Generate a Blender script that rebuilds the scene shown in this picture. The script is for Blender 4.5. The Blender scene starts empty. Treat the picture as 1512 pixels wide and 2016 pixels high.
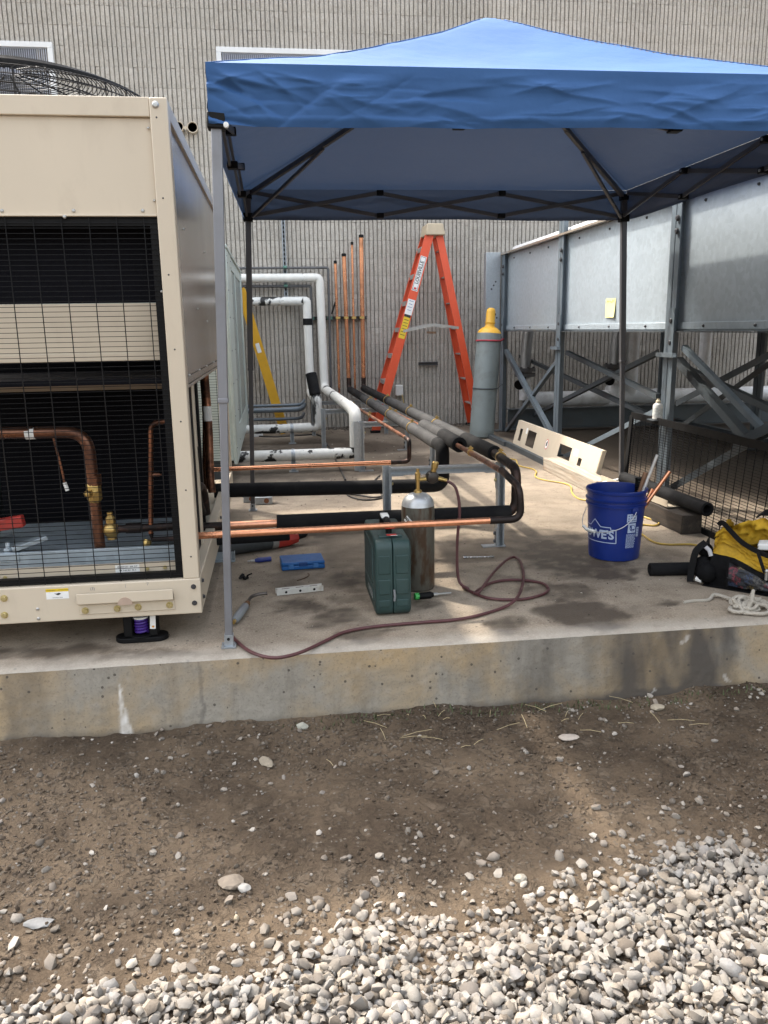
import bpy, math, random
import numpy as np
from mathutils import Vector, Matrix, noise

random.seed(7)
SC = bpy.context.scene
COL = SC.collection

# ------------------------------------------------------------------ camera
CAM_R = Matrix(((0.99131765, -0.04342236, 0.12411213),
                (-0.13061389, -0.21648044, 0.96751033),
                (-0.01514373, -0.97532083, -0.22027244)))   # columns: right, down, forward
CAM_P = Vector((0, 0, 1.2))
cd = bpy.data.cameras.new('camera')
cam = bpy.data.objects.new('camera', cd)
COL.objects.link(cam)
rx, dn, fw = CAM_R.col[0], CAM_R.col[1], CAM_R.col[2]
cam.matrix_world = Matrix(((rx.x, -dn.x, -fw.x, 0), (rx.y, -dn.y, -fw.y, 0),
                           (rx.z, -dn.z, -fw.z, CAM_P.z), (0, 0, 0, 1)))
cd.sensor_fit = 'VERTICAL'
cd.sensor_height = 24.0
cd.lens = 1600 / 2016 * 24.0
cd.clip_start = 0.05
cd.clip_end = 500
SC.camera = cam

# ------------------------------------------------------------------ sky, sun, exposure
SUN_DIR = Vector((-0.53, 0.545, 1.0)).normalized()            # towards the sun: behind the building, from the left
ELEV = math.asin(SUN_DIR.z)
w = bpy.data.worlds.new('World')
SC.world = w
w.use_nodes = True
nt = w.node_tree
nt.nodes.clear()
sky = nt.nodes.new('ShaderNodeTexSky')
sky.sky_type = 'NISHITA'
sky.sun_disc = False
sky.sun_elevation = ELEV
sky.sun_rotation = math.atan2(SUN_DIR.x, SUN_DIR.y)
sky.air_density = 1.6
sky.dust_density = 6.5
sky.ozone_density = 0.6
hs = nt.nodes.new('ShaderNodeHueSaturation')
hs.inputs['Saturation'].default_value = 0.38                 # thin bright cloud: a whiter sky
bg = nt.nodes.new('ShaderNodeBackground')
bg.inputs['Strength'].default_value = 0.15
wo = nt.nodes.new('ShaderNodeOutputWorld')
nt.links.new(sky.outputs[0], hs.inputs['Color'])
nt.links.new(hs.outputs[0], bg.inputs[0])
nt.links.new(bg.outputs[0], wo.inputs[0])

sl = bpy.data.lights.new('sun', 'SUN')
sl.energy = 1.2
sl.angle = math.radians(1.6)
sl.color = (1.0, 0.92, 0.80)
sun = bpy.data.objects.new('sun', sl)
COL.objects.link(sun)
sun.location = (-8, 8, 14)
sun.rotation_euler = SUN_DIR.to_track_quat('Z', 'Y').to_euler()

SC.view_settings.view_transform = 'Standard'
SC.view_settings.look = 'None'
SC.view_settings.gamma = 1
SC.view_settings.use_curve_mapping = False
SC.view_settings.exposure = 2.08

# ------------------------------------------------------------------ helpers
def at(px, py, X=None, Y=None, Z=None):
    """Survey: the point of a real plane (X=, Y= or Z=const) seen at a pixel of the photograph."""
    r = CAM_R @ Vector((px - 756.0, py - 1008.0, 1600.0))
    if Z is not None:
        t = (Z - CAM_P.z) / r.z
    elif Y is not None:
        t = Y / r.y
    else:
        t = X / r.x
    return CAM_P + r * t

V = Vector
WM = {}                                                       # world matrix of every thing

def tag(o, label=None, cat=None, group=None, kind=None):
    if label: o['label'] = label
    if cat: o['category'] = cat
    if group: o['group'] = group
    if kind: o['kind'] = kind
    return o

def thing(name, label, cat, loc, group=None, mat=None):
    o = bpy.data.objects.new(name, None)
    COL.objects.link(o)
    o.empty_display_size = 0.1
    m = mat if mat is not None else Matrix.Translation(V(loc))
    o.matrix_world = m
    WM[o.name] = m.copy()
    return tag(o, label, cat, group)

def frame_of(p0, p1, up=(0, 0, 1)):
    d = (V(p1) - V(p0)).normalized()
    u = V(up)
    if abs(d.dot(u.normalized())) > 0.98:
        u = V((0, 1, 0)) if abs(d.y) < 0.9 else V((1, 0, 0))
    s = d.cross(u).normalized()
    u = s.cross(d).normalized()
    return d, s, u

class MB:
    def __init__(self):
        self.v = []; self.f = []; self.m = []
    def add(self, vs, fs, mi=0):
        n = len(self.v)
        self.v += [tuple(p) for p in vs]
        for f in fs:
            self.f.append(tuple(i + n for i in f)); self.m.append(mi)
        return self
    def hexa(self, p, mi=0):
        return self.add(p, [(0, 3, 2, 1), (4, 5, 6, 7), (0, 1, 5, 4), (1, 2, 6, 5), (2, 3, 7, 6), (3, 0, 4, 7)], mi)
    def box(self, x0, x1, y0, y1, z0, z1, mi=0):
        return self.hexa([(x0, y0, z0), (x1, y0, z0), (x1, y1, z0), (x0, y1, z0),
                          (x0, y0, z1), (x1, y0, z1), (x1, y1, z1), (x0, y1, z1)], mi)
    def prof(self, p0, p1, poly, up=(0, 0, 1), mi=0):
        """sweep a closed 2D profile (side, up) from p0 to p1"""
        d, s, u = frame_of(p0, p1, up)
        n = len(poly)
        vs = [V(p0) + s * a + u * b for a, b in poly] + [V(p1) + s * a + u * b for a, b in poly]
        fs = [(i, (i + 1) % n, n + (i + 1) % n, n + i) for i in range(n)]
        fs += [tuple(range(n))[::-1], tuple(range(n, 2 * n))]
        return self.add(vs, fs, mi)
    def beam(self, p0, p1, w, h, up=(0, 0, 1), mi=0):
        a, b = w / 2, h / 2
        return self.prof(p0, p1, [(-a, -b), (a, -b), (a, b), (-a, b)], up, mi)
    def angle(self, p0, p1, leg=.05, t=.005, up=(0, 0, 1), sx=1, sy=1, mi=0):
        q = [(0, 0), (leg, 0), (leg, t), (t, t), (t, leg), (0, leg)]
        q = [(a * sx, b * sy) for a, b in q]
        if sx * sy < 0: q = q[::-1]
        return self.prof(p0, p1, q, up, mi)
    def strut(self, p0, p1, w=.041, t=.0025, up=(0, 0, 1), mi=0, lip=.009):
        """slotted-channel strut: a C with inturned lips, open towards +up"""
        a = w / 2
        q = [(-a, -a), (a, -a), (a, a), (a - lip, a), (a - lip, a - t), (a - t, a - t), (a - t, -a + t), (-a + t, -a + t),
             (-a + t, a - t), (-a + lip, a - t), (-a + lip, a), (-a, a)]
        return self.prof(p0, p1, q, up, mi)
    def tube(self, path, r, seg=12, caps=True, mi=0, closed=False):
        path = [V(p) for p in path]
        n = len(path)
        rs = r if isinstance(r, (list, tuple)) else [r] * n
        tang = []
        for i in range(n):
            if closed:
                t = path[(i + 1) % n] - path[i - 1]
            else:
                t = path[min(i + 1, n - 1)] - path[max(i - 1, 0)]
            tang.append(t.normalized())
        nrm = tang[0].orthogonal().normalized()
        vs = []
        for i in range(n):
            t = tang[i]
            nrm = (nrm - t * nrm.dot(t))
            nrm = nrm.normalized() if nrm.length > 1e-6 else t.orthogonal().normalized()
            b = t.cross(nrm)
            for k in range(seg):
                a = 2 * math.pi * k / seg
                vs.append(path[i] + (nrm * math.cos(a) + b * math.sin(a)) * rs[i])
        fs = []
        for i in range(n if closed else n - 1):
            j = (i + 1) % n
            for k in range(seg):
                k2 = (k + 1) % seg
                fs.append((i * seg + k, i * seg + k2, j * seg + k2, j * seg + k))
        if caps and not closed:
            fs.append(tuple(range(seg))[::-1])
            fs.append(tuple((n - 1) * seg + k for k in range(seg)))
        return self.add(vs, fs, mi)
    def lathe(self, base, profile, axis=(0, 0, 1), seg=24, mi=0, sx=1.0):
        ax = V(axis).normalized()
        n1 = ax.orthogonal().normalized(); n2 = ax.cross(n1)
        vs = []; fs = []
        for r, h in profile:
            for k in range(seg):
                a = 2 * math.pi * k / seg
                vs.append(V(base) + ax * h + (n1 * math.cos(a) * sx + n2 * math.sin(a)) * r)
        for i in range(len(profile) - 1):
            for k in range(seg):
                k2 = (k + 1) % seg
                fs.append((i * seg + k, i * seg + k2, (i + 1) * seg + k2, (i + 1) * seg + k))
        if profile[0][0] > 1e-5: fs.append(tuple(range(seg))[::-1])
        if profile[-1][0] > 1e-5: fs.append(tuple((len(profile) - 1) * seg + k for k in range(seg)))
        return self.add(vs, fs, mi)
    def ball(self, c, r, seg=12, rings=8, mi=0):
        pr = [(max(1e-6, r * math.sin(math.pi * i / rings)), -r * math.cos(math.pi * i / rings)) for i in range(rings + 1)]
        return self.lathe(c, pr, seg=seg, mi=mi)
    def grid(self, fn, nu, nv, mi=0):
        vs = [fn(i / nu, j / nv) for j in range(nv + 1) for i in range(nu + 1)]
        fs = [(j * (nu + 1) + i, j * (nu + 1) + i + 1, (j + 1) * (nu + 1) + i + 1, (j + 1) * (nu + 1) + i)
              for j in range(nv) for i in range(nu)]
        return self.add(vs, fs, mi)
    def ring(self, c, r, axis, t, seg=28, ts=6, mi=0):
        ax = V(axis).normalized(); n1 = ax.orthogonal().normalized(); n2 = ax.cross(n1)
        return self.tube([V(c) + (n1 * math.cos(2 * math.pi * k / seg) + n2 * math.sin(2 * math.pi * k / seg)) * r
                          for k in range(seg)], t, seg=ts, closed=True, mi=mi)
    def mesh(self, name, mats, smooth=35, M=None):
        me = bpy.data.meshes.new(name)
        vs = self.v
        if M is not None:
            vs = [M @ V(p) for p in vs]
        me.from_pydata(vs, [], self.f)
        for mm in (mats if isinstance(mats, (list, tuple)) else [mats]):
            me.materials.append(mm)
        me.polygons.foreach_set('material_index', self.m)
        me.validate()
        if smooth:
            me.polygons.foreach_set('use_smooth', [True] * len(me.polygons))
            me.set_sharp_from_angle(angle=math.radians(smooth))
        me.update()
        return me
    def build(self, name, mats, parent=None, origin=None, smooth=35, bevel=0, label=None, cat=None, group=None, kind=None):
        if parent is not None:
            W = WM[parent.name]
        else:
            if origin is None:
                a = np.array(self.v); lo = a.min(0); hi = a.max(0)
                origin = ((lo[0] + hi[0]) / 2, (lo[1] + hi[1]) / 2, lo[2])
            W = Matrix.Translation(V(origin))
        me = self.mesh(name, mats, smooth, W.inverted())
        o = bpy.data.objects.new(name, me)
        COL.objects.link(o)
        if parent is not None:
            o.parent = parent
        else:
            o.matrix_world = W
        WM[o.name] = W.copy()
        if bevel:
            b = o.modifiers.new('bevel', 'BEVEL')
            b.width = bevel; b.segments = 2; b.limit_method = 'ANGLE'; b.angle_limit = math.radians(40)
            b.harden_normals = False
        return tag(o, label, cat, group, kind)

def inst(name, me, parent, loc, rot=None, scale=None):
    """one more object of a shared mesh, placed at a world point under its thing"""
    o = bpy.data.objects.new(name, me)
    COL.objects.link(o)
    m = Matrix.Translation(V(loc)) @ (rot.to_4x4() if rot is not None else Matrix.Identity(4))
    if scale: m = m @ Matrix.Diagonal((*scale, 1))
    if parent is not None:
        o.parent = parent
        o.matrix_local = WM[parent.name].inverted() @ m
    else:
        o.matrix_world = m
    WM[o.name] = m.copy()
    return o

def zto(d):
    return V(d).to_track_quat('Z', 'Y').to_matrix()

def fillet(path, rad, n=6):
    P = [V(p) for p in path]
    out = [P[0]]
    for i in range(1, len(P) - 1):
        a, b, c = P[i - 1], P[i], P[i + 1]
        d1 = (a - b); d2 = (c - b)
        r = min(rad, d1.length * .49, d2.length * .49)
        p0 = b + d1.normalized() * r; p1 = b + d2.normalized() * r
        for k in range(n + 1):
            t = k / n
            out.append(p0 * (1 - t) ** 2 + b * 2 * t * (1 - t) + p1 * t * t)
    out.append(P[-1])
    return out

def smooth_path(pts, n=8, closed=False):
    P = [V(p) for p in pts]
    out = []
    N = len(P)
    for i in range(N if closed else N - 1):
        if closed:
            a, b, c, d = P[i - 1], P[i], P[(i + 1) % N], P[(i + 2) % N]
        else:
            a, b, c, d = P[max(i - 1, 0)], P[i], P[i + 1], P[min(i + 2, N - 1)]
        for k in range(n):
            t = k / n
            out.append(0.5 * ((2 * b) + (c - a) * t + (2 * a - 5 * b + 4 * c - d) * t * t + (3 * b - a - 3 * c + d) * t ** 3))
    if not closed: out.append(P[-1])
    return out

def fb(x, y, z, s, o=4, h=1.0):
    return noise.fractal(V((x * s, y * s, z * s)), h, 2.0, o)

# ------------------------------------------------------------------ materials
def nmath(nt, op, a, b=None, c=None, clamp=False):
    n = nt.nodes.new('ShaderNodeMath'); n.operation = op; n.use_clamp = clamp
    for i, x in enumerate((a, b, c)):
        if x is None: continue
        if isinstance(x, (int, float)): n.inputs[i].default_value = x
        else: nt.links.new(x, n.inputs[i])
    return n.outputs[0]

def nmix(nt, fac, a, b, mode='MIX'):
    n = nt.nodes.new('ShaderNodeMix'); n.data_type = 'RGBA'; n.blend_type = mode
    for sock, x in ((n.inputs[0], fac), (n.inputs[6], a), (n.inputs[7], b)):
        if isinstance(x, (int, float)): sock.default_value = x
        elif isinstance(x, (tuple, list)): sock.default_value = (*x[:3], 1)
        else: nt.links.new(x, sock)
    return n.outputs[2]

def nnoise(nt, co, scale, detail=4, rough=.55, dist=0.0):
    n = nt.nodes.new('ShaderNodeTexNoise')
    n.inputs['Scale'].default_value = scale; n.inputs['Detail'].default_value = detail
    n.inputs['Roughness'].default_value = rough; n.inputs['Distortion'].default_value = dist
    if co is not None: nt.links.new(co, n.inputs['Vector'])
    return n.outputs['Fac']

def nramp(nt, fac, lo, hi):
    n = nt.nodes.new('ShaderNodeMapRange'); n.inputs[1].default_value = lo; n.inputs[2].default_value = hi
    n.clamp = True
    nt.links.new(fac, n.inputs[0])
    return n.outputs[0]

def nco(nt, scale=(1, 1, 1), kind='Object'):
    t = nt.nodes.new('ShaderNodeTexCoord')
    m = nt.nodes.new('ShaderNodeMapping')
    m.inputs['Scale'].default_value = scale
    nt.links.new(t.outputs[kind], m.inputs[0])
    return m.outputs[0]

def newmat(name):
    m = bpy.data.materials.new(name); m.use_nodes = True
    return m, m.node_tree, m.node_tree.nodes['Principled BSDF']

def setp(nt, b, key, x):
    if isinstance(x, (int, float)): b.inputs[key].default_value = x
    elif isinstance(x, (tuple, list)): b.inputs[key].default_value = (*x[:3], 1)
    else: nt.links.new(x, b.inputs[key])

def nbump(nt, b, h, dist, strength=1.0):
    n = nt.nodes.new('ShaderNodeBump'); n.inputs['Strength'].default_value = strength; n.inputs['Distance'].default_value = dist
    nt.links.new(h, n.inputs['Height']); nt.links.new(n.outputs[0], b.inputs['Normal'])

def M(name, col, rough=.55, metal=0.0, var=.12, vs=6.0, bump=0.0, bs=60.0, dirt=None, da=.0, ds=5.0, spec=.5, stretch=(1, 1, 1), rv=.12):
    """painted / plain surface: colour drift, worn or dirty patches, fine relief"""
    m, nt, b = newmat(name)
    co = nco(nt, stretch)
    n1 = nnoise(nt, co, vs, 5, .6)
    c = nmix(nt, nramp(nt, n1, .3, .7), tuple(x * (1 - var) for x in col), tuple(min(1, x * (1 + var)) for x in col))
    if dirt:
        n2 = nnoise(nt, co, ds, 6, .65, .3)
        c = nmix(nt, nmath(nt, 'MULTIPLY', nramp(nt, n2, .5, .72), da), c, dirt)
    setp(nt, b, 'Base Color', c)
    setp(nt, b, 'Roughness', nmath(nt, 'ADD', nmath(nt, 'MULTIPLY', nnoise(nt, co, vs * 2.7, 4), 2 * rv), rough - rv))
    b.inputs['Metallic'].default_value = metal
    b.inputs['Specular IOR Level'].default_value = spec
    if bump: nbump(nt, b, nnoise(nt, co, bs, 4), bump)
    return m

def flaked(name, top, under, scale, lo, hi, rough=.5, metal_u=0, bump=.001, stretch=(1, 1, 1), spots=None):
    """a coat flaking off to what is under it"""
    m, nt, b = newmat(name)
    co = nco(nt, stretch)
    n = nnoise(nt, co, scale, 7, .62, .2)
    f = nramp(nt, n, lo, hi)
    v = nnoise(nt, co, scale * 5, 4)
    ct = nmix(nt, nramp(nt, v, .3, .7), tuple(x * .86 for x in top), top)
    setp(nt, b, 'Base Color', nmix(nt, f, ct, under))
    setp(nt, b, 'Roughness', rough)
    nbump(nt, b, nmath(nt, 'SUBTRACT', nmath(nt, 'MULTIPLY', v, .3), f), bump)
    return m

def galvan(name, base, rough, metal, scale=55, contrast=.16):
    m, nt, b = newmat(name)
    co = nco(nt)
    vo = nt.nodes.new('ShaderNodeTexVoronoi'); vo.inputs['Scale'].default_value = scale
    nt.links.new(co, vo.inputs['Vector'])
    sep = nt.nodes.new('ShaderNodeSeparateColor'); nt.links.new(vo.outputs['Color'], sep.inputs[0])
    big = nnoise(nt, co, 2.2, 5)
    f = nmath(nt, 'ADD', nmath(nt, 'MULTIPLY', sep.outputs[0], .5), nmath(nt, 'MULTIPLY', big, .5))
    setp(nt, b, 'Base Color', nmix(nt, f, tuple(x * (1 - contrast) for x in base), tuple(x * (1 + contrast) for x in base)))
    setp(nt, b, 'Roughness', nmath(nt, 'ADD', nmath(nt, 'MULTIPLY', sep.outputs[1], .16), rough - .08))
    b.inputs['Metallic'].default_value = metal
    nbump(nt, b, nnoise(nt, co, 90, 3), .0004)
    return m

def copper(name, lo=.45, hi=.62, scale=7, bright=(.80, .36, .20), dark=(.10, .045, .03)):
    m, nt, b = newmat(name)
    co = nco(nt)
    n = nnoise(nt, co, scale, 6, .65, .4)
    f = nramp(nt, n, lo, hi)
    g = nnoise(nt, co, scale * 8, 3)
    c = nmix(nt, nramp(nt, g, .3, .7), tuple(x * .75 for x in bright), bright)
    setp(nt, b, 'Base Color', nmix(nt, f, c, dark))
    setp(nt, b, 'Roughness', nmath(nt, 'ADD', nmath(nt, 'MULTIPLY', f, .3), .27))
    b.inputs['Metallic'].default_value = .85
    nbump(nt, b, g, .0003)
    return m

CREAM = M('cream_paint', (.57, .49, .38), .42, 0, .035, 2.2, .0012, 5, (.40, .33, .25), .28, 9, .5, (1, 1, .45))
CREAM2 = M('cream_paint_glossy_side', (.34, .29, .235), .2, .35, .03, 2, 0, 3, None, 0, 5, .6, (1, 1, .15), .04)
INNER = M('dark_coil', (.002, .0022, .0045), .7, 0, .2, 30, .001, 120, spec=.12)
BLACKW = M('black_coated_wire', (.005, .005, .006), .5, 0, .1, 20, spec=.2)
COP = copper('copper_bright', .62, .8)
COPD = copper('copper_oxidised', .36, .62, 6, (.52, .22, .12), (.07, .035, .025))
COPDK = copper('copper_heat_blackened', .2, .5, 8, (.17, .09, .07), (.035, .028, .026))
BRASS = M('brass', (.52, .36, .13), .35, .85, .15, 25, .0004, 90)
ZINCY = M('yellow_zinc_bolt', (.55, .47, .24), .38, .75, .12, 40)
STEELB = M('steel_screw', (.45, .45, .44), .38, .8, .1, 40)
DKBOLT = M('dark_bolt', (.07, .07, .075), .45, .6, .1, 40)
FOAM = M('black_pipe_foam', (.0085, .0085, .0095), .82, 0, .3, 5, .0012, 70, (.04, .037, .034), .45, 3, .2)
FOAMG = M('sunbleached_pipe_foam', (.030, .030, .031), .75, 0, .3, 4, .0012, 60, (.10, .095, .09), .5, 2.5, .3)
GALV = galvan('galvanised_sheet', (.40, .46, .505), .42, .4, 34, .15)
GALVS = galvan('galvanised_strut', (.38, .41, .44), .42, .7, 90, .14)
STEELG = M('grey_painted_steel', (.062, .075, .085), .5, .15, .16, 5, .0006, 60, (.08, .07, .06), .45, 4)
STEELL = M('pale_blue_grey_steel', (.125, .155, .18), .5, .2, .14, 5, .0006, 60, (.10, .09, .08), .4, 4)
WHITEP = flaked('flaking_white_paint', (.74, .74, .71), (.02, .02, .02), 5.5, .53, .555, .55, bump=.0015)
WHITEP2 = flaked('weathered_white_paint', (.74, .73, .69), (.03, .03, .03), 3.2, .60, .63, .55, bump=.0015, stretch=(1, 1, .35))
SILVER = M('silver_paint', (.78, .79, .81), .42, .0, .12, 4, .0008, 40, (.25, .22, .19), .5, 5)
WHITE = M('white_plastic', (.75, .75, .73), .45, 0, .05, 10)
WHITEFR = M('white_frame_paint', (.72, .73, .74), .45, 0, .05, 5, .0004, 60)
LOUV = M('louver_blade_grey', (.62, .64, .72), .45, .2, .06, 6)
BLACKP = M('black_plastic', (.0045, .0045, .005), .6, 0, .2, 18, .0006, 90, spec=.2)
BLACKM = M('black_pit', (.006, .006, .006), .9, 0, .1, 18)
GREYPL = M('grey_tube_plastic', (.20, .21, .22), .5, 0, .1, 15)
REDP = M('red_tool_plastic', (.42, .035, .025), .42, 0, .12, 12, .0004, 80, (.05, .03, .03), .4, 9)
RUSTST = flaked('scuffed_steel_tank', (.105, .10, .082), (.055, .030, .016), 20, .46, .58, .42, bump=.0006, stretch=(1, 1, .3))

# ------------------------------------------------------------------ ground of trodden dirt
GZ = -0.27
PADF = 2.93                                                    # front edge of the slab

def ground_h(x, y):
    h = .022 * fb(x, y, 0, 1.3, 3) + .012 * fb(x, y, 3, 6, 4) + .0045 * fb(x, y, 7, 22, 4)
    h += .010 * max(0, fb(x, y, 11, 9, 3) - .15)
    h += .012 * math.exp(-((y - 2.9) / .16) ** 2) * (0.5 + fb(x, y, 5, 4, 2))
    return h

def dirt_mat():
    m, nt, b = newmat('trodden_dirt')
    co = nco(nt)
    big = nnoise(nt, co, 1.6, 5, .6, .3)
    mid = nnoise(nt, co, 11, 6, .65)
    fine = nnoise(nt, co, 95, 5, .7)
    c = nmix(nt, nramp(nt, big, .42, .58), (.040, .027, .017), (.118, .085, .056))
    c = nmix(nt, nmath(nt, 'MULTIPLY', nramp(nt, mid, .50, .70), .6), c, (.16, .125, .092))
    c = nmix(nt, nmath(nt, 'MULTIPLY', nramp(nt, mid, .30, .46), -.6), c, c)
    c = nmix(nt, nmath(nt, 'SUBTRACT', .5, nmath(nt, 'MULTIPLY', nramp(nt, mid, .28, .45), .5)), c, (.060, .043, .031))
    vo = nt.nodes.new('ShaderNodeTexVoronoi'); vo.inputs['Scale'].default_value = 85
    nt.links.new(co, vo.inputs['Vector'])
    sep = nt.nodes.new('ShaderNodeSeparateColor'); nt.links.new(vo.outputs['Color'], sep.inputs[0])
    grit = nmath(nt, 'MULTIPLY', nmath(nt, 'GREATER_THAN', sep.outputs[0], .86), nmath(nt, 'LESS_THAN', vo.outputs['Distance'], .42))
    c = nmix(nt, nmath(nt, 'MULTIPLY', grit, .65), c, nmix(nt, sep.outputs[1], (.05, .043, .036), (.20, .18, .155)))
    c = nmix(nt, nmath(nt, 'MULTIPLY', nramp(nt, fine, .35, .65), .30), c, (.145, .110, .076))
    rid = nmath(nt, 'ABSOLUTE', nmath(nt, 'SUBTRACT', nnoise(nt, co, 26, 5, .6, .6), .5))
    crack = nmath(nt, 'MULTIPLY', nramp(nt, rid, .035, .0), nramp(nt, mid, .42, .56))
    c = nmix(nt, nmath(nt, 'MULTIPLY', crack, .35), c, (.034, .025, .018))
    setp(nt, b, 'Base Color', c)
    setp(nt, b, 'Roughness', .92)
    b.inputs['Specular IOR Level'].default_value = .25
    h = nmath(nt, 'ADD', nmath(nt, 'MULTIPLY', fine, .5), nmath(nt, 'MULTIPLY', mid, .9))
    h = nmath(nt, 'SUBTRACT', nmath(nt, 'ADD', h, nmath(nt, 'MULTIPLY', grit, .4)), nmath(nt, 'MULTIPLY', crack, .25))
    nbump(nt, b, h, .013)
    return m

DIRT = dirt_mat()
gb = MB()
gb.grid(lambda u, v: (lambda x, y: (x, y, GZ + ground_h(x, y)))(-2.4 + 5.6 * u, .9 + 2.1 * v), 520, 210)
gb.build('ground', DIRT, origin=(0, 2, GZ), kind='structure')
gf = MB()                                                      # the same ground going on to the horizon
X0, X1, Y0, Y1, L = -2.4, 3.2, .9, 3.0, 150
Zf = GZ - .012
for (a, b_, c, d) in ((-L, L, -L, Y0 + .1), (-L, X0 + .1, Y0 + .1, L), (X1 - .1, L, Y0 + .1, L), (X0 + .1, X1 - .1, Y1 - .1, L)):
    gf.add([(a, c, Zf), (b_, c, Zf), (b_, d, Zf), (a, d, Zf)], [(0, 1, 2, 3)])
gf.build('ground', DIRT, origin=(0, 0, GZ), kind='structure')

# ------------------------------------------------------------------ stones
def rock_mesh(seed, cuts=9, flat=1.0, sub=2):
    rg = random.Random(seed)
    bm_v = []
    import bmesh
    bm = bmesh.new()
    bmesh.ops.create_icosphere(bm, subdivisions=sub, radius=1.0)
    pl = [(V((rg.gauss(0, 1), rg.gauss(0, 1), rg.gauss(0, 1))).normalized(), rg.uniform(.64, .95)) for _ in range(cuts)]
    sx, sy, sz = rg.uniform(.85, 1.35), rg.uniform(.75, 1.0), rg.uniform(.5, .8) * flat
    for v in bm.verts:
        for n, d in pl:
            k = v.co.dot(n)
            if k > d: v.co -= n * (k - d)
        v.co += v.co.normalized() * .05 * noise.noise(v.co * 2.2 + V((seed, 0, 0)))
        v.co = V((v.co.x * sx, v.co.y * sy, v.co.z * sz))
    bm.verts.ensure_lookup_table()
    vs = np.array([tuple(v.co) for v in bm.verts]); fs = np.array([[v.index for v in f.verts] for f in bm.faces])
    bm.free()
    return vs, fs

ROCKS = [rock_mesh(i, 9 + i % 4, 1.0, 1) for i in range(24)]

def stone_mat(name, cols, bump=.0015, rough=.85, damp=False):
    m, nt, b = newmat(name)
    geo = nt.nodes.new('ShaderNodeNewGeometry')
    rnd = geo.outputs['Random Per Island']
    cr = nt.nodes.new('ShaderNodeValToRGB'); nt.links.new(rnd, cr.inputs[0])
    el = cr.color_ramp.elements
    el[0].position = 0; el[0].color = (*cols[0], 1)
    el[1].position = 1; el[1].color = (*cols[-1], 1)
    for i, c in enumerate(cols[1:-1]):
        e = el.new((i + 1) / (len(cols) - 1)); e.color = (*c, 1)
    co = nco(nt)
    n = nnoise(nt, co, 55, 5, .65); n2 = nnoise(nt, co, 240, 3)
    c = nmix(nt, nramp(nt, n, .35, .7), nmix(nt, .35, cr.outputs[0], (.14, .11, .085)), cr.outputs[0])
    if damp:                                                  # clods take the damp patches of the ground they lie on
        mp_ = nt.nodes.new('ShaderNodeMapping'); mp_.inputs['Location'].default_value = (0, -2, -GZ); nt.links.new(geo.outputs['Position'], mp_.inputs[0])
        c = nmix(nt, nramp(nt, nnoise(nt, mp_.outputs[0], 1.6, 5, .6, .3), .40, .60), nmix(nt, .55, c, (.028, .019, .012)), c)
    setp(nt, b, 'Base Color', c); setp(nt, b, 'Roughness', rough)
    b.inputs['Specular IOR Level'].default_value = .3
    nbump(nt, b, nmath(nt, 'ADD', n, nmath(nt, 'MULTIPLY', n2, .5)), bump)
    return m

def scatter(name, items, mat, label=None):
    """items: (x, y, z, size, seed) -> one heap of separate stones"""
    VV = []; FF = []; n = 0
    rg = np.random.default_rng(3)
    for (x, y, z, s, k, tilt) in items:
        vs, fs = ROCKS[k % len(ROCKS)]
        a = rg.uniform(0, 2 * math.pi); t = rg.normal(0, tilt); t2 = rg.normal(0, tilt)
        ca, sa = math.cos(a), math.sin(a)
        Rz = np.array([[ca, -sa, 0], [sa, ca, 0], [0, 0, 1]])
        Rx = np.array([[1, 0, 0], [0, math.cos(t), -math.sin(t)], [0, math.sin(t), math.cos(t)]])
        Ry = np.array([[math.cos(t2), 0, math.sin(t2)], [0, 1, 0], [-math.sin(t2), 0, math.cos(t2)]])
        VV.append((vs * s) @ (Rz @ Rx @ Ry).T + np.array([x, y, z])); FF.append(fs + n); n += len(vs)
    VV = np.concatenate(VV); FF = np.concatenate(FF)
    me = bpy.data.meshes.new(name)
    me.vertices.add(len(VV)); me.vertices.foreach_set('co', VV.astype(np.float32).ravel())
    me.loops.add(FF.size); me.loops.foreach_set('vertex_index', FF.astype(np.int32).ravel())
    me.polygons.add(len(FF)); me.polygons.foreach_set('loop_start', np.arange(0, FF.size, 3, dtype=np.int32))
    me.polygons.foreach_set('loop_total', np.full(len(FF), 3, dtype=np.int32))
    me.update(calc_edges=True); me.validate()
    me.polygons.foreach_set('use_smooth', [True] * len(FF))
    me.set_sharp_from_angle(angle=math.radians(48))
    me.materials.append(mat)
    o = bpy.data.objects.new(name, me); COL.objects.link(o)
    return tag(o, label, None, None, 'stuff')

# edge of the gravel bed, surveyed on the ground
EDGE = [(-2.6, 1.72), (-.85, 1.72), (-.73, 1.725), (-.54, 1.68), (-.36, 1.70), (-.18, 1.72), (.01, 1.745), (.15, 1.76), (.27, 1.70), (.40, 1.665), (.53, 1.69), (.68, 1.74), (.83, 1.85), (.95, 1.95), (1.11, 2.01), (1.25, 1.99), (1.33, 1.88), (1.6, 1.95), (3.4, 2.1)]
def edge_y(x):
    for (x0, y0), (x1, y1) in zip(EDGE, EDGE[1:]):
        if x <= x1: return y0 + (y1 - y0) * (x - x0) / (x1 - x0)
    return EDGE[-1][1]

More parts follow.
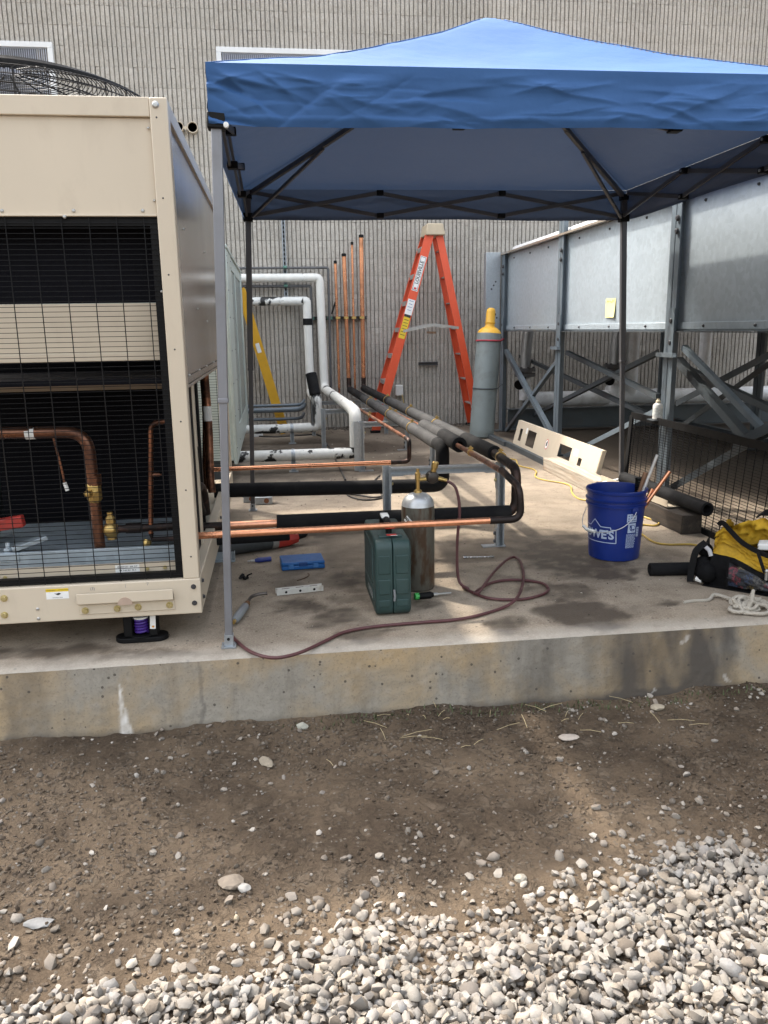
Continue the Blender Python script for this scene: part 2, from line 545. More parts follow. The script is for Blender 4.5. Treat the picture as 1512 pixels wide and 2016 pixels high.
rg = random.Random(11)
GR = []
for layer in range(3):
    sp = (.0200, .0220, .0280)[layer]
    y = 1.32
    while y < 2.25:
        x = -1.25
        while x < 1.9:
            px, py = x + rg.uniform(-.5, .5) * sp, y + rg.uniform(-.5, .5) * sp
            d = edge_y(px) - py + .07 * fb(px, py, 1, 5, 3)
            p = min(1, max(0, (d + (.02, -.03, -.09)[layer]) / .11))
            if rg.random() < p:
                s = (.0128, .0134, .0140)[layer] * rg.choice((.42, .55, .7, .85, .95, 1, 1.1, 1.2, 1.35, 1.6))
                z = GZ + ground_h(px, py) + (.002, .013, .023)[layer] - .008 * max(0, 1 - d / .08) + rg.uniform(-.004, .006)
                GR.append((px, py, z, s, rg.randrange(99), (.35, .55, .6)[layer]))
            x += sp
        y += sp
GRAVM = stone_mat('pale_limestone', [(0.167, 0.156, 0.140), (0.236, 0.219, 0.196), (0.224, 0.206, 0.178), (0.298, 0.284, 0.266), (0.155, 0.140, 0.121), (0.268, 0.231, 0.191), (0.236, 0.231, 0.225), (0.106, 0.090, 0.076), (0.279, 0.269, 0.254), (0.205, 0.175, 0.140), (0.101, 0.084, 0.068), (0.352, 0.305, 0.248), (0.185, 0.181, 0.180)])
scatter('gravel', GR, GRAVM, 'bed of loose pale crushed limestone gravel')

# strays: stones on the dirt, thick near the bed, thin farther off, with a scatter along the slab
ST = []
for _ in range(6500):
    x = rg.uniform(-1.5, 2.5); y = rg.uniform(1.4, 2.9)
    d = y - edge_y(x)
    p = .60 * math.exp(-max(0, d) / .19) + .05 + .12 * (x < -.1) + .35 * max(0, fb(x, y, 21, 2.2, 3) - .02) + .45 * math.exp(-((y - 2.82) / .07) ** 2) * (x > 1.0)
    if d < -.02 or rg.random() > p: continue
    s = rg.choice((.003, .004, .004, .005, .006, .007, .009, .013)) * rg.uniform(.8, 1.2)
    if d < .30: s *= 1.4
    ST.append((x, y, GZ + ground_h(x, y) + s * .25, s, rg.randrange(99), .4))
STRM = stone_mat('mixed_stray_stones', [(.12, .10, .08), (.33, .30, .26), (.17, .15, .13), (.42, .39, .35), (.09, .078, .066), (.28, .235, .19), (.20, .18, .16), (.14, .115, .09)])
for _ in range(260):
    x = rg.gauss(.45, .22); y = edge_y(x) + rg.uniform(-.06, .10)
    s_ = rg.uniform(.008, .017); ST.append((x, y, GZ + ground_h(x, y) + s_ * .3, s_, rg.randrange(99), .5))
scatter('stray_stones', ST, STRM, 'loose stones strewn over the bare dirt')
GT = []
for _ in range(24000):
    x = rg.uniform(-1.5, 2.5); y = rg.uniform(1.4, 2.9)
    if fb(x, y, 33, 1.8, 4) + .5 * fb(x, y, 3, 7, 3) + rg.uniform(-.4, .4) < .02: continue
    s = rg.choice((.0022, .0028, .0035, .0045, .006, .0085)) * rg.uniform(.8, 1.2)
    GT.append((x, y, GZ + ground_h(x, y) + s * .2, s, rg.randrange(99), .6))
GRM = stone_mat('dirt_clods', [(.062, .044, .029), (.098, .071, .048), (.048, .034, .023), (.118, .087, .060), (.077, .056, .038), (.16, .135, .105), (.087, .064, .044)], damp=True)
scatter('dirt_clods', GT, GRM, 'small clods and grit on the bare dirt')

def rock(px, py, wpx, label, col, seed, flat=.8, asp=1.0, rot=0.0):
    p = at(px, py, Z=GZ)
    s = wpx / 1600 * (p - CAM_P).length / 2.2
    vs, fs = rock_mesh(100 + seed, 8, flat)
    b = MB(); c, sn = math.cos(rot), math.sin(rot)
    zz = GZ + ground_h(p.x, p.y) + s * .28
    b.add([(p.x + (v[0] * c * asp - v[1] * sn) * s, p.y + (v[0] * sn * asp + v[1] * c) * s, zz + v[2] * s) for v in vs], [tuple(f) for f in fs])
    o = b.build('rock', M('rock_%d' % seed, col, .85, 0, .2, 30, .0018, 90, tuple(x * .5 for x in col), .6, 25), smooth=24)
    tag(o, label, 'rock', 'bigger rocks on the dirt')
rock(455, 1742, 52, 'largest tan rock on the dirt, lying before a smaller pale one', (0.224, 0.182, 0.140), 1, .8)
rock(481, 1752, 26, 'pale pointed rock touching the largest tan rock', (0.350, 0.329, 0.301), 2, .9)
rock(524, 1500, 30, 'oblong brick-like tan rock alone on the dirt near the slab', (0.238, 0.203, 0.154), 3, .6, 1.5, 1.9)
rock(78, 1820, 36, 'flat oval light grey rock at the left edge of the dirt', (0.190, 0.188, 0.185), 4, .35, 1.3)
rock(595, 1436, 22, 'small whitish rock close against the foot of the slab', (0.322, 0.315, 0.266), 5, 1.0)
rock(1118, 1451, 30, 'flat pinkish rock on the bright strip of dirt before the slab', (0.350, 0.301, 0.259), 6, .5, 1.4)
rock(1024, 1737, 27, 'rounded tan rock just above the gravel edge right of centre', (0.308, 0.280, 0.231), 7, .9)
rock(465, 1805, 15, 'slim upright cream rock standing below the largest tan rock', (0.322, 0.266, 0.189), 8, 1.4, .6)
rock(1295, 1395, 30, 'buff rock among rubble at the right foot of the slab', (0.336, 0.287, 0.217), 9, .6)

# dry straw and a little green at the foot of the slab
sb = MB()
for i in range(34):
    cx = rg.choice((rg.gauss(1.05, .25), rg.uniform(-.3, 2.2), rg.gauss(.55, .2)))
    cy = rg.uniform(2.55, 2.86)
    a = rg.uniform(0, 6.3); l = rg.uniform(.03, .12)
    p0 = V((cx, cy, GZ + ground_h(cx, cy) + .006)); q = p0 + V((math.cos(a) * l, math.sin(a) * l * .6, rg.uniform(0, .02)))
    sb.tube([p0, (p0 + q) / 2 + V((0, 0, .004)), q], .0011, seg=4)
sb.build('dry_straw', M('straw', (.36, .29, .17), .8, 0, .2, 40), kind='stuff', label='dry straw stalks strewn at the foot of the slab')
gb2 = MB()
for i in range(420):
    cx = rg.choice((rg.gauss(1.15, .18), rg.gauss(.3, .14), rg.gauss(.85, .3), rg.gauss(1.7, .2))); cy = 2.855 + rg.uniform(-.05, .02)
    z = GZ + ground_h(cx, min(cy, 2.99))
    l = rg.uniform(.006, .026); a = rg.uniform(0, 6.3); k = rg.uniform(.2, .9)
    d = V((math.cos(a) * k, math.sin(a) * k, 1)).normalized() * l; s = V((-math.sin(a), math.cos(a), 0)) * l * .16
    p = V((cx, cy, z))
    gb2.add([p - s, p + s, p + d], [(0, 1, 2)])
gb2.build('low_weeds', M('weed_green', (.060, .075, .028), .7, 0, .3, 60), kind='stuff', label='low green weeds along the foot of the slab', smooth=0)

# ------------------------------------------------------------------ concrete slab
SX0, SX1, SY1 = -9.0, 10.0, 10.14

STAINS = []                                                    # damp and oily stains with a shape of their own
def stain(px, py, rx_px, ry_px, k):
    c = at(px, py, Z=0); e = at(px + rx_px, py, Z=0); f = at(px, py - ry_px, Z=0)
    STAINS.append((c.x, c.y, abs(e.x - c.x), abs(f.y - c.y), k))
for s in ((1110, 1095, 95, 30, .8), (1165, 1088, 60, 22, .7), (1155, 1208, 75, 24, .75), (1090, 1165, 60, 14, .5), (1215, 1133, 40, 8, .8), (1195, 1124, 50, 12, .5),
          (600, 1192, 45, 12, .75), (670, 1215, 65, 16, .65), (705, 1140, 60, 20, .5), (650, 1120, 90, 18, .4), (720, 1245, 50, 10, .5), (1320, 1184, 34, 9, .8),
          (985, 1225, 45, 12, .55), (1270, 1200, 40, 10, .3), (925, 1066, 60, 14, .5), (1310, 1090, 40, 12, .4), (570, 1062, 60, 12, .4), (1060, 1055, 90, 14, .5),
          (840, 1190, 55, 12, .7), (1145, 1172, 40, 8, .4), (1010, 1142, 30, 9, .45), (690, 1175, 30, 8, .4), (905, 1240, 22, 5, .3), (560, 1150, 40, 10, .25),
          (100, 1282, 150, 12, .6), (300, 1290, 100, 8, .4), (640, 930, 160, 10, .5), (860, 905, 80, 12, .5), (620, 880, 120, 14, .6)):
    stain(*s)

def slab_stain_tone(x, y):
    v = 0
    wx = x + .10 * fb(x, y, 2, 5, 4); wy = y + .10 * fb(x, y, 9, 5, 4)
    for (cx, cy, rx_, ry_, k) in STAINS:
        d = math.hypot((wx - cx) / rx_, (wy - cy) / ry_)
        if d < 1.35: v = max(v, k * min(1, max(0, (1.35 - d) / .5)))
    v = 1.75 * v * (0.70 + .5 * fb(x, y, 4, 14, 4))
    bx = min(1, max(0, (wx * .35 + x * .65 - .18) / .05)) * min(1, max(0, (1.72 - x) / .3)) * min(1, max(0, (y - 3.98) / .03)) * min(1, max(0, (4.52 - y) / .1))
    v = max(v, bx * (.62 + .35 * fb(x, y, 61, 4, 4)))        # straight-edged darker band across the slab
    v += .55 * max(0, fb(x, y, 15, 1.9, 6) + .02)
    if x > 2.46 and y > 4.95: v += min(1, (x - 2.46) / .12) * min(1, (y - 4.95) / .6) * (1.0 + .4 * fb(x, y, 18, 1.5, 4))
    v += .30 * min(1, max(0, (y - 4.1) / .8)) * (.8 + .7 * fb(x, y, 71, 2.2, 5))  # browner with dirt towards the back, also toning down the sunlit part
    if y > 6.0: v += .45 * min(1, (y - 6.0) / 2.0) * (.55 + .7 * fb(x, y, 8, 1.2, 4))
    return min(1, max(0, v))

def slab_z(x, y):
    e = max(0, 1 - (y - PADF) / .035)
    return -.012 * e * e - .004 * max(0, fb(x, y, 1, 30, 3)) * (y < PADF + .05) - .0022 * max(0, fb(x, y, 44, 3, 4)) 

def concrete_mat():
    m, nt, b = newmat('slab_concrete')
    co = nco(nt)
    at_ = nt.nodes.new('ShaderNodeAttribute'); at_.attribute_name = 'stain'
    big = nnoise(nt, co, 1.4, 6, .6, .2); mid = nnoise(nt, co, 9, 6, .65); fine = nnoise(nt, co, 130, 5, .7)
    c = nmix(nt, nramp(nt, big, .3, .7), (.265, .215, .162), (.355, .295, .228))
    c = nmix(nt, nmath(nt, 'MULTIPLY', nramp(nt, mid, .46, .62), .6), c, (.19, .148, .108))
    c = nmix(nt, nmath(nt, 'MULTIPLY', nramp(nt, fine, .50, .68), .5), c, (.50, .44, .36))
    c = nmix(nt, nmath(nt, 'MULTIPLY', nramp(nt, fine, .46, .34), .45), c, (.17, .135, .10))
    vo = nt.nodes.new('ShaderNodeTexVoronoi'); vo.inputs['Scale'].default_value = 48; nt.links.new(co, vo.inputs['Vector'])
    sep = nt.nodes.new('ShaderNodeSeparateColor'); nt.links.new(vo.outputs['Color'], sep.inputs[0])
    spk = nmath(nt, 'MULTIPLY', nmath(nt, 'GREATER_THAN', sep.outputs[0], .93), nmath(nt, 'LESS_THAN', vo.outputs['Distance'], .28))
    c = nmix(nt, nmath(nt, 'MULTIPLY', spk, .7), c, (.09, .075, .06))
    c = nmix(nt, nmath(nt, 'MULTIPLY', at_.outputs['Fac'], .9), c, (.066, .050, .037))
    geo = nt.nodes.new('ShaderNodeSeparateXYZ'); nt.links.new(co, geo.inputs[0])
    edge = nramp(nt, nmath(nt, 'ADD', geo.outputs[1], nmath(nt, 'MULTIPLY', mid, .10)), .17, .05)
    c = nmix(nt, nmath(nt, 'MULTIPLY', edge, .55), c, (.43, .40, .355))
    setp(nt, b, 'Base Color', c)
    setp(nt, b, 'Roughness', nmath(nt, 'SUBTRACT', .9, nmath(nt, 'MULTIPLY', at_.outputs['Fac'], .22)))
    b.inputs['Specular IOR Level'].default_value = .3
    nbump(nt, b, nmath(nt, 'SUBTRACT', nmath(nt, 'ADD', nmath(nt, 'MULTIPLY', fine, .7), mid), nmath(nt, 'MULTIPLY', spk, .6)), .0022)
    return m

def face_mat():
    m, nt, b = newmat('slab_edge_concrete')
    co = nco(nt); st = nco(nt, (1, 1, .22))
    at_ = nt.nodes.new('ShaderNodeAttribute'); at_.attribute_name = 'stain'
    wh = nt.nodes.new('ShaderNodeAttribute'); wh.attribute_name = 'efflorescence'
    big = nnoise(nt, co, 1.5, 5, .6, .3); strk = nnoise(nt, st, 5.5, 9, .68, .3); fine = nnoise(nt, co, 110, 5, .7); mid = nnoise(nt, co, 16, 6, .65)
    c = nmix(nt, nramp(nt, big, .38, .62), (.25, .205, .145), (.275, .25, .21))
    c = nmix(nt, nmath(nt, 'MULTIPLY', nramp(nt, strk, .52, .70), .6), c, (.115, .10, .082))
    c = nmix(nt, nmath(nt, 'MULTIPLY', nramp(nt, big, .58, .42), .7), c, (.40, .285, .155))
    c = nmix(nt, nmath(nt, 'MULTIPLY', nramp(nt, mid, .52, .75), .4), c, (.34, .31, .27))
    c = nmix(nt, nmath(nt, 'MULTIPLY', nramp(nt, fine, .52, .68), .45), c, (.12, .10, .08))
    vo = nt.nodes.new('ShaderNodeTexVoronoi'); vo.inputs['Scale'].default_value = 42; nt.links.new(co, vo.inputs['Vector'])
    sep = nt.nodes.new('ShaderNodeSeparateColor'); nt.links.new(vo.outputs['Color'], sep.inputs[0])
    pit = nmath(nt, 'MULTIPLY', nmath(nt, 'GREATER_THAN', sep.outputs[0], .88), nmath(nt, 'LESS_THAN', vo.outputs['Distance'], .22))
    c = nmix(nt, nmath(nt, 'MULTIPLY', pit, .8), c, (.06, .05, .042))
    c = nmix(nt, nmath(nt, 'MULTIPLY', at_.outputs['Fac'], .92), c, (.065, .058, .053))
    c = nmix(nt, wh.outputs['Fac'], c, (.66, .63, .59))
    setp(nt, b, 'Base Color', c); setp(nt, b, 'Roughness', .9)
    b.inputs['Specular IOR Level'].default_value = .3
    nbump(nt, b, nmath(nt, 'ADD', nmath(nt, 'MULTIPLY', fine, .6), mid), .0025)
    return m

CONC, CFACE = concrete_mat(), face_mat()
def sheet(name, xs, ys, zf, mat, attrs, origin, flip=False):
    vs = [zf(x, y) for y in ys for x in xs]
    nx = len(xs)
    fs = [(j * nx + i, j * nx + i + 1, (j + 1) * nx + i + 1, (j + 1) * nx + i) for j in range(len(ys) - 1) for i in range(nx - 1)]
    me = bpy.data.meshes.new(name)
    o_ = V(origin)
    me.from_pydata([V(v) - o_ for v in vs], [], fs)
    for an, fn in attrs.items():
        a = me.attributes.new(an, 'FLOAT', 'POINT')
        a.data.foreach_set('value', [fn(x, y) for y in ys for x in xs])
    me.polygons.foreach_set('use_smooth', [True] * len(fs))
    me.materials.append(mat)
    o = bpy.data.objects.new(name, me); COL.objects.link(o); o.location = o_
    return o
xs = [SX0, -5, -3] + list(np.arange(-1.7, 3.4, .022)) + [3.8, 5, SX1]
ys = [PADF + .0] + [PADF + .006 * k for k in range(1, 8)] + list(np.arange(PADF + .06, 5.2, .022)) + list(np.arange(5.2, 8.6, .045)) + list(np.arange(8.6, SY1, .12)) + [SY1]
pad = tag(bpy.data.objects.new('concrete_pad', None), kind='structure'); COL.objects.link(pad); pad.location = (0, PADF, 0)
WM['concrete_pad'] = Matrix.Translation(pad.location)
top = sheet('pad_surface', xs, ys, lambda x, y: (x, y, slab_z(x, y)), CONC, {'stain': slab_stain_tone}, (0, PADF, 0))
top.parent = pad; top.location = (0, 0, 0)

def face_stain(x, z):
    v = 0
    for (px, w_, k, z0) in ((1060, 95, .45, -.27), (1265, 95, 1.0, -.27), (1350, 95, 1.1, -.27), (1405, 50, .85, -.27), (1215, 45, .6, -.27), (1180, 50, .4, -.27), (930, 20, .3, -.2), (60, 34, .5, -.27), (20, 18, .5, -.27), (395, 5, .5, -.15), (940, 30, .3, -.27)):
        c = at(px, 1330, Y=PADF).x; w2 = w_ / 1600 * 3.0
        d = abs(x + .02 * fb(x, z, 3, 18, 3) - c) / w2
        v = max(v, k * min(1, max(0, (1.15 - d) / .5)) * (.75 + .5 * fb(x, z * .3, 8, 12, 3)))
    v += .55 * max(0, 1 - (z + .27) / .03) 
    return min(1, max(0, v))
def face_white(x, z):
    c = at(247, 1400, Y=PADF).x
    t = (z + .27) / .20
    v = 0
    if 0 <= t <= 1.1:
        w_ = .003 + .024 * (1 - t) ** 1.3
        d = abs(x - c + .006 * fb(x, z, 1, 25, 3) + .012 * t) / w_
        v = min(1, max(0, (1.1 - d) / .5)) * (.62 + .7 * fb(x, z * .5, 5, 60, 4))
    for (px, py, r) in ((1350, 1258, .012), (1425, 1330, .018), (1285, 1352, .012), (1062, 1378, .014)):
        q = at(px, py, Y=PADF)
        d = math.hypot((x - q.x) + .03 * fb(x, z, 7, 20, 3), (z - q.z) * .8 + .03 * fb(x, z, 17, 20, 3)) / r
        v = max(v, .4 * min(1, max(0, (1 - d) / .4)))
    return min(1, max(0, v))
zs = [-.46, -.40, -.36] + list(np.arange(-.33, -.0121, .0075)) + [-.012]
xf = [SX0, -5, -3] + list(np.arange(-1.5, 2.5, .0075)) + [3.0, 5, SX1]
ff = sheet('pad_front', xf, zs, lambda x, z: (x, PADF - .03 * min(1, max(0, -z / .27)) + .004 * fb(x, z, 3, 4, 4) * min(1, -z / .05) + .0015 * fb(x, z, 9, 40, 3) * min(1, (-z - .012) / .02), z),
           CFACE, {'stain': face_stain, 'efflorescence': face_white}, (0, PADF, 0))
ff.parent = pad; ff.location = (0, 0, 0)

# ------------------------------------------------------------------ building with a fluted split-face block wall
WY, WTOP = 10.14, 6.3
BW, BH = .4064, .2032
bld = thing('building', 'long building with a ribbed grey split-face block wall behind the equipment', 'building', (0, WY, 0))
def block_mat(name, c0, c1, c2):
    m, nt, b = newmat(name)
    t = nt.nodes.new('ShaderNodeTexCoord'); oi = nt.nodes.new('ShaderNodeObjectInfo')
    geo = nt.nodes.new('ShaderNodeNewGeometry')
    co = geo.outputs['Position']
    big = nnoise(nt, co, .9, 5); fine = nnoise(nt, co, 70, 4, .7); mid = nnoise(nt, co, 24, 4, .6)
    c = nmix(nt, nramp(nt, big, .35, .65), c0, c1)
    sp = nt.nodes.new('ShaderNodeSeparateXYZ'); nt.links.new(co, sp.inputs[0])
    row = nmath(nt, 'FLOOR', nmath(nt, 'DIVIDE', nmath(nt, 'ADD', sp.outputs[2], .006), BH))
    cl = nmath(nt, 'FLOOR', nmath(nt, 'SUBTRACT', nmath(nt, 'DIVIDE', sp.outputs[0], BW), nmath(nt, 'MULTIPLY', nmath(nt, 'MODULO', row, 2.0), .5)))
    cx = nt.nodes.new('ShaderNodeCombineXYZ'); nt.links.new(row, cx.inputs[0]); nt.links.new(cl, cx.inputs[1])
    wn = nt.nodes.new('ShaderNodeTexWhiteNoise'); nt.links.new(cx.outputs[0], wn.inputs['Vector'])
    c = nmix(nt, nmath(nt, 'MULTIPLY', wn.outputs['Value'], .28), c, tuple(x * .62 for x in c0))
    c = nmix(nt, nmath(nt, 'MULTIPLY', nramp(nt, fine, .5, .7), .6), c, c2)
    c = nmix(nt, nmath(nt, 'MULTIPLY', nramp(nt, fine, .45, .32), .6), c, tuple(x * .45 for x in c0))
    c = nmix(nt, nmath(nt, 'MULTIPLY', nramp(nt, mid, .55, .7), .35), c, (.25, .19, .15))
    setp(nt, b, 'Base Color', c); setp(nt, b, 'Roughness', .92); b.inputs['Specular IOR Level'].default_value = .25
    nbump(nt, b, nmath(nt, 'ADD', fine, nmath(nt, 'MULTIPLY', mid, .8)), .006)
    return m
BLK = block_mat('split_face_block', (.43, .402, .36), (.51, .475, .425), (.60, .565, .52))
MORT = M('mortar_bed', (.23, .22, .205), .9, 0, .12, 6, .002, 80)

def block_geo(seed, w=BW, h=BH):
    rg = random.Random(seed)
    b = MB(); n = 8; p = w / n; ns = 3
    gap = .0010
    for i in range(n):
        xa = i * p + p * .135; xb = (i + 1) * p - p * .135
        if i == 0: xa = p * .135
        zz = [gap + (h - 2 * gap) * k / ns for k in range(ns + 1)]
        pts = []
        for k, z in enumerate(zz):
            d = .022 + rg.uniform(-.003, .003) - (.0022 if k in (0, ns) else 0)
            ja, jb = rg.uniform(-.0022, .0022), rg.uniform(-.0022, .0022)
            pts += [(xa + ja - .003, 0, z), (xa + ja, -d, z), (xb + jb, -d + rg.uniform(-.003, .003), z), (xb + jb + .003, 0, z)]
        fs = []
        for k in range(ns):
            o = k * 4
            fs += [(o, o + 1, o + 5, o + 4), (o + 1, o + 2, o + 6, o + 5), (o + 2, o + 3, o + 7, o + 6)]
        o = ns * 4
        fs += [(0, 3, 2, 1), (o, o + 1, o + 2, o + 3)]
        b.add(pts, fs)
    b.add([(0.002, .001, gap), (w - .002, .001, gap), (w - .002, .001, h - gap), (0.002, .001, h - gap)], [(0, 1, 2, 3)])
    return b
BG = [block_geo(40 + i) for i in range(8)]
BME = [g.mesh('block', BLK, smooth=0) for g in BG]
bk = MB(); bk.box(-12, 14, WY + .008, WY + 8, -.6, WTOP)
bk.build('wall_core', MORT, bld)
cp = MB(); cp.box(-12.05, 14.05, WY - .06, WY + 8.05, WTOP, WTOP + .09)
cp.build('coping', GALV, bld, bevel=.004)
LOUVR = [(-4.2, -2.25, 3.25, 4.275), (-.507, 1.45, 3.25, 4.275)]
def clear_view(x, z):
    """blocks that nothing tall stands in front of"""
    if z > 4.0: return -3.2 < x < 5.6
    if z > 2.7: return -2.3 < x < -.4
    return -.25 < x < 2.9 and z < 2.3
rest = MB(); nb = 0
ncol0, ncol1, nrow = -26, 33, int(WTOP / BH) + 1
order = []
for r in range(nrow):
    for c in range(ncol0, ncol1):
        x = c * BW + (BW / 2 if r % 2 else 0); z = r * BH - .006
        if z + BH > WTOP: continue
        if any(x > a - .01 and x + BW < b_ + .01 and z > c_ and z + BH < d_ + .01 for a, b_, c_, d_ in LOUVR): continue
        order.append((0 if clear_view(x, z) else 1, r, c, x, z))
order.sort()
for pri, r, c, x, z in order:
    k = random.randrange(8)
    if pri == 0 and nb < 300:
        nb += 1
        o = bpy.data.objects.new('block', BME[k]); COL.objects.link(o)
        o.parent = bld; o.location = (x, .001, z)
    else:
        rest.add([(vx + x, vy + WY + .001, vz + z) for vx, vy, vz in BG[k].v], BG[k].f)
rest.build('block_courses', BLK, bld, smooth=0, kind='stuff')

def louver(x0, x1, z0, z1, label):
    t = thing('wall_louver', label, 'louver', ((x0 + x1) / 2, WY - .03, z0), 'white framed louvers high on the wall')
    f = MB(); y0, y1, k = WY - .075, WY - .002, .055
    f.box(x0, x1, y0, y1, z1 - k, z1); f.box(x0, x1, y0, y1, z0, z0 + k)
    f.box(x0, x0 + k, y0 + .001, y1, z0 + k, z1 - k); f.box(x1 - k, x1, y0 + .001, y1, z0 + k, z1 - k)
    f.build('frame', WHITEFR, t, bevel=.003)
    s = MB(); x = x0 + k + .006
    while x < x1 - k - .02:
        s.hexa([(x, y1 - .012, z0 + k), (x + .004, y1 - .012, z0 + k), (x + .018, y0 + .012, z0 + k), (x + .013, y0 + .012, z0 + k),
                (x, y1 - .012, z1 - k), (x + .004, y1 - .012, z1 - k), (x + .018, y0 + .012, z1 - k), (x + .013, y0 + .012, z1 - k)])
        x += .0225
    s.build('blades', LOUV, t, kind='stuff')
    p = MB(); p.box(x0 + k, x1 - k, y1 - .006, y1, z0 + k, z1 - k); p.build('back_panel', M('louver_back', (.2, .205, .235), .6), t)
louver(*LOUVR[0], 'white framed vertical-blade wall louver above the fan guard')
louver(*LOUVR[1], 'white framed vertical-blade wall louver half hidden by the blue canopy')

for px, py, lab in ((380, 253, 'round open pipe sleeve in the wall, the fully visible right one'), (352, 252, 'round open pipe sleeve in the wall partly behind the cabinet edge')):
    c = at(px, py, Y=WY - .03)
    t = thing('pipe_sleeve', lab, 'pipe sleeve', c, 'pipe sleeves in the wall')
    b = MB(); b.lathe((c.x, WY, c.z), [(.052, 0), (.052, .10), (.06, .10), (.06, 0)], (0, -1, 0), 20); b.build('sleeve', CREAM, t)
    b = MB(); b.lathe((c.x, WY - .055, c.z), [(.0001, .004), (.0515, .004)], (0, -1, 0), 20); b.build('dark_bore', BLACKM, t)
c = at(366, 254, Y=WY - .03)
MB().lathe((c.x, WY - .02, c.z), [(.008, 0), (.008, .06), (.02, .06), (.02, .07), (.0001, .07)], (0, -1, 0), 12).build('wall_tap', CREAM, label='tiny capped stub between the two pipe sleeves', cat='pipe stub')

# ------------------------------------------------------------------ blue pop-up canopy
def cloth_mat():
    m, nt, b = newmat('blue_canopy_cloth')
    co = nco(nt)
    geo = nt.nodes.new('ShaderNodeNewGeometry')
    n = nnoise(nt, co, 3, 5); wv = nnoise(nt, co, 400, 2)
    blue = nmix(nt, nramp(nt, n, .3, .7), (.038, .098, .240), (.044, .112, .268))
    c = nmix(nt, geo.outputs['Backfacing'], blue, (.130, .142, .172))       # grey coating on the inner side
    setp(nt, b, 'Base Color', c); setp(nt, b, 'Roughness', .55); b.inputs['Specular IOR Level'].default_value = .14
    b.inputs['Sheen Weight'].default_value = .0
    nbump(nt, b, nmath(nt, 'ADD', n, nmath(nt, 'MULTIPLY', wv, .03)), .012)
    tr = nt.nodes.new('ShaderNodeBsdfTranslucent'); tr.inputs[0].default_value = (.08, .16, .34, 1)
    mx = nt.nodes.new('ShaderNodeMixShader'); mx.inputs[0].default_value = .045
    nt.links.new(b.outputs[0], mx.inputs[1]); nt.links.new(tr.outputs[0], mx.inputs[2])
    nt.links.new(mx.outputs[0], nt.nodes['Material Output'].inputs[0])
    return m
CLOTH = cloth_mat()
TENTG = M('canopy_leg_grey', (.21, .215, .235), .42, .35, .08, 5, .0004, 70, (.12, .11, .10), .35, 6)
TENTD = M('canopy_truss_grey', (.085, .085, .092), .45, .35, .08, 5, .0004, 70)

tent = thing('canopy_tent', 'blue pop-up canopy tent standing over the middle of the slab', 'canopy tent', (1.1, 4.25, 0))
CORN = {'fl': ((-.228, 3.035), (-.160, 3.035)), 'bl': ((-.198, 5.494), (-.128, 5.455)), 'br': ((2.440, 5.50), (2.335, 5.455)), 'fr': ((2.47, 3.04), (2.345, 3.035))}
EZ = 2.07
def cpt(u, v):
    x = 1.1 + 1.27 * u - .018 * (1 - v) * .5 * (u < 0); y = 4.25 + 1.25 * v
    return x, y
def roof(u, v):
    a, b_ = u * 2 - 1, v * 2 - 1
    # denser towards hips
    x, y = cpt(a, b_)
    t = 1 - max(abs(a), abs(b_))
    h = t - .075 * math.sin(math.pi * t) - .05 * t * (1 - min(1, abs(abs(a) - abs(b_)) * 3)) * 0
    h = min(h, .985)
    sag = -.030 * math.sin(math.pi * min(1, t * 1.2)) * (1 - (min(abs(a), abs(b_)) / max(.001, max(abs(a), abs(b_)))) ** 2)
    wr = min(1, t * 9) * .005 * fb(x, y, 2, 3, 4) + .006 * max(0, fb(x * .6, y, 7, 4, 3)) * (1 - t) * min(1, t * 9)
    return (x, y, EZ + .59 * h + sag + wr + .004 * a)
rf = MB(); rf.grid(roof, 120, 120)
cover = rf.build('roof_cover', CLOTH, tent, smooth=180)

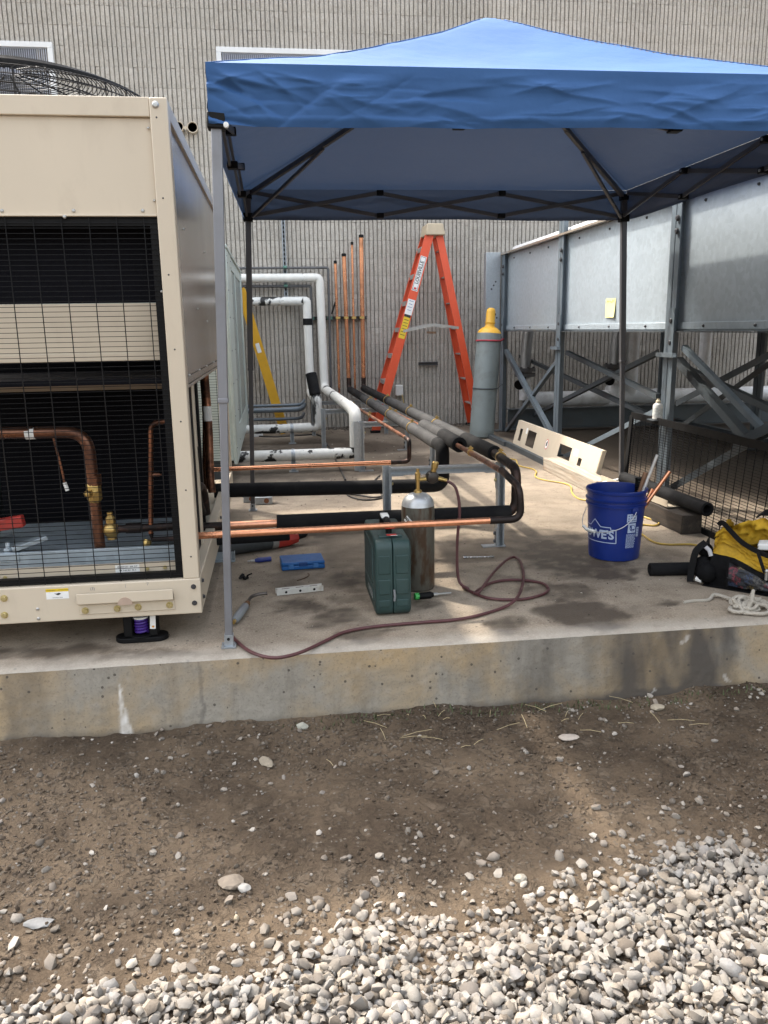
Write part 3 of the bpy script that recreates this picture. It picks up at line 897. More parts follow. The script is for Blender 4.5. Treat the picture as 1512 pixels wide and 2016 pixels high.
def ridged(x, y, s, seed, o=4):
    v = 0; a = 1; f = s
    for k in range(o):
        v += a * (1 - abs(noise.noise(V((x * f + seed, y * f, seed * 1.7)))) * 2.2)
        a *= .5; f *= 2.03
    return v
def valance_fn(P0, P1, out, wr, seed, dropf):
    P0, P1, out = V(P0), V(P1), V(out)
    rc = random.Random(int(seed * 10)); Lv = (P1 - P0).length
    CRE = []
    for q in range(int(46 * Lv)):
        cs = rc.uniform(0, Lv) if q % 5 else rc.choice((rc.uniform(0, .35), Lv - rc.uniform(0, .35)))
        an = rc.gauss(0, .22) + (.5 if cs < .25 else (-.5 if cs > Lv - .25 else 0)) * rc.random()
        CRE.append((cs, rc.uniform(.015, .18), math.cos(an), math.sin(an), rc.uniform(.05, .22), rc.choice((-1, 1, 1)) * rc.uniform(.25, .75), rc.uniform(.004, .011)))
    def fn(u, v):                                              # v: 0 top .. 1 hem
        p = P0.lerp(P1, u); L = (P1 - P0).length
        s = u * L; d = dropf(u) * v
        # slanting creases, packed harder near the corners
        rot = .30 * math.sin(s * 1.7 + seed)
        a = s * math.cos(rot) - d * math.sin(rot) * 2; b_ = d * math.cos(rot) + s * math.sin(rot) * .5
        k = .45 * fb(s * .9, d * 2.6, seed, 3.0, 3)
        for (cs, cdd, ct, sn, hl, am, sg) in CRE:
            if abs(s - cs) > hl + .05: continue
            along = (s - cs) * ct + (d - cdd) * sn; perp = -(s - cs) * sn + (d - cdd) * ct
            if abs(along) > hl: continue
            wv = (1 - (along / hl) ** 2)
            side = sg if perp > 0 else sg * 2.6                 # one flank steep, the other slack
            k += am * wv * math.exp(-abs(perp + .006 * math.sin(along * 14 + cs * 9)) / side)
        ed = min(1, v * 4) 
        cor = 1 + .8 * math.exp(-min(s, L - s) / .12)
        off = wr * k * ed * cor - wr * .4 + .010 * math.sin(s * 2.1 + seed) * v
        roll = .010 * max(0, v - .88) / .12 - (.0022 if v > .84 else 0)
        return p + out * ((off + .004) * ed - roll) + V((0, 0, -d + .004 * (k - .5) * ed * (v > .5)))
    return fn
vd = lambda u: .186 + .004 * math.sin(u * 9)
val = MB()
z_ = EZ + .002
A, B, C_, D = (cpt(-1, -1), cpt(1, -1), cpt(1, 1), cpt(-1, 1))
va = MB(); va.grid(valance_fn((*A, z_ - .004), (*B, z_ + .004), (0, -1, 0), .0125, 3.1, vd), 340, 44)
va.f = [f[::-1] for f in va.f]
va.build('valance', CLOTH, tent, smooth=180)
for P0, P1, out, sd, flip in ((B, C_, (1, 0, 0), 9.2, True), (C_, D, (0, 1, 0), 17.7, True), (D, A, (-1, 0, 0), 23.3, True)):
    m_ = MB(); m_.grid(valance_fn((*P0, z_), (*P1, z_), out, .005, sd, vd), 120, 16)
    m_.f = [f[::-1] for f in m_.f]
    m_.build('valance', CLOTH, tent, smooth=180)

for sx_ in (-1, 1):                                            # stitched hip seams and hem
    for sy_ in (-1, 1):
        m_ = MB(); m_.tube([V(roof((1 + sx_ * t) / 2, (1 + sy_ * t) / 2)) + V((0, 0, .001)) for t in [k / 24 for k in range(1, 25)]], .002, 6)
        m_.build('seam', CLOTH, tent, smooth=180)
def legs(key):
    (bx, by), (tx, ty) = CORN[key]
    p0, p1 = V((bx, by, 0)), V((tx, ty, 2.02))
    q = p0.lerp(p1, .47)
    b = MB(); b.beam(q, p1, .036, .036, up=(0, 1, 0)); b.beam(p0, q + (p1 - q) * .2, .029, .029, up=(0, 1, 0))
    b.beam(q - (p1 - p0).normalized() * .006, q + (p1 - p0).normalized() * .012, .039, .039, up=(0, 1, 0))
    o = b.build('leg', TENTG if key[0] == 'f' else TENTD, tent, bevel=.003)
    f = MB(); f.box(bx - .028, bx + .028, by - .03, by + .03, 0.001, .006); f.beam((bx, by, .006), p0.lerp(p1, .025), .034, .034, up=(0, 1, 0))
    f.build('foot_plate', GALVS, o)
    h = MB(); h.lathe(V((bx, by - .0165, .035)), [(.006, 0), (.006, .003), (.0001, .003)], (0, -1, 0), 10); h.build('pin_hole', BLACKM, o)
    c = MB(); c.beam(p0.lerp(p1, .992), p1 + V((0, 0, .022)), .050, .050, up=(0, 1, 0)); c.build('corner_connector', BLACKP, tent, bevel=.004)
    s = MB(); k = p0.lerp(p1, .925); c2 = p0.lerp(p1, .95); s.beam(k, c2, .06, .06, up=(0, 1, 0)); s.build('slider', BLACKP, tent, bevel=.004)
for k in ('fl', 'bl', 'br', 'fr'): legs(k)

def truss(k0, k1, n=3):
    a, b = V((*CORN[k0][1], 0)), V((*CORN[k1][1], 0))
    d = (b - a).normalized(); side = V((-d.y, d.x, 0)) * .011
    a += d * .035; b -= d * .035
    if k0[0] == 'f' and k1[0] == 'f': a.y += .035; b.y += .035
    zu, zl = 2.043, 1.905
    for i in range(n):
        p, q = a.lerp(b, i / n), a.lerp(b, (i + 1) / n)
        m_ = MB(); m_.beam(p + side + V((0, 0, zu)), q + side + V((0, 0, zl)), .012, .024); m_.build('truss_bar', TENTD, tent, bevel=.002)
        m_ = MB(); m_.beam(p - side + V((0, 0, zl)), q - side + V((0, 0, zu)), .012, .024); m_.build('truss_bar', TENTD, tent, bevel=.002)
    for i in range(1, n):
        p = a.lerp(b, i / n)
        for z in (zu, zl):
            m_ = MB(); m_.beam(p + V((0, 0, z)) - d * .022, p + V((0, 0, z)) + d * .022, .045, .03); m_.build('joint', BLACKP, tent, bevel=.003)
            m_ = MB(); m_.lathe(p + V((0, 0, z)) + side * 2.05, [(.007, 0), (.007, .004), (.0001, .005)], side, 10); m_.build('rivet', STEELB, tent)
truss('bl', 'br'); truss('fl', 'fr'); truss('fl', 'bl'); truss('fr', 'br')
pk = V((1.087, 4.25, EZ + .50))
for k in ('fl', 'bl', 'br', 'fr'):
    c = V((*CORN[k][1], 2.035)); d = (pk - c)
    c2 = c + V((d.x, d.y, 0)).normalized() * .03
    mid = c2.lerp(pk, .46)
    b = MB(); b.beam(c2, mid + (pk - c2) * .03, .026, .026); b.beam(mid, pk, .020, .020)
    b.build('rafter', TENTD, tent, bevel=.002)
    b = MB(); b.beam(V((*CORN[k][1], 1.895)) + V((d.x, d.y, 0)).normalized() * .03, c2.lerp(pk, .36) - V((0, 0, .016)), .018, .018); b.build('knee_brace', TENTD, tent, bevel=.002)
b = MB(); b.lathe(pk - V((0, 0, .03)), [(.05, 0), (.05, .06), (.03, .085), (.0001, .088)]); b.build('peak_hub', BLACKP, tent)
b = MB(); b.lathe(V((CORN['fl'][1][0] + .030, 2.985, 1.872)) , [(.009, -.006), (.009, .012), (.0001, .013)], (0, -1, 0), 10); b.build('plastic_rivet', WHITE, tent)

# ------------------------------------------------------------------ condensing unit
U0, U1, UF, UB = -1.95, -.33, 3.10, 5.62
cu = thing('condensing_unit', 'big cream outdoor condensing unit with a black wire guard, left of the canopy', 'condenser', (-1.14, 4.36, .12))
b = MB(); b.box(U1 - .062, U1, UF, UF + .062, .262, 1.984); b.build('corner_post', CREAM, cu, bevel=.004)
b = MB(); b.box(U1 - .062, U1, UB - .062, UB, .262, 1.984); b.build('corner_post', CREAM, cu, bevel=.004)
b = MB(); b.box(U0, U0 + .062, UF, UF + .062, .262, 1.984); b.build('corner_post', CREAM, cu, bevel=.004)
b = MB(); b.box(U0 + .06, U1 - .0625, UF + .002, UF + .06, 1.922, 1.985); b.build('top_rail', CREAM, cu, bevel=.003)
b = MB(); b.box(U1 - .06, U1 - .002, UF + .0625, UB - .062, 1.926, 1.985); b.build('top_rail', CREAM, cu, bevel=.003)
b = MB(); b.box(U0 + .06, U1 - .0625, UF + .016, UF + .03, 1.604, 1.921); b.box(U0 + .06, U1 - .0625, UF + .004, UF + .03, 1.5975, 1.605)
b.build('upper_panel', CREAM, cu, bevel=.002)
b = MB(); b.box(U0, U1 + .002, UF - .003, UF + .045, .12, .262); b.build('base_rail', CREAM, cu, bevel=.004)
b = MB(); b.box(U1 - .045, U1 + .001, UF + .046, UB, .12, .262); b.build('base_rail', CREAM, cu, bevel=.004)
b = MB(); b.box(U0 + .05, U1 - .05, UF + .05, UB, .13, .20); b.build('base_pan', CREAM, cu)
b = MB(); b.box(U0 + .06, U1 - .01, UF + .02, UB - .01, 1.95, 1.983); b.build('roof_panel', CREAM, cu)
# side: one long glossy panel above, open below
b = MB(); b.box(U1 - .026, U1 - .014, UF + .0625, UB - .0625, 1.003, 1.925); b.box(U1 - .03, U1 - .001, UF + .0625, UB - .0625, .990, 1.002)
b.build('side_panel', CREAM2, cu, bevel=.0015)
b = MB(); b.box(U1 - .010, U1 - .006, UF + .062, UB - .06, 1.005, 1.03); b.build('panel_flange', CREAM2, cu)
# screws of the face
scr = MB(); scr.lathe((0, 0, 0), [(.0065, 0), (.0065, .002), (.004, .005), (.0001, .0055)], seg=10)
SCRM = scr.mesh('screw', STEELB); SCRC = scr.mesh('screw', CREAM); SCRD = scr.mesh('screw', DKBOLT)
FRONT = zto((0, -1, 0)); SIDE = zto((1, 0, 0))
def front(px, py, y=UF): return at(px, py, Y=y)
for px, py in ((125, 226), (264, 227)): inst('screw', SCRC, cu, front(px, py, UF + .016), FRONT)
for px, py in ((4, 415), (145, 415), (281, 415)): inst('screw', SCRM, cu, front(px, py, UF + .016), FRONT)
inst('screw', SCRM, cu, front(127, 427, UF + .004), FRONT)
inst('screw', SCRM, cu, front(306, 206), FRONT, (1.9, 1.9, 1.2))
for px, py in ((308, 231), (321, 390), (332, 541), (344, 688), (356, 830), (366, 965), (376, 1096)): inst('screw', SCRD, cu, front(px, py), FRONT, (.5, .5, .3))
for px, py in ((292, 252), (304, 395), (318, 574)): inst('screw', SCRM, cu, front(px, py, UF + .01), FRONT, (.7, .7, 1))
for y, z in ((3.5, 1.6), (3.9, 1.3), (4.5, 1.6), (3.35, 1.03), (3.8, 1.03), (4.2, 1.03), (4.7, 1.03), (4.4, 1.25)): inst('screw', SCRM, cu, (U1 - .013, y, z), SIDE, (.8, .8, 1))
hexb = MB(); hexb.lathe((0, 0, 0), [(.0135, 0), (.0135, .002)], seg=16); hexb.lathe((0, 0, .002), [(.0105, 0), (.0105, .006), (.009, .008), (.0001, .008)], seg=6)
HEXY = hexb.mesh('bolt', ZINCY, 25); HEXD = hexb.mesh('bolt', DKBOLT, 25)
for px, py in ((8, 1178), (9, 1211)): inst('bolt', HEXY, cu, front(px, py, UF - .003), FRONT)
for px, py in ((74, 1199), (76, 1218)): inst('screw', SCRM, cu, front(px, py, UF - .003), FRONT)
for px, py in ((381, 1155), (383, 1187)): inst('bolt', HEXD, cu, front(px, py, UF - .003), FRONT, (.75, .75, .9))
for y, z in ((3.16, .235), (3.17, .165), (4.3, .23), (4.3, .17)): inst('bolt', HEXD, cu, (U1 + .001, y, z), SIDE, (.75, .75, .9))

# lifting bracket: folded plate with a half-round notch
lx0, lx1 = front(155, 1180).x, front(344, 1180).x
lz0, lz1, lzm = front(250, 1204).z, front(250, 1160).z, front(250, 1183).z
b = MB()
yb = UF - .004
def bk(xa, xb):
    pr = [(yb, lz0), (yb - .005, lz0), (yb - .005, lzm - .004), (yb - .030, lzm + .006), (yb - .030, lz1), (yb - .025, lz1), (yb - .025, lzm + .008), (yb, lzm - .001)]
    n = len(pr); vs = [(xa, y, z) for y, z in pr] + [(xb, y, z) for y, z in pr]
    b.add(vs, [(i, (i + 1) % n, n + (i + 1) % n, n + i) for i in range(n)] + [tuple(range(n))[::-1], tuple(range(n, 2 * n))])
bk(lx0, lx1)
lb = b.build('lifting_bracket', CREAM, cu, bevel=.002)
cx = front(249, 1180).x
b = MB(); n = 16
pts = [(cx + .028 * math.cos(math.pi * k / n), yb - .0315, lzm - .004 + .030 * math.sin(math.pi * k / n)) for k in range(n + 1)]
b.add(pts + [(x, y + .004, z) for x, y, z in pts], [tuple(range(n + 1)), tuple(range(n + 1, 2 * n + 2))[::-1]] + [(i, i + 1, n + 2 + i, n + 1 + i) for i in range(n)])
b.build('lifting_notch', M('bare_primer', (.42, .31, .24), .6, 0, .1, 20), lb)
for px, py in ((168, 1202), (231, 1198), (272, 1195), (334, 1191)): inst('bolt', HEXY, lb, front(px, py, yb - .005), FRONT)

# wire guard
gx0, gx1, gz0, gz1 = U0 + .062, U1 - .063, .266, 1.597
wr = MB(); yw = UF + .012
z = gz0 + .012
while z < gz1:
    wr.tube([(gx0, yw, z), (gx1, yw, z)], .0014, seg=4, caps=False); z += .0178
x = gx1 - .047
while x > gx0:
    wr.tube([(x, yw - .003, gz0), (x, yw - .003, gz1)], .0019, seg=5, caps=False); x -= .0935
wr.build('wire_guard', BLACKW, cu, kind='stuff')
b = MB(); b.box(gx1 - .028, gx1, UF + .018, UF + .045, gz0, gz1); b.box(gx0, gx1 - .028, UF + .018, UF + .045, gz1 - .03, gz1); b.box(gx0, gx1 - .028, UF + .018, UF + .045, gz0, gz0 + .022)
b.build('guard_backing', BLACKP, cu)
# inside
yi = UF + .12
z1, z2 = at(150, 597, Y=yi).z, at(150, 712, Y=yi).z
b = MB(); b.box(gx0, gx1, yi + .01, yi + .03, z1, 1.92); b.build('upper_coil', INNER, cu)
b = MB(); b.box(gx0, gx1 - .02, yi, yi + .012, z2, z1 - .002); b.box(gx0, gx1 - .02, yi - .012, yi, z2, z2 + .03); b.build('inner_panel', CREAM, cu, bevel=.002)
z3 = at(150, 762, Y=yi + .3).z
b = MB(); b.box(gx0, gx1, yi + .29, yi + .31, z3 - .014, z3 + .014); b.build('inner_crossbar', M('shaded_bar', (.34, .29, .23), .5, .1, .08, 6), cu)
b = MB(); b.box(gx0, gx1, yi + .75, yi + .78, .2, z1); b.box(gx1 + .02, gx1 + .025, UF + .07, UF + .55, .2, 1.0); b.build('compartment_wall', INNER, cu)
b = MB(); b.box(U0 + .06, U1 - .06, UF + .07, UB - .07, 1.01, 1.03); b.build('deck', INNER, cu)
pz = at(200, 1080, Y=yi + .12).z
b = MB(); b.box(gx0, gx1, yi + .1, yi + .7, pz - .02, pz - .012); b.box(gx0, gx1 - .02, yi + .085, yi + .1, pz - .06, pz + .008); b.build('compressor_rail', GALV, cu, bevel=.002)
b = MB(); b.box(gx0, gx1, UF + .06, UF + .075, .262, at(200, 1112, Y=UF + .06).z); b.build('inner_rail', CREAM, cu, bevel=.002)
for px, py in ((10, 1138), (290, 1120), (325, 1117)): inst('screw', HEXY, cu, at(px, py, Y=UF + .06), FRONT, (.6, .6, .8))
ip = lambda px, py, y=yi + .16: at(px, py, Y=y)
b = MB(); b.tube(fillet([ip(-40, 853), ip(172, 850), ip(184, 962)], .09, 8), .0245, 16); b.tube([ip(184, 965), ip(197, 1078)], .0225, 16); b.lathe(ip(185, 945), [(.03, -.02), (.03, .02)], (0, 0, 1), 16)
sp_ = b.build('suction_pipe', copper('copper_suction', .38, .62, 6, (.27, .125, .075), (.08, .042, .032)), cu)
b = MB(); b.tube([ip(51, 853), ip(69, 852)], .0255, 16); b.build('white_tape', WHITE, sp_)
b = MB(); b.ball(ip(185, 968), .03, 14, 10); b.lathe(ip(185, 968) + V((0, 0, -.045)), [(.022, 0), (.03, .015), (.03, .075), (.022, .09)], (0, 0, 1), 8); b.lathe(ip(178, 968), [(.017, .02), (.017, .05), (.010, .06), (.0001, .062)], (0, -1, 0), 6)
b.build('service_valve', BRASS, cu, smooth=30)
b = MB(); b.tube(smooth_path([ip(104, 858), ip(112, 888), ip(120, 918), ip(127, 950)], 4), .0045, 8); cap = b.build('capillary_tube', COPD, cu)
b = MB(); b.tube([ip(127, 950), ip(133, 966)], .008, 8); b.build('white_tip', WHITE, cap)
b = MB(); b.tube(fillet([ip(330, 829), ip(297, 833), ip(297, 1050)], .035, 8), .0105, 12); b.lathe(ip(298, 935), [(.008, 0), (.008, .03), (.005, .04), (.0001, .04)], (1, 0, 0), 8); b.build('liquid_pipe', COPD, cu)
b = MB(); b.tube([ip(205, 1043), ip(352, 1035)], .016, 12); b.lathe(ip(263, 1040), [(.021, -.03), (.021, .03)], (1, 0, 0), 12); b.tube([ip(298, 1050), ip(300, 1062), ip(352, 1060)], .011, 10); b.build('header_pipe', COPDK, cu)
b = MB(); b.ball(ip(219, 1043), .034, 14, 10); b.lathe(ip(219, 1043), [(.02, -.04), (.02, .05), (.012, .06), (.012, .075), (.0001, .076)], (0, 0, 1), 8); b.build('ball_valve', BRASS, cu, smooth=30)
b = MB(); b.lathe(ip(291, 1062), [(.014, 0), (.018, .01), (.014, .03), (.011, .034), (.011, .06), (.0001, .062)], (-.25, -.2, -1), 8); b.build('schrader_valve', BRASS, cu)
p = ip(20, 1032, yi + .08)
b = MB(); b.beam(p - V((.12, 0, .012)), p + V((.052, 0, .012)), .04, .045); b.build('red_bracket', REDP, cu, bevel=.004)
p = ip(35, 1090, yi + .1)
b = MB(); b.box(p.x - .2, p.x + .01, p.y - .02, p.y + .09, p.z - .03, p.z + .005); b.beam(p + V((-.02, 0, .02)), p + V((.10, .06, .05)), .05, .02); b.lathe(p + V((-.04, .02, .005)), [(.02, 0), (.02, .015), (.01, .016), (.01, .04), (.0001, .04)], seg=6); b.build('compressor_foot', GALV, cu, bevel=.003)
b = MB(); b.lathe(ip(-70, 1000, yi + .35), [(.15, -.1), (.15, .35), (.10, .42), (.0001, .44)], seg=28); b.build('compressor', BLACKP, cu)

# open side below the panel: uprights and copper
b = MB(); b.box(U1 - .10, U1 - .03, 3.62, 3.68, .262, 1.0); b.build('inner_upright', CREAM, cu, bevel=.003)
b = MB(); b.box(U1 - .16, U1 - .05, 4.02, 4.06, .262, 1.0); b.build('inner_upright', BLACKP, cu, bevel=.003)
b = MB(); b.box(U1 - .42, U1 - .40, UF + .95, UB - .06, .2, 1.0); b.build('side_liner', INNER, cu)
def spx(px, py, x=U1 - .06): return at(px, py, X=x)
for path, r, mt in (
    (fillet([(-.39, 3.34, 1.0), (-.39, 3.34, .72), (-.385, 3.38, .55)], .05), .016, COPD),
    (fillet([(-.40, 3.56, 1.0), (-.39, 3.62, .86), (-.385, 3.66, .74)], .05), .022, COPDK),
    (fillet([(-.385, 4.55, 1.0), (-.385, 4.58, .86), (-.38, 4.55, .70), (-.385, 4.5, .40), (-.38, 4.5, .33)], .08), .022, COPD),
    (fillet([(-.42, 4.85, 1.0), (-.41, 4.8, .9), (-.40, 4.7, .72), (-.41, 4.62, .5), (-.41, 4.6, .33)], .08), .024, COP),
    (fillet([(-.42, 3.70, .30), (-.40, 3.74, .46), (-.38, 3.84, .50), (-.37, 3.92, .44), (-.37, 3.96, .33)], .06), .022, COPDK),
    (fillet([(-.37, 3.66, .70), (-.375, 3.7, .45), (-.375, 3.86, .36)], .06), .016, BLACKP)):
    b = MB(); b.tube(path, r, 12); b.build('side_pipe', mt, cu)
b = MB(); b.tube([(-.39, 3.345, .80), (-.39, 3.345, .755)], .0175, 12); b.build('white_tape', WHITE, cu)
b = MB(); b.tube([(-.383, 4.55, .80), (-.382, 4.55, .72)], .0235, 12); b.build('white_tape', WHITE, cu)
b = MB()
for k in range(40): b.tube([(-.40 - .5, UB - .02, .28 + k * .0178), (-.335, UB - .02, .28 + k * .0178)], .0016, seg=4, caps=False)
for k in range(7): b.tube([(-.40 - .08 * k, UB - .024, .27), (-.40 - .08 * k, UB - .024, 1.0)], .002, seg=4, caps=False)
b.build('rear_wire_guard', BLACKW, cu, kind='stuff')

# fans on the roof
def fan(cx, cy):
    b = MB(); b.lathe((cx, cy, 1.984), [(.61, 0), (.61, .03), (.595, .035), (.595, 0)], seg=48); col = b.build('fan_collar', BLACKP, cu)
    g = MB(); R = .595; zc = 2.145
    dome = lambda r: zc + .14 * (1 - (r / R) ** 2) ** .8
    r = .06
    while r <= R + .001:
        g.ring((cx, cy, dome(min(r, R))), r, (0, 0, 1), .0021, 64, 5); r += .0155
    for k in range(16):
        a = math.pi * 2 * k / 16 + .1
        g.tube([(cx + math.cos(a) * R * t, cy + math.sin(a) * R * t, dome(R * t) - .004) for t in (.1, .25, .4, .55, .7, .82, .92, .97, 1)], .003, seg=5)
    for z in (2.03, 2.06, 2.09, 2.12): g.ring((cx, cy, z), R, (0, 0, 1), .0023, 64, 5)
    for k in range(32):
        a = math.pi * 2 * k / 32 + .1; g.tube([(cx + math.cos(a) * R, cy + math.sin(a) * R, 2.0), (cx + math.cos(a) * R, cy + math.sin(a) * R, zc)], .0025, seg=5)
    g.build('fan_guard', BLACKW, col, kind='stuff')
    b = MB(); b.lathe((cx, cy, 1.985), [(.58, .002), (.0001, .003)], seg=40); b.build('fan_well', BLACKM, col)
    for k in range(4):
        a0 = math.pi / 2 * k
        b = MB(); b.grid(lambda u, v: (cx + (.1 + .42 * u) * math.cos(a0 + .9 * (v - .5)), cy + (.1 + .42 * u) * math.sin(a0 + .9 * (v - .5)), 2.03 + .07 * (v - .5) + .012), 6, 6); b.build('fan_blade', GREYPL, col)
    b = MB(); b.lathe((cx, cy, 1.99), [(.1, 0), (.1, .12), (.07, .14), (.0001, .14)], seg=24); b.build('fan_motor', BLACKP, col)
fan(-1.07, 3.93); fan(-1.07, 5.12)

# lettering helper: flat text laid on a surface
def text_mesh(body, size, bold=0.0, spacing=1.0, align='CENTER'):
    cu_ = bpy.data.curves.new('lettering', 'FONT'); cu_.body = body; cu_.size = size; cu_.offset = bold; cu_.space_character = spacing
    cu_.align_x = align; cu_.align_y = 'CENTER'; cu_.resolution_u = 3
    o = bpy.data.objects.new('lettering', cu_); COL.objects.link(o)
    dg = bpy.context.evaluated_depsgraph_get()
    me = bpy.data.meshes.new_from_object(o.evaluated_get(dg))
    bpy.data.objects.remove(o); bpy.data.curves.remove(cu_)
    vs = [v.co.copy() for v in me.vertices]; fs = [tuple(p.vertices) for p in me.polygons]
    bpy.data.meshes.remove(me)
    return vs, fs

def text_on(mb, body, size, org, ux, uy, n, lift=.0008, bold=0.0, mi=0, sx=1.0, spacing=1.0):
    vs, fs = text_mesh(body, size, bold, spacing)
    ux, uy, n = V(ux).normalized(), V(uy).normalized(), V(n).normalized()
    mb.add([V(org) + ux * v.x * sx + uy * v.y + n * lift for v in vs], fs, mi)

INK = M('black_ink', (.02, .02, .022), .6, 0, .05, 10)
YEL = M('yellow_label', (.75, .52, .03), .5, 0, .05, 10)
PAPER = M('white_label', (.78, .78, .76), .55, 0, .04, 20)
def rect_on(mb, c, ux, uy, n, w_, h_, lift, mi):
    c, ux, uy, n = V(c), V(ux).normalized(), V(uy).normalized(), V(n).normalized()
    mb.add([c + ux * a * w_ / 2 + uy * b_ * h_ / 2 + n * lift for a, b_ in ((-1, -1), (1, -1), (1, 1), (-1, 1))], [(0, 1, 2, 3)], mi)

X_, Z_, NF = (1, 0, 0), (0, 0, 1), (0, -1, 0)
c = front(113, 1169, UF - .003); wv, hv = .083, .041
b = MB(); rect_on(b, c, X_, Z_, NF, wv, hv, .0006, 0); rect_on(b, c + V((0, 0, .0145)), X_, Z_, NF, wv, .012, .0009, 1)
text_on(b, '! WARNING ! ATTENTION', .0072, c + V((0, 0, .0145)), X_, Z_, NF, .0012, 0, 2)
text_on(b, 'Lift points here', .006, c + V((0, 0, -.0145)), X_, Z_, NF, .0012, 0, 2)
b.add([c + V((-.012, -.0012, .002)), c + V((.002, -.0012, -.006)), c + V((.014, -.0012, .000)), c + V((.006, -.0012, .004)), c + V((-.004, -.0012, .001))], [(0, 1, 2, 3, 4)], 2)
b.build('warning_label', [PAPER, YEL, INK], cu, smooth=0)
c = at(251, 1119, Y=UF + .06)
b = MB(); rect_on(b, c, X_, Z_, NF, .092, .030, .0008, 0)
text_on(b, '4508341251  SER 317', .0085, c + V((0, 0, .007)), X_, Z_, NF, .0014, .0001, 1)
text_on(b, '208  3 60  50.1  80 A', .0075, c + V((0, 0, -.007)), X_, Z_, NF, .0014, .0001, 1)
b.build('serial_label', [PAPER, INK], cu, smooth=0)
for (px, py, s) in ((182, 1159, '(3)'), (247, 1153, '|'), (290, 1150, "'7")):
    b = MB(); text_on(b, s, .016, front(px, py, UF - .003), X_, Z_, NF, .0006); b.build('pen_mark', M('marker_grey', (.16, .17, .20), .7), cu, smooth=0)

# spring isolator carrying the front of the unit
p = at(281, 1258, Z=0)
iso = thing('spring_isolator', 'black spring isolator with a purple coil under the front of the cream unit', 'isolator', p)
def stadium(c, w_, d_, z0, z1, n=10):
    pts = []
    r = d_ / 2
    for k in range(n + 1):
        a = -math.pi / 2 + math.pi * k / n; pts.append((c.x + w_ / 2 - r + r * math.cos(a), c.y + r * math.sin(a)))
    for k in range(n + 1):
        a = math.pi / 2 + math.pi * k / n; pts.append((c.x - w_ / 2 + r + r * math.cos(a), c.y + r * math.sin(a)))
    m_ = MB(); N = len(pts)
    m_.add([(x, y, z0) for x, y in pts] + [(x, y, z1) for x, y in pts], [(i, (i + 1) % N, N + (i + 1) % N, N + i) for i in range(N)] + [tuple(range(N))[::-1], tuple(range(N, 2 * N))])
    return m_
b = stadium(p, .205, .085, 0.0005, .020); b.lathe(p + V((0, 0, .02)), [(.048, 0), (.046, .006), (.0001, .007)]); b.build('base_plate', BLACKP, iso, bevel=.003)
for s in (-1, 1):
    b = MB(); b.box(p.x + s * .049 - .017, p.x + s * .049 + .017, p.y - .026, p.y + .03, .02, .118); b.build('side_column', BLACKP, iso, bevel=.004)
b = MB(); b.box(p.x - .066, p.x + .066, p.y - .03, p.y + .034, .1105, .1195); b.build('top_plate', BLACKP, iso)
b = MB(); b.tube([p + V((math.cos(a) * .0235, math.sin(a) * .0235, .030 + .060 * a / (2 * math.pi * 5))) for a in [2 * math.pi * 5 * k / 120 for k in range(121)]], .0058, 8)
b.build('coil_spring', M('purple_spring_paint', (.055, .02, .21), .35, .1, .1, 20), iso)
b = MB(); b.lathe(p + V((0, 0, .092)), [(.03, 0), (.03, .007), (.0001, .008)]); cpz = b.build('spring_cap', WHITE, iso)
b = MB(); b.lathe(p + V((0, 0, .10)), [(.006, 0), (.006, .018)], seg=10); b.build('stud', STEELB, iso)
b = MB(); c = V((p.x + .049, p.y - .0265, .078)); rect_on(b, c, (1, 0, -.04), (.06, 0, 1), NF, .022, .055, .0006, 0); rect_on(b, c + V((.0, 0, -.018)), X_, Z_, NF, .010, .008, .001, 1)
b.build('paper_tag', [PAPER, M('orange_print', (.6, .28, .06), .6)], iso, smooth=0)

# ------------------------------------------------------------------ older pale green unit behind
PGREEN = M('pale_green_enamel', (.42, .475, .445), .45, .1, .06, 3, .0005, 60, (.3, .3, .27), .35, 5)
def perf_mat():
    m, nt, b = newmat('perforated_green_panel')
    co = nco(nt)
    sx = nt.nodes.new('ShaderNodeSeparateXYZ'); nt.links.new(co, sx.inputs[0])
    a = nmath(nt, 'SINE', nmath(nt, 'MULTIPLY', sx.outputs[1], 230)); c = nmath(nt, 'SINE', nmath(nt, 'MULTIPLY', sx.outputs[2], 230))
    h = nmath(nt, 'GREATER_THAN', nmath(nt, 'MULTIPLY', a, c), .12)
    setp(nt, b, 'Base Color', nmix(nt, h, (.36, .40, .38), (.04, .05, .05))); setp(nt, b, 'Roughness', .5)
    return m
PERF = perf_mat()
ou = thing('old_cabinet', 'pale green metal cabinet with perforated side panels behind the cream unit', 'cabinet', (-1.0, 8.0, .16))
b = MB(); b.box(-1.7, -.36, 6.46, 9.3, .2, 1.78); b.build('body', PGREEN, ou)
b = MB(); b.box(-.358, -.33, 6.44, 7.05, .17, 1.80); b.build('side_post', PGREEN, ou, bevel=.006)
for za, zb in ((.17, .40), (1.70, 1.80)):
    b = MB(); b.box(-.358, -.338, 7.052, 9.05, za, zb); b.build('side_rail', PGREEN, ou, bevel=.004)
b = MB(); b.box(-.358, -.345, 7.052, 7.78, .401, 1.699); b.build('perforated_panel', PERF, ou)
b = MB(); b.box(-.358, -.345, 7.84, 9.05, .401, 1.699); b.build('perforated_panel', PERF, ou)
b = MB(); b.box(-.358, -.335, 7.782, 7.838, .401, 1.699); b.build('mullion', PGREEN, ou, bevel=.003)
b = MB(); b.box(-.358, -.33, 9.052, 9.3, .17, 1.80); b.build('side_post', PGREEN, ou, bevel=.006)
b = MB(); b.box(-1.72, -.325, 6.43, 9.32, 1.801, 1.83); b.build('lid', PGREEN, ou, bevel=.006)
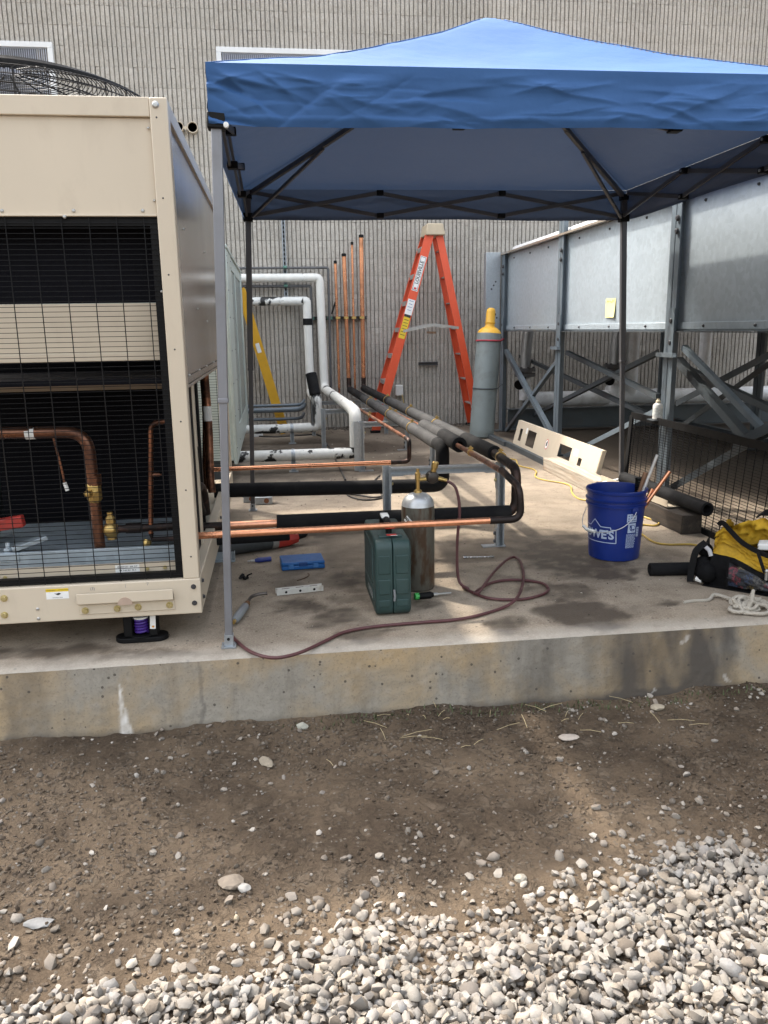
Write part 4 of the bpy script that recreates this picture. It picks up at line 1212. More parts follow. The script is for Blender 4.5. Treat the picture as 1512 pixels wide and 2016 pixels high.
for y in (6.47, 7.0):
    for z in (.3, .55, .8, 1.05, 1.3, 1.5, 1.7, 1.75): inst('screw', SCRD, ou, (-.33, y + random.uniform(-.01, .01), z), SIDE, (.8, .8, .8))
for y in (6.6, 9.1):
    for x in (-1.6, -.62):
        b = MB(); b.box(x, x + .2, y, y + .1, .0, .2); b.build('foot', STEELG, ou)

# ------------------------------------------------------------------ white painted pipes along the wall
def piece(name, mat, parent, path, r, seg=14, rad=0, n=6, caps=True):
    b = MB(); b.tube(fillet(path, rad, n) if rad else path, r, seg, caps)
    return b.build(name, mat, parent)
def open_sleeve(name, mat, parent, p0, p1, ro, ri):
    p0, p1 = V(p0), V(p1); L = (p1 - p0).length
    b = MB(); b.lathe(p0, [(ri, L * .6), (ri, .001), ((ro + ri) / 2, -.002), (ro, .002), (ro, L - .002), ((ro + ri) / 2, L + .001), (ri, L - .002), (ri, L * .6)], p1 - p0, 20)
    b.f = [f for f in b.f if len(f) == 4]
    return b.build(name, mat, parent)

w1 = thing('insulated_pipe', 'outer white flaking pipe, higher on the wall and bending down nearer the front', 'pipe', (.6, 9.9, 0), 'white painted insulated pipes')
yw_ = 9.94
zz1 = at(600, 547, Y=yw_).z; xx1 = at(634, 650, Y=yw_).x
piece('wall_run', WHITEP2, w1, [(-1.6, yw_, zz1), (xx1 - .01, yw_, zz1), (xx1, yw_, zz1 - .75)], .050, rad=.045, n=3)
piece('wall_drop', WHITEP2, w1, [(xx1, yw_, zz1 - .752), (xx1 + .01, yw_, .50), (.66, 7.35, .50)], .051, rad=.10)
piece('black_joint', FOAM, w1, [(.585, 9.70, .50), (.59, 9.60, .50)], .054)
piece('front_elbow', WHITEP2, w1, [(.655, 7.6, .50), (.66, 7.0, .50), (.66, 7.0, .20)], .053, rad=.09)
piece('low_run', WHITEP, w1, [(.66, 7.0, .26), (.66, 7.0, .145), (-1.6, 7.0, .145)], .050, rad=.05, n=3)
w2 = thing('insulated_pipe', 'inner white flaking pipe, lower on the wall and ending in a low run further back', 'pipe', (.4, 9.9, 0), 'white painted insulated pipes')
zz2 = at(550, 593, Y=yw_).z; xx2 = at(607, 690, Y=yw_).x
piece('wall_run', WHITEP, w2, [(-1.6, yw_, zz2), (xx2 - .01, yw_, zz2)], .050)
piece('wall_drop', WHITEP2, w2, [(xx2 - .04, yw_, zz2), (xx2, yw_, zz2), (xx2 + .01, yw_, .46), (.41, 8.9, .46)], .051, rad=.05, n=4)
piece('black_joint', FOAM, w2, [(xx2 + .003, yw_, at(608, 640, Y=yw_).z), (xx2 + .003, yw_, at(608, 627, Y=yw_).z)], .055)
piece('drop_pipe', WHITEP2, w2, [(.41, 9.1, .46), (.42, 8.8, .50), (.43, 8.8, .17), (.1, 8.8, .165)], .052, rad=.06)
piece('low_run', WHITEP, w2, [(.25, 8.8, .165), (-1.6, 8.8, .165)], .050)
open_sleeve('foam_sleeve', FOAM, w2, (.37, 8.87, .74), (.405, 8.81, .52), .060, .048)
for (x, y, zc, lab) in ((.115, 7.0, .145, 'strut clamp foot under the nearer low white pipe'), (.142, 8.8, .165, 'strut clamp foot under the farther low white pipe')):
    t = thing('pipe_support', lab, 'pipe support', (x, y, 0), 'clamp feet of the white pipes')
    b = MB(); b.strut((x, y - .01, .003), (x, y - .01, zc - .052), up=(0, -1, 0)); b.build('stub_post', GALVS, t)
    b = MB()
    b.tube([(x, y + math.cos(a) * .054, zc + math.sin(a) * .054) for a in [2 * math.pi * k / 24 for k in range(24)]], .004, 6, closed=True)
    b.lathe((x - .016, y, zc), [(.0515, 0), (.0535, 0), (.0535, .032), (.0515, .032)], (1, 0, 0), 24); b.build('clamp_band', GALVS, t)
    b = MB(); b.box(x - .04, x + .04, y - .04, y + .04, .001, .006); b.build('base_plate', GALVS, t)

DARKTUBE = M('weathered_grey_tube', (.10, .10, .105), .5, .3, .15, 8)
for (px, py, px2, py2, lab) in ((646, 527, 652, 775, 'thin dark grey tube running above the upper white pipe'), (612, 563, 616, 735, 'thin dark grey tube between the two white pipes')):
    y = 9.99; p = at(px, py, Y=y); q = at(px2, py2, Y=y)
    b = MB(); b.tube(fillet([(-1.6, y, p.z), (p.x, y, p.z), (q.x, y, q.z)], .03), .0155 if py < 540 else .017, 10); b.build('wall_tube', DARKTUBE, origin=(p.x, y, q.z), label=lab, cat='tube')

# strut rails on the wall, with clamps
GREENC = M('green_clamp', (.10, .22, .18), .45, .4, .15, 20)
t = thing('strut_rail', 'upright slotted strut rail on the wall crossing both white pipes', 'strut rail', (.2, 10.1, 1.5))
p, q = at(557, 430, Y=10.10), at(561, 603, Y=10.10)
b = MB(); b.strut((p.x, 10.095, p.z + .3), (p.x, 10.095, q.z), up=(0, -1, 0)); b.build('channel', GALVS, t)
b = MB(); z = q.z + .03
while z < p.z + .28:
    b.box(p.x - .008, p.x + .008, 10.07, 10.0785, z, z + .028); z += .05
b.build('slots', BLACKM, t, kind='stuff')
for py in (527, 546, 563, 594):
    z = at(560, py, Y=10.05).z; b = MB(); b.box(p.x - .022, p.x + .022, 9.97 if py in (527, 563) else 10.0, 10.07, z - .012, z + .012); b.lathe((p.x, 9.98, z), [(.018, -.02), (.018, .02)], (1, 0, 0), 10); b.build('clamp', GREENC, t)
t = thing('strut_rail', 'level strut rail on the wall holding the copper risers', 'strut rail', (.7, 10.1, 1.3))
p, q = at(600, 627, Y=10.08), at(723, 627, Y=10.08)
b = MB(); b.strut((p.x, 10.10, p.z), (q.x, 10.10, p.z), up=(0, -1, 0)); b.build('channel', DARKTUBE, t)
ZR = p.z
for px in (609, 614, 634, 650): 
    x = at(px, 627, Y=10.0).x; b = MB(); b.box(x - .03, x + .03, 10.03, 10.078, ZR - .018, ZR + .018); b.build('clamp', GREENC, t)
for px in (665, 681, 696, 712):
    x = at(px, 627, Y=10.0).x; b = MB(); b.box(x - .026, x + .026, 9.95, 10.078, ZR - .014, ZR + .014); b.build('clamp', BRASS, t)
p = at(656, 608, Y=10.0); b = MB(); b.beam(p + V((-.02, 0, -.06)), p + V((.03, 0, .08)), .03, .02); b.build('black_handle', BLACKP, t)
p, q = at(824, 716, Y=10.10), at(862, 716, Y=10.10)
b = MB(); b.strut((p.x, 10.09, p.z), (q.x, 10.09, p.z), up=(0, -1, 0)); b.build('strut_rail', DARKTUBE, label='short bare strut rail on the wall inside the open orange ladder', cat='strut rail')

# ------------------------------------------------------------------ refrigerant lines: riser at the wall, run towards the front, turn to the unit
yr = 9.985
def riser(t, pxt, pyt, pxb, r, mat, zb=.47):
    p = at(pxt, pyt, Y=yr); q = at(pxb, 768, Y=yr)
    piece('riser', mat, t, [p, (q.x, yr, zb + .03)], r)
    b = MB(); b.lathe(p + V((0, 0, -.012)), [(r + .004, 0), (r + .004, .03), (r * .7, .036), (.0001, .036)], seg=12); b.build('end_cap', BLACKP, t)
    return q.x
RIS = copper('copper_riser', .50, .70, 1.3, (.80, .37, .20), (.16, .07, .045))
# thin line one
l1 = thing('copper_line', 'leftmost thin copper line, bare all along and turning left under the big black pipe', 'copper pipe', (.75, 9.9, 0), 'copper refrigerant lines')
x = riser(l1, 660, 517, 668, .016, RIS)
ya = 5.08; za = at(800, 909, Y=ya).z; zL = at(455, 923, Y=ya).z
piece('long_run', COPD, l1, fillet([(x, yr, .50), (x, yr, .44), (.706, 9.8, .43), (.82, ya + .05, .505)], .04), .013)
piece('elbow', COPDK, l1, [(.8185, ya + .12, .505), (.82, ya, .505), (.82, ya, za), (.70, ya, za - .001)], .0145, rad=.035)
piece('cross_run', COP, l1, [(.705, ya, za - .001), (-.42, ya, zL)], .0135)
# big line A
la = thing('copper_line', 'left big pipe in black foam that drops and turns left behind the steel cylinder', 'insulated pipe', (.9, 9.9, 0), 'copper refrigerant lines')
x = riser(la, 677, 503, 687, .024, RIS)
piece('dark_elbow', COPDK, la, [(x, yr, .62), (x, yr, .485), (.885, 9.6, .48)], .026, rad=.07)
A0, A1 = V((.880, 9.86, .482)), V((1.0, 4.90, .482))
cuts = [0, .25, .58, .80, .985]
for i in range(4):
    a, c = A0.lerp(A1, cuts[i] + .0006), A0.lerp(A1, cuts[i + 1] - .0006)
    piece('foam_sleeve', FOAM if i < 1 else FOAMG, la, [a, c], .0415 + .0008 * (i % 2), 18)
za1, za0 = at(872, 955, Y=4.9).z, at(420, 966, Y=4.9).z
piece('foam_elbow', FOAM, la, [A0.lerp(A1, .97), A1, (1.0, 4.9, za1), (.86, 4.9, za1)], .0425, 18, rad=.06)
piece('cross_run', FOAM, la, [(.861, 4.9, za1), (-.40, 4.9, za0)], .0435, 18)
# thin line two
l2 = thing('copper_line', 'thin copper line between the two big black pipes, turning left lowest in front', 'copper pipe', (.92, 9.9, 0), 'copper refrigerant lines')
x = riser(l2, 693, 480, 699, .013, RIS)
y3 = 3.34; E2 = at(1023, 960, Y=y3); F2 = at(1026, 1022, Y=y3); G2 = at(392, 1055, Y=y3)
piece('long_run', COPD, l2, fillet([(x, yr, .50), (x, yr, .46), (.92, 9.8, .455), (1.055, 4.9, .512), E2 + V((-.01, .22, .03))], .04), .0135)
piece('dark_elbow', COPDK, l2, [E2 + V((-.012, .25, .035)), E2, F2, F2 + V((-.14, 0, 0))], .016, rad=.05)
cr_ = F2 + V((-.13, 0, 0))
piece('cross_run', COP, l2, [cr_, (G2.x - .1, y3, G2.z)], .0145)
open_sleeve('foam_sleeve', FOAM, l2, (1.062, 4.70, .518), (1.050, 5.12, .522), .0455, .022)
piece('foam_sleeve', FOAMG, l2, [(1.050, 5.121, .522), (1.036, 5.75, .515)], .044, 18)
# big line B
lb_ = thing('copper_line', 'right big pipe in black foam reaching furthest forward before it drops', 'insulated pipe', (1.04, 9.9, 0), 'copper refrigerant lines')
x = riser(lb_, 711, 466, 716, .026, RIS)
piece('dark_elbow', COPDK, lb_, [(x, yr, .62), (x, yr, .50), (1.045, 9.6, .497)], .028, rad=.07)
B0, B1 = V((1.042, 9.86, .497)), V((1.205, 4.42, .503))
cuts = [0, .35, .55, .88, .998]
for i in range(4):
    a, c = B0.lerp(B1, cuts[i] + .0006), B0.lerp(B1, cuts[i + 1] - .0006)
    piece('foam_sleeve', (FOAM, FOAMG, FOAMG, FOAM)[i], lb_, [a, c], .0415 + .0008 * (i % 2), 18)
y2 = 3.95
H = at(1020, 920, Y=y2); zb1, zb0 = at(1005, 1010, Y=y2).z, at(545, 1030, Y=y2).z
xe = at(1016, 970, Y=y2).x
piece('dark_elbow', COPDK, lb_, [B1 + V((0, .03, 0)), (xe, y2, .495), (xe, y2, zb1), (xe - .15, y2, zb1)], .0245, 16, rad=.075)
xa, xb = at(1003, 1010, Y=y2).x, at(545, 1030, Y=y2).x
piece('cross_foam', FOAM, lb_, [(xa, y2, zb1), (xb, y2, zb0)], .0415, 20)
piece('cross_run', copper('copper_sunstruck', .68, .82, 4, (.86, .42, .26)), lb_, [(xb + .02, y2, zb0), (-.30, y2, zb0 - .002)], .0205, 16)
piece('blackened_end', COPDK, lb_, [(-.29, y2, zb0 - .002), (-.45, y2, zb0 - .002)], .0215, 16)
# loose foam piece hanging below the copper beside the unit
open_sleeve('foam_piece', FOAM, None, (.03, 4.02, .185), (-.36, 4.0, .182), .026, .015)
o = bpy.data.objects['foam_piece']; tag(o, 'short black foam tube below the bright copper beside the cream unit', 'pipe insulation')

# pipe clamps on the stands
def clamp(x, y, z, r):
    b = MB()
    b.lathe((x, y - .012, z), [(r, 0), (r + .003, 0), (r + .003, .024), (r, .024)], (0, 1, 0), 20)
    b.box(x - .004, x + .004, y - .011, y + .011, z + r, z + r + .022); b.box(x - .013, x + .013, y - .007, y + .007, z + r + .006, z + r + .015)
    return b
def lane(p, q, y): 
    t = (y - p.y) / (q.y - p.y); return p.lerp(q, t)
C1a, C1b = V((.706, 9.8, .43)), V((.82, 5.13, .505))
C2a, C2b = V((.92, 9.8, .455)), V((1.055, 4.9, .512))
for y in (5.9, 6.9, 8.1):
    for ln, (a, c), r in ((l1, (C1a, C1b), .0135), (la, (A0, A1), .0425), (l2, (C2a, C2b), .014), (lb_, (B0, B1), .0425)):
        if y == 5.9 and ln in (l1, l2): continue
        p = lane(a, c, y); clamp(p.x, y, p.z, r).build('pipe_clamp', BRASS, ln)
clamp(B1.x, 4.31, .50, .027).build('pipe_clamp', BRASS, lb_)
t2 = lane(C2b, E2 + V((-.01, .22, .03)), 4.31); clamp(t2.x, 4.31, t2.z, .015).build('pipe_clamp', BRASS, l2)

# ------------------------------------------------------------------ strut stands under the pipes
def stand(y, x0, x1, zt, lab, twin=False, shoe=True):
    t = thing('pipe_stand', lab, 'pipe stand', ((x0 + x1) / 2, y, 0), 'strut stands under the pipes')
    b = MB(); b.strut((x0 + .024, y, zt - .0205), (x1 - .024, y, zt - .0205), up=(0, -1, 0)); b.build('cross_beam', GALVS, t)
    for x, s in ((x0, 1), (x1, -1)):
        b = MB(); b.strut((x, y, .006), (x, y, zt + .006), up=(0, -1, 0)); b.build('leg', GALVS, t)
        if shoe:
            b = MB(); b.box(x - (.10 if s < 0 else .03), x + (.03 if s < 0 else .10), y - .025, y + .025, .0005, .006); b.box(x + s * .022 - .003, x + s * .022 + .003, y - .02, y + .02, .006, .10); b.build('shoe', GALVS, t)
            for z in (.03, .075): inst('bolt', HEXD, t, (x + s * .026, y, z), zto((s, 0, 0)), (.9, .9, 1))
        b = MB(); b.box(x + s * .022, x + s * .026, y - .019, y + .019, zt - .14, zt - .04); b.box(x + s * .026, x + s * .09, y - .019, y + .019, zt - .0465, zt - .0425); b.build('gusset', GALVS, t)
        inst('bolt', HEXY, t, (x + s * .026, y, zt - .09), zto((s, 0, 0)), (.8, .8, 1))
    if twin:
        b = MB(); b.strut((x0 - .043, y, .006), (x0 - .043, y, zt + .006), up=(0, 1, 0)); b.build('leg', GALVS, t)
xl, xr = at(757, 960, Y=4.29).x, at(984, 1030, Y=4.29).x
stand(4.29, xl + .012, xr, .468, 'nearest galvanised strut stand, behind the steel cylinder')
stand(6.9, .70, 1.32, .425, 'second strut stand with a doubled left post beside the white elbow', True)
stand(8.05, .44, 1.28, .43, 'third strut stand, left of the white drop pipe')
stand(9.35, .40, 1.24, .40, 'farthest strut stand close to the wall', False, False)

for py, r, lab in ((797, .018, 'topmost thin grey conduit of three behind the old cabinet'), (806, .030, 'thick grey conduit, the middle of three behind the old cabinet'), (824, .018, 'lowest thin grey conduit of three behind the old cabinet')):
    y = 9.55 if r < .02 else 9.45
    p = at(590, py, Y=y)
    b = MB(); b.tube(fillet([(-1.0, y, p.z), (p.x + .02, y, p.z), (p.x + .06, y + .25, p.z + .03)], .10, 8), r, 12)
    b.build('conduit', M('grey_conduit', (.13, .155, .18), .45, .2, .1, 6), label=lab, cat='conduit', group='conduits by the wall')

# ------------------------------------------------------------------ galvanised duct on its steel frame
DX = 2.60
duct = thing('air_duct', 'large galvanised sheet metal duct along the right side', 'duct', (3.9, 6.0, 1.14))
PY = [9.32, 7.40, 5.22, 3.35]
DZ0, DZ1 = 1.165, 1.985
for a, c in zip(PY, PY[1:] + [1.5]):
    b = MB(); b.grid(lambda u, v: (DX + .045 - .004 * math.sin(math.pi * u) * math.sin(math.pi * v), c + .035 + (a - c - .07) * u, DZ0 + .004 + (DZ1 - DZ0) * v), 10, 6)
    b.build('side_panel', GALV, duct)
    b = MB(); b.box(DX + .03, DX + .041, c + .04, a - .04, DZ0, DZ0 + .045); b.build('bottom_flange', GALV, duct, bevel=.002)
    for k in range(3):
        y = c + (a - c) * (.2 + .3 * k)
        inst('screw', SCRD, duct, (DX + .029, y, DZ0 + .022), zto((-1, 0, 0)), (1.5, 1.5, 2)); inst('screw', SCRD, duct, (DX + .043, y + .1, DZ1 - .05), zto((-1, 0, 0)), (1.5, 1.5, 2))
b = MB(); b.box(DX + .046, 6.4, 1.0, 9.36, DZ0 - .01, DZ1); b.build('duct_body', GALV, duct)  # unseen far side and near end lengthened to limit sky light beneath
b = MB(); b.box(DX + .0, DX + .046, 2.0, 9.36, DZ0 - .018, DZ0 - .012); b.build('under_edge', STEELG, duct)
b = MB(); b.hexa([(DX - .02, 1.0, DZ1 + .004), (6.5, 1.0, DZ1 + .16), (6.5, 9.45, DZ1 + .16), (DX - .02, 9.45, DZ1 + .004), (DX - .02, 1.0, DZ1 + .022), (6.5, 1.0, DZ1 + .18), (6.5, 9.45, DZ1 + .18), (DX - .02, 9.45, DZ1 + .022)]); b.build('cap_sheet', CREAM2, duct)
for k, (x, r) in enumerate(((DX + .10, .035), (DX + .20, .045))):
    b = MB(); b.tube([(x, 9.2, DZ1 + .05 + .02 * k), (x, 5.0, DZ1 + .05 + .02 * k)], r, 14); b.build('cap_roll', SILVER, duct)
b = MB(); b.box(DX - .17, DX - .02, 9.36, 9.40, 1.14, 2.02); b.box(DX - .19, DX - .165, 9.36, 9.46, 1.14, 2.02); b.build('end_flange', GALVS, duct, bevel=.003)
for z in (1.3, 1.62, 1.66, 1.7): inst('screw', SCRD, duct, (DX - .1 + random.uniform(-.05, .05), 9.36, z), FRONT, (1.6, 1.6, 1))
# sticky note with a scribble
nx = DX + .040
c = at(1202, 607, X=nx)
nt_ = MB(); e1 = at(1193, 607, X=nx).y; e2 = at(1212, 607, X=nx).y
nt_.grid(lambda u, v: (nx - .003 - .012 * v * v * u, e1 + (e2 - e1) * u, c.z + .075 - .145 * v), 6, 6)
note = nt_.build('sticky_note', M('note_yellow', (.78, .70, .30), .7, 0, .05, 9), label='yellow paper note stuck on the middle duct panel', cat='note')
sc_ = MB(); pts = [(.1, .035), (.2, .05), (.28, .035), (.34, .05), (.45, .04), (.55, .045), (.66, .03), (.72, .055), (.8, .04), (.9, .055)]
sc_.tube([(nx - .006 , e1 + (e2 - e1) * a, c.z + .01 + z) for a, z in pts], .0012, 4); sc_.build('scribble', INK, note)

sf = thing('duct_stand', 'grey steel angle frame with crossed braces carrying the duct', 'steel frame', (DX, 6.0, 0))
def post(x, y, zt, s=.06):
    b = MB(); b.angle((x - .004, y - .003, 0), (x - .004, y - .003, zt), s, .006, up=(0, -1, 0), sx=1, sy=1)
    b.angle((x - .004, y + .008, 0), (x - .004, y + .008, zt), s, .006, up=(0, 1, 0), sx=-1, sy=1)
    b.build('post', STEELL, sf)
    b = MB(); b.box(x - .08, x + .08, y - .08, y + .08, 0.0005, .010); b.build('foot_plate', STEELG, sf)
for y, zt in zip(PY, (2.0, 2.13, 2.2, 2.2)): post(DX, y, zt)
for y in (9.3, 7.3, 5.2, 3.3): post(4.55, y, 1.15)
for y in PY[:3]:
    for z in (1.22, 1.08, 1.78, 1.86): inst('bolt', HEXD, sf, (DX - .011, y - .035, z), zto((-1, 0, 0)), (1.5, 1.5, 1.3))
    b = MB(); b.box(DX - .016, DX - .0105, y - .075, y - .006, 1.00, 1.30); b.build('gusset', STEELL, sf)
b = MB(); b.strut((DX - .03, 7.5, 1.0), (DX - .03, 7.3, 1.0), w=.028, up=(0, 0, 1), lip=.006); b.build('clip_bar', STEELL, sf)
b = MB(); b.strut((DX - .03, 5.32, 1.0), (DX - .03, 5.08, 1.0), w=.028, up=(0, 0, 1), lip=.006); b.build('clip_bar', STEELL, sf)
BR = [((993, 687), (1084, 853), 0.047, 0, STEELL), ((1097, 712), (993, 853), 0.039, .02, STEELL), ((1113, 690), (1292, 776), 0.039, .22, STEELG),
      ((1296, 697), (1026, 832), 0.039, .34, STEELG), ((998, 687), (1272, 812), 0.039, .44, STEELG), ((1343, 679), (1506, 848), 0.035, .02, STEELL),
      ((1331, 703), (1476, 868), 0.051, .10, STEELG), ((1337, 716), (1516, 800), 0.043, .25, STEELG), ((1330, 789), (1516, 690), 0.043, .35, STEELG),
      ((1337, 836), (1516, 708), 0.039, .48, STEELG), ((1090, 905), (1296, 800), 0.039, .04, STEELL), ((1306, 962), (1520, 838), 0.047, .06, STEELG), ((1440, 868), (1530, 822), 0.055, .0, STEELG)]
for (a, c, s, dx, mt) in BR:
    p, q = at(*a, X=DX + .012 + dx), at(*c, X=DX + .012 + dx)
    b = MB(); b.angle(p, q, s, .006, up=(-1, 0, 0), sx=1, sy=-1); b.build('brace', mt, sf)
zt = at(1150, 801, Y=9.2).z
b = MB(); b.box(DX + .05, 7.0, 9.20, 9.212, zt - .23, zt - .008); b.box(DX + .05, 7.0, 9.14, 9.27, zt - .0075, zt); b.box(DX + .05, 7.0, 9.14, 9.27, zt - .238, zt - .2305); b.build('skid_beam', STEELG, sf)
b = MB(); b.box(DX - .32, DX - .26, 8.05, 8.95, .0008, .045); b.build('floor_angle', STEELG, sf)
b = MB(); b.box(2.3, 2.34, 6.7, 8.06, .0008, .05); b.build('curb_bar', STEELG, label='low grey steel bar lying on the slab before the cut cream panel', cat='steel bar')
b = MB(); b.box(4.6, 4.66, 2.0, 9.1, .02, .12); b.build('skid_rail', STEELG, sf)
# wet black roofing and litter beyond the frame
for i in range(5):
    x = 3.1 + i * .55; b = MB(); b.beam((x, 4.6 + i * .6, .03), (x + .9, 5.4 + i * .6, .03), .10, .05)
    b.build('timber_sleeper', M('dark_wet_timber', (.045, .038, .032), .6, 0, .2, 8, .002, 40), label=('dark timber lying under the duct behind the wire guard, %s' % ('nearest', 'second', 'third', 'fourth', 'farthest')[i]) + ' of the row', cat='timber', group='timbers under the duct')

# silver pipework behind the frame
sp = thing('silver_pipe', 'thick silver painted pipe along the wall behind the steel frame', 'pipe', (4.0, 9.55, 0))
ys = 9.62; pc = at(1150, 784, Y=ys)
xs0 = at(1046, 790, Y=ys).x
piece('main_run', SILVER, sp, [(xs0 + .14, ys, pc.z), (7.5, ys, pc.z)], .092, 20)
b = MB(); b.lathe((xs0 + .14, ys, pc.z), [(.094, 0), (.09, -.10), (.06, -.16), (.055, -.24)], (1, 0, 0), 20); b.f = b.f[:-2]; b.build('reducer', SILVER, sp)
def drop(px, zf, r, valve=True):
    x = at(px, 730, Y=ys).x
    piece('riser', SILVER, sp, [(x, ys, pc.z), (x, ys, zf - .06)], r * 1.05, 16)
    b = MB(); b.lathe((x, ys, zf), [(r * 1.9, -.05), (r * 1.9, -.012), (r * 1.3, -.01), (r * 1.3, .01), (r * 1.9, .012), (r * 1.9, .05)], seg=20); fl = b.build('flange', DARKTUBE, sp)
    for k in range(8):
        a = math.pi * 2 * k / 8; inst('bolt', HEXD, fl, (x + math.cos(a) * r * 1.6, ys + math.sin(a) * r * 1.6, zf + .05), None, (1.2, 1.2, 1.6))
    m_ = MB()
    P_ = fillet([(x, ys, zf + .05), (x + .005, ys, zf + .3), (x + .05, ys - .02, zf + .75)], .2, 8)
    m_.tube(P_, r, 16); hose = m_.build('braided_hose', BRAID, sp)
    if valve:
        v_ = MB(); v_.tube([(x - .03, ys - .05, zf - .06), (x - .1, ys - .14, zf - .12)], .03, 10); v_.lathe((x - .11, ys - .15, zf - .13), [(.06, 0), (.06, .03), (.0001, .031)], (-.6, -.7, -.4), 14); v_.build('valve_wheel', BLACKP, sp)
bm_, bnt, bb = newmat('braided_steel'); co = nco(bnt)
wv1 = bnt.nodes.new('ShaderNodeTexWave'); wv1.inputs['Scale'].default_value = 30; wv1.bands_direction = 'Z'; bnt.links.new(co, wv1.inputs[0])
setp(bnt, bb, 'Base Color', nmix(bnt, wv1.outputs['Fac'], (.20, .20, .20), (.5, .5, .49))); bb.inputs['Metallic'].default_value = .7; setp(bnt, bb, 'Roughness', .45); nbump(bnt, bb, wv1.outputs['Fac'], .004)
BRAID = bm_
drop(1034, at(1034, 733, Y=ys).z, .065); drop(1209, at(1209, 725, Y=ys).z, .065)
x = at(1243, 700, Y=ys).x; piece('big_riser', SILVER, sp, [(x, ys, pc.z), (x, ys, 1.15)], .09, 18); piece('riser', SILVER, sp, [(x + .95, ys, pc.z), (x + .95, ys, 1.15)], .07, 18)
b = MB(); b.lathe((at(1210, 760, Y=ys).x, ys, pc.z), [(.11, -.1), (.125, 0), (.11, .12), (.075, .18)], seg=20); b.build('tee_body', SILVER, sp)
for px in (1098, 1288):
    b = MB(); b.lathe((at(px, 784, Y=ys).x, ys, pc.z), [(.093, 0), (.101, .003), (.101, .02), (.093, .023)], (1, 0, 0), 20); b.build('weld_ring', SILVER, sp)

# ------------------------------------------------------------------ gas cylinder tied to the frame
cb, ct = V((2.235, 8.80, 0)), V((2.345, 8.86, 1.40))
ax = (ct - cb).normalized()
gc = thing('gas_cylinder', 'tall grey gas cylinder with a yellow cap leaning by the duct frame', 'gas cylinder', cb)
GCYL = M('cylinder_grey', (.185, .215, .215), .48, .05, .08, 3, .0005, 60, (.11, .10, .09), .5, 5)
YCAP = M('cylinder_yellow', (.72, .39, .035), .45, 0, .06, 5, .0004, 60, (.4, .22, .05), .3, 9)
b = MB(); b.lathe(cb, [(.118, .003), (.134, .012), (.135, .05), (.135, .055), (.1365, .10), (.135, .105), (.135, 1.11), (.130, 1.135)], ax, 32); b.build('body', GCYL, gc)
b = MB(); b.lathe(cb, [(.1303, 1.1352), (.115, 1.165), (.085, 1.19), (.055, 1.205), (.05, 1.22), (.05, 1.235)], ax, 32); b.build('shoulder', YCAP, gc)
b = MB(); b.lathe(cb, [(.052, 1.2355), (.056, 1.25), (.050, 1.262), (.050, 1.36), (.044, 1.388), (.028, 1.404), (.0001, 1.408)], ax, 24); cpo = b.build('cap', YCAP, gc)
b = MB(); b.lathe(cb + ax * 1.335 + V((.046, -.02, 0)), [(.012, 0), (.012, .006), (.0001, .006)], (.9, -.4, 0), 10); b.build('vent_hole', BLACKM, cpo)
def tie(h, name, mat, lab, r):
    c = cb + ax * h
    pts = [c + V((math.cos(a), math.sin(a), .02 * math.sin(2 * a))) * .142 for a in [math.pi * (1.02 + .9 * k / 18) for k in range(19)]]
    pts += [V((2.56, 9.2, h + .0)), V((2.60, 9.25, h))]
    b = MB(); b.tube(pts, r, 8); b.build(name, mat, label=lab, cat='cord')
tie(1.06, 'bungee_cord', M('red_cord', (.36, .03, .05), .6, 0, .1, 30), 'red bungee cord round the upper grey gas cylinder', .0085)
tie(.545, 'tie_wire', STEELG, 'grey tie round the middle of the grey gas cylinder', .006)

# ------------------------------------------------------------------ orange stepladder
ORG = M('orange_fibreglass', (.70, .085, .028), .42, 0, .05, 4, .0004, 80, (.42, .06, .03), .3, 8)
ALU = M('aluminium', (.48, .47, .45), .42, .75, .1, 12, .0003, 90)
TAN = M('tan_cap', (.46, .38, .27), .55, 0, .08, 12, .0005, 70)
ld = thing('stepladder', 'open orange fibreglass stepladder standing before the block wall', 'ladder', (1.75, 9.75, 0))
TZ = 2.26
fn0, fn1 = V((1.13, 9.50, 0)), V((1.815, 9.60, TZ)); ff0, ff1 = V((1.13, 10.02, 0)), V((1.815, 9.90, TZ))
rn0, rn1 = V((2.40, 9.52, 0)), V((1.925, 9.62, TZ - .03)); rf0, rf1 = V((2.40, 10.00, 0)), V((1.925, 9.88, TZ - .03))
def rail(p, q, w_, d_, inw):
    b = MB(); dd = (q - p).normalized(); s = V((0, 1, 0)) * inw
    h = w_ / 2; t = .006
    q_ = [(-h, 0), (h, 0), (h, d_), (h - t, d_), (h - t, t), (-h + t, t), (-h + t, d_), (-h, d_)]
    b.prof(p, q, [(a * (1 if inw > 0 else -1), c) for a, c in (q_ if inw > 0 else q_)], up=(0, inw, 0))
    return b
rail(fn0, fn1, .098, .032, 1).build('front_rail', ORG, ld); rail(ff0, ff1, .098, .032, -1).build('front_rail', ORG, ld)
rail(rn0, rn1, .082, .028, 1).build('rear_rail', ORG, ld); rail(rf0, rf1, .078, .028, -1).build('rear_rail', ORG, ld)
for k in range(7):
    t_ = (k + 1) * .30 / TZ
    p, q = fn0.lerp(fn1, t_), ff0.lerp(ff1, t_)
    b = MB(); b.box(p.x - .055, p.x + .04, p.y + .005, q.y - .005, p.z - .0, p.z + .006); b.box(p.x - .055, p.x - .051, p.y + .005, q.y - .005, p.z - .045, p.z); b.box(p.x + .036, p.x + .04, p.y + .005, q.y - .005, p.z - .03, p.z); b.build('step', ALU, ld)
    p, q = rn0.lerp(rn1, t_), rf0.lerp(rf1, t_)
    b = MB(); b.beam(p + V((0, .005, 0)), q - V((0, .005, 0)), .045, .014); b.build('rear_bar', ALU, ld)
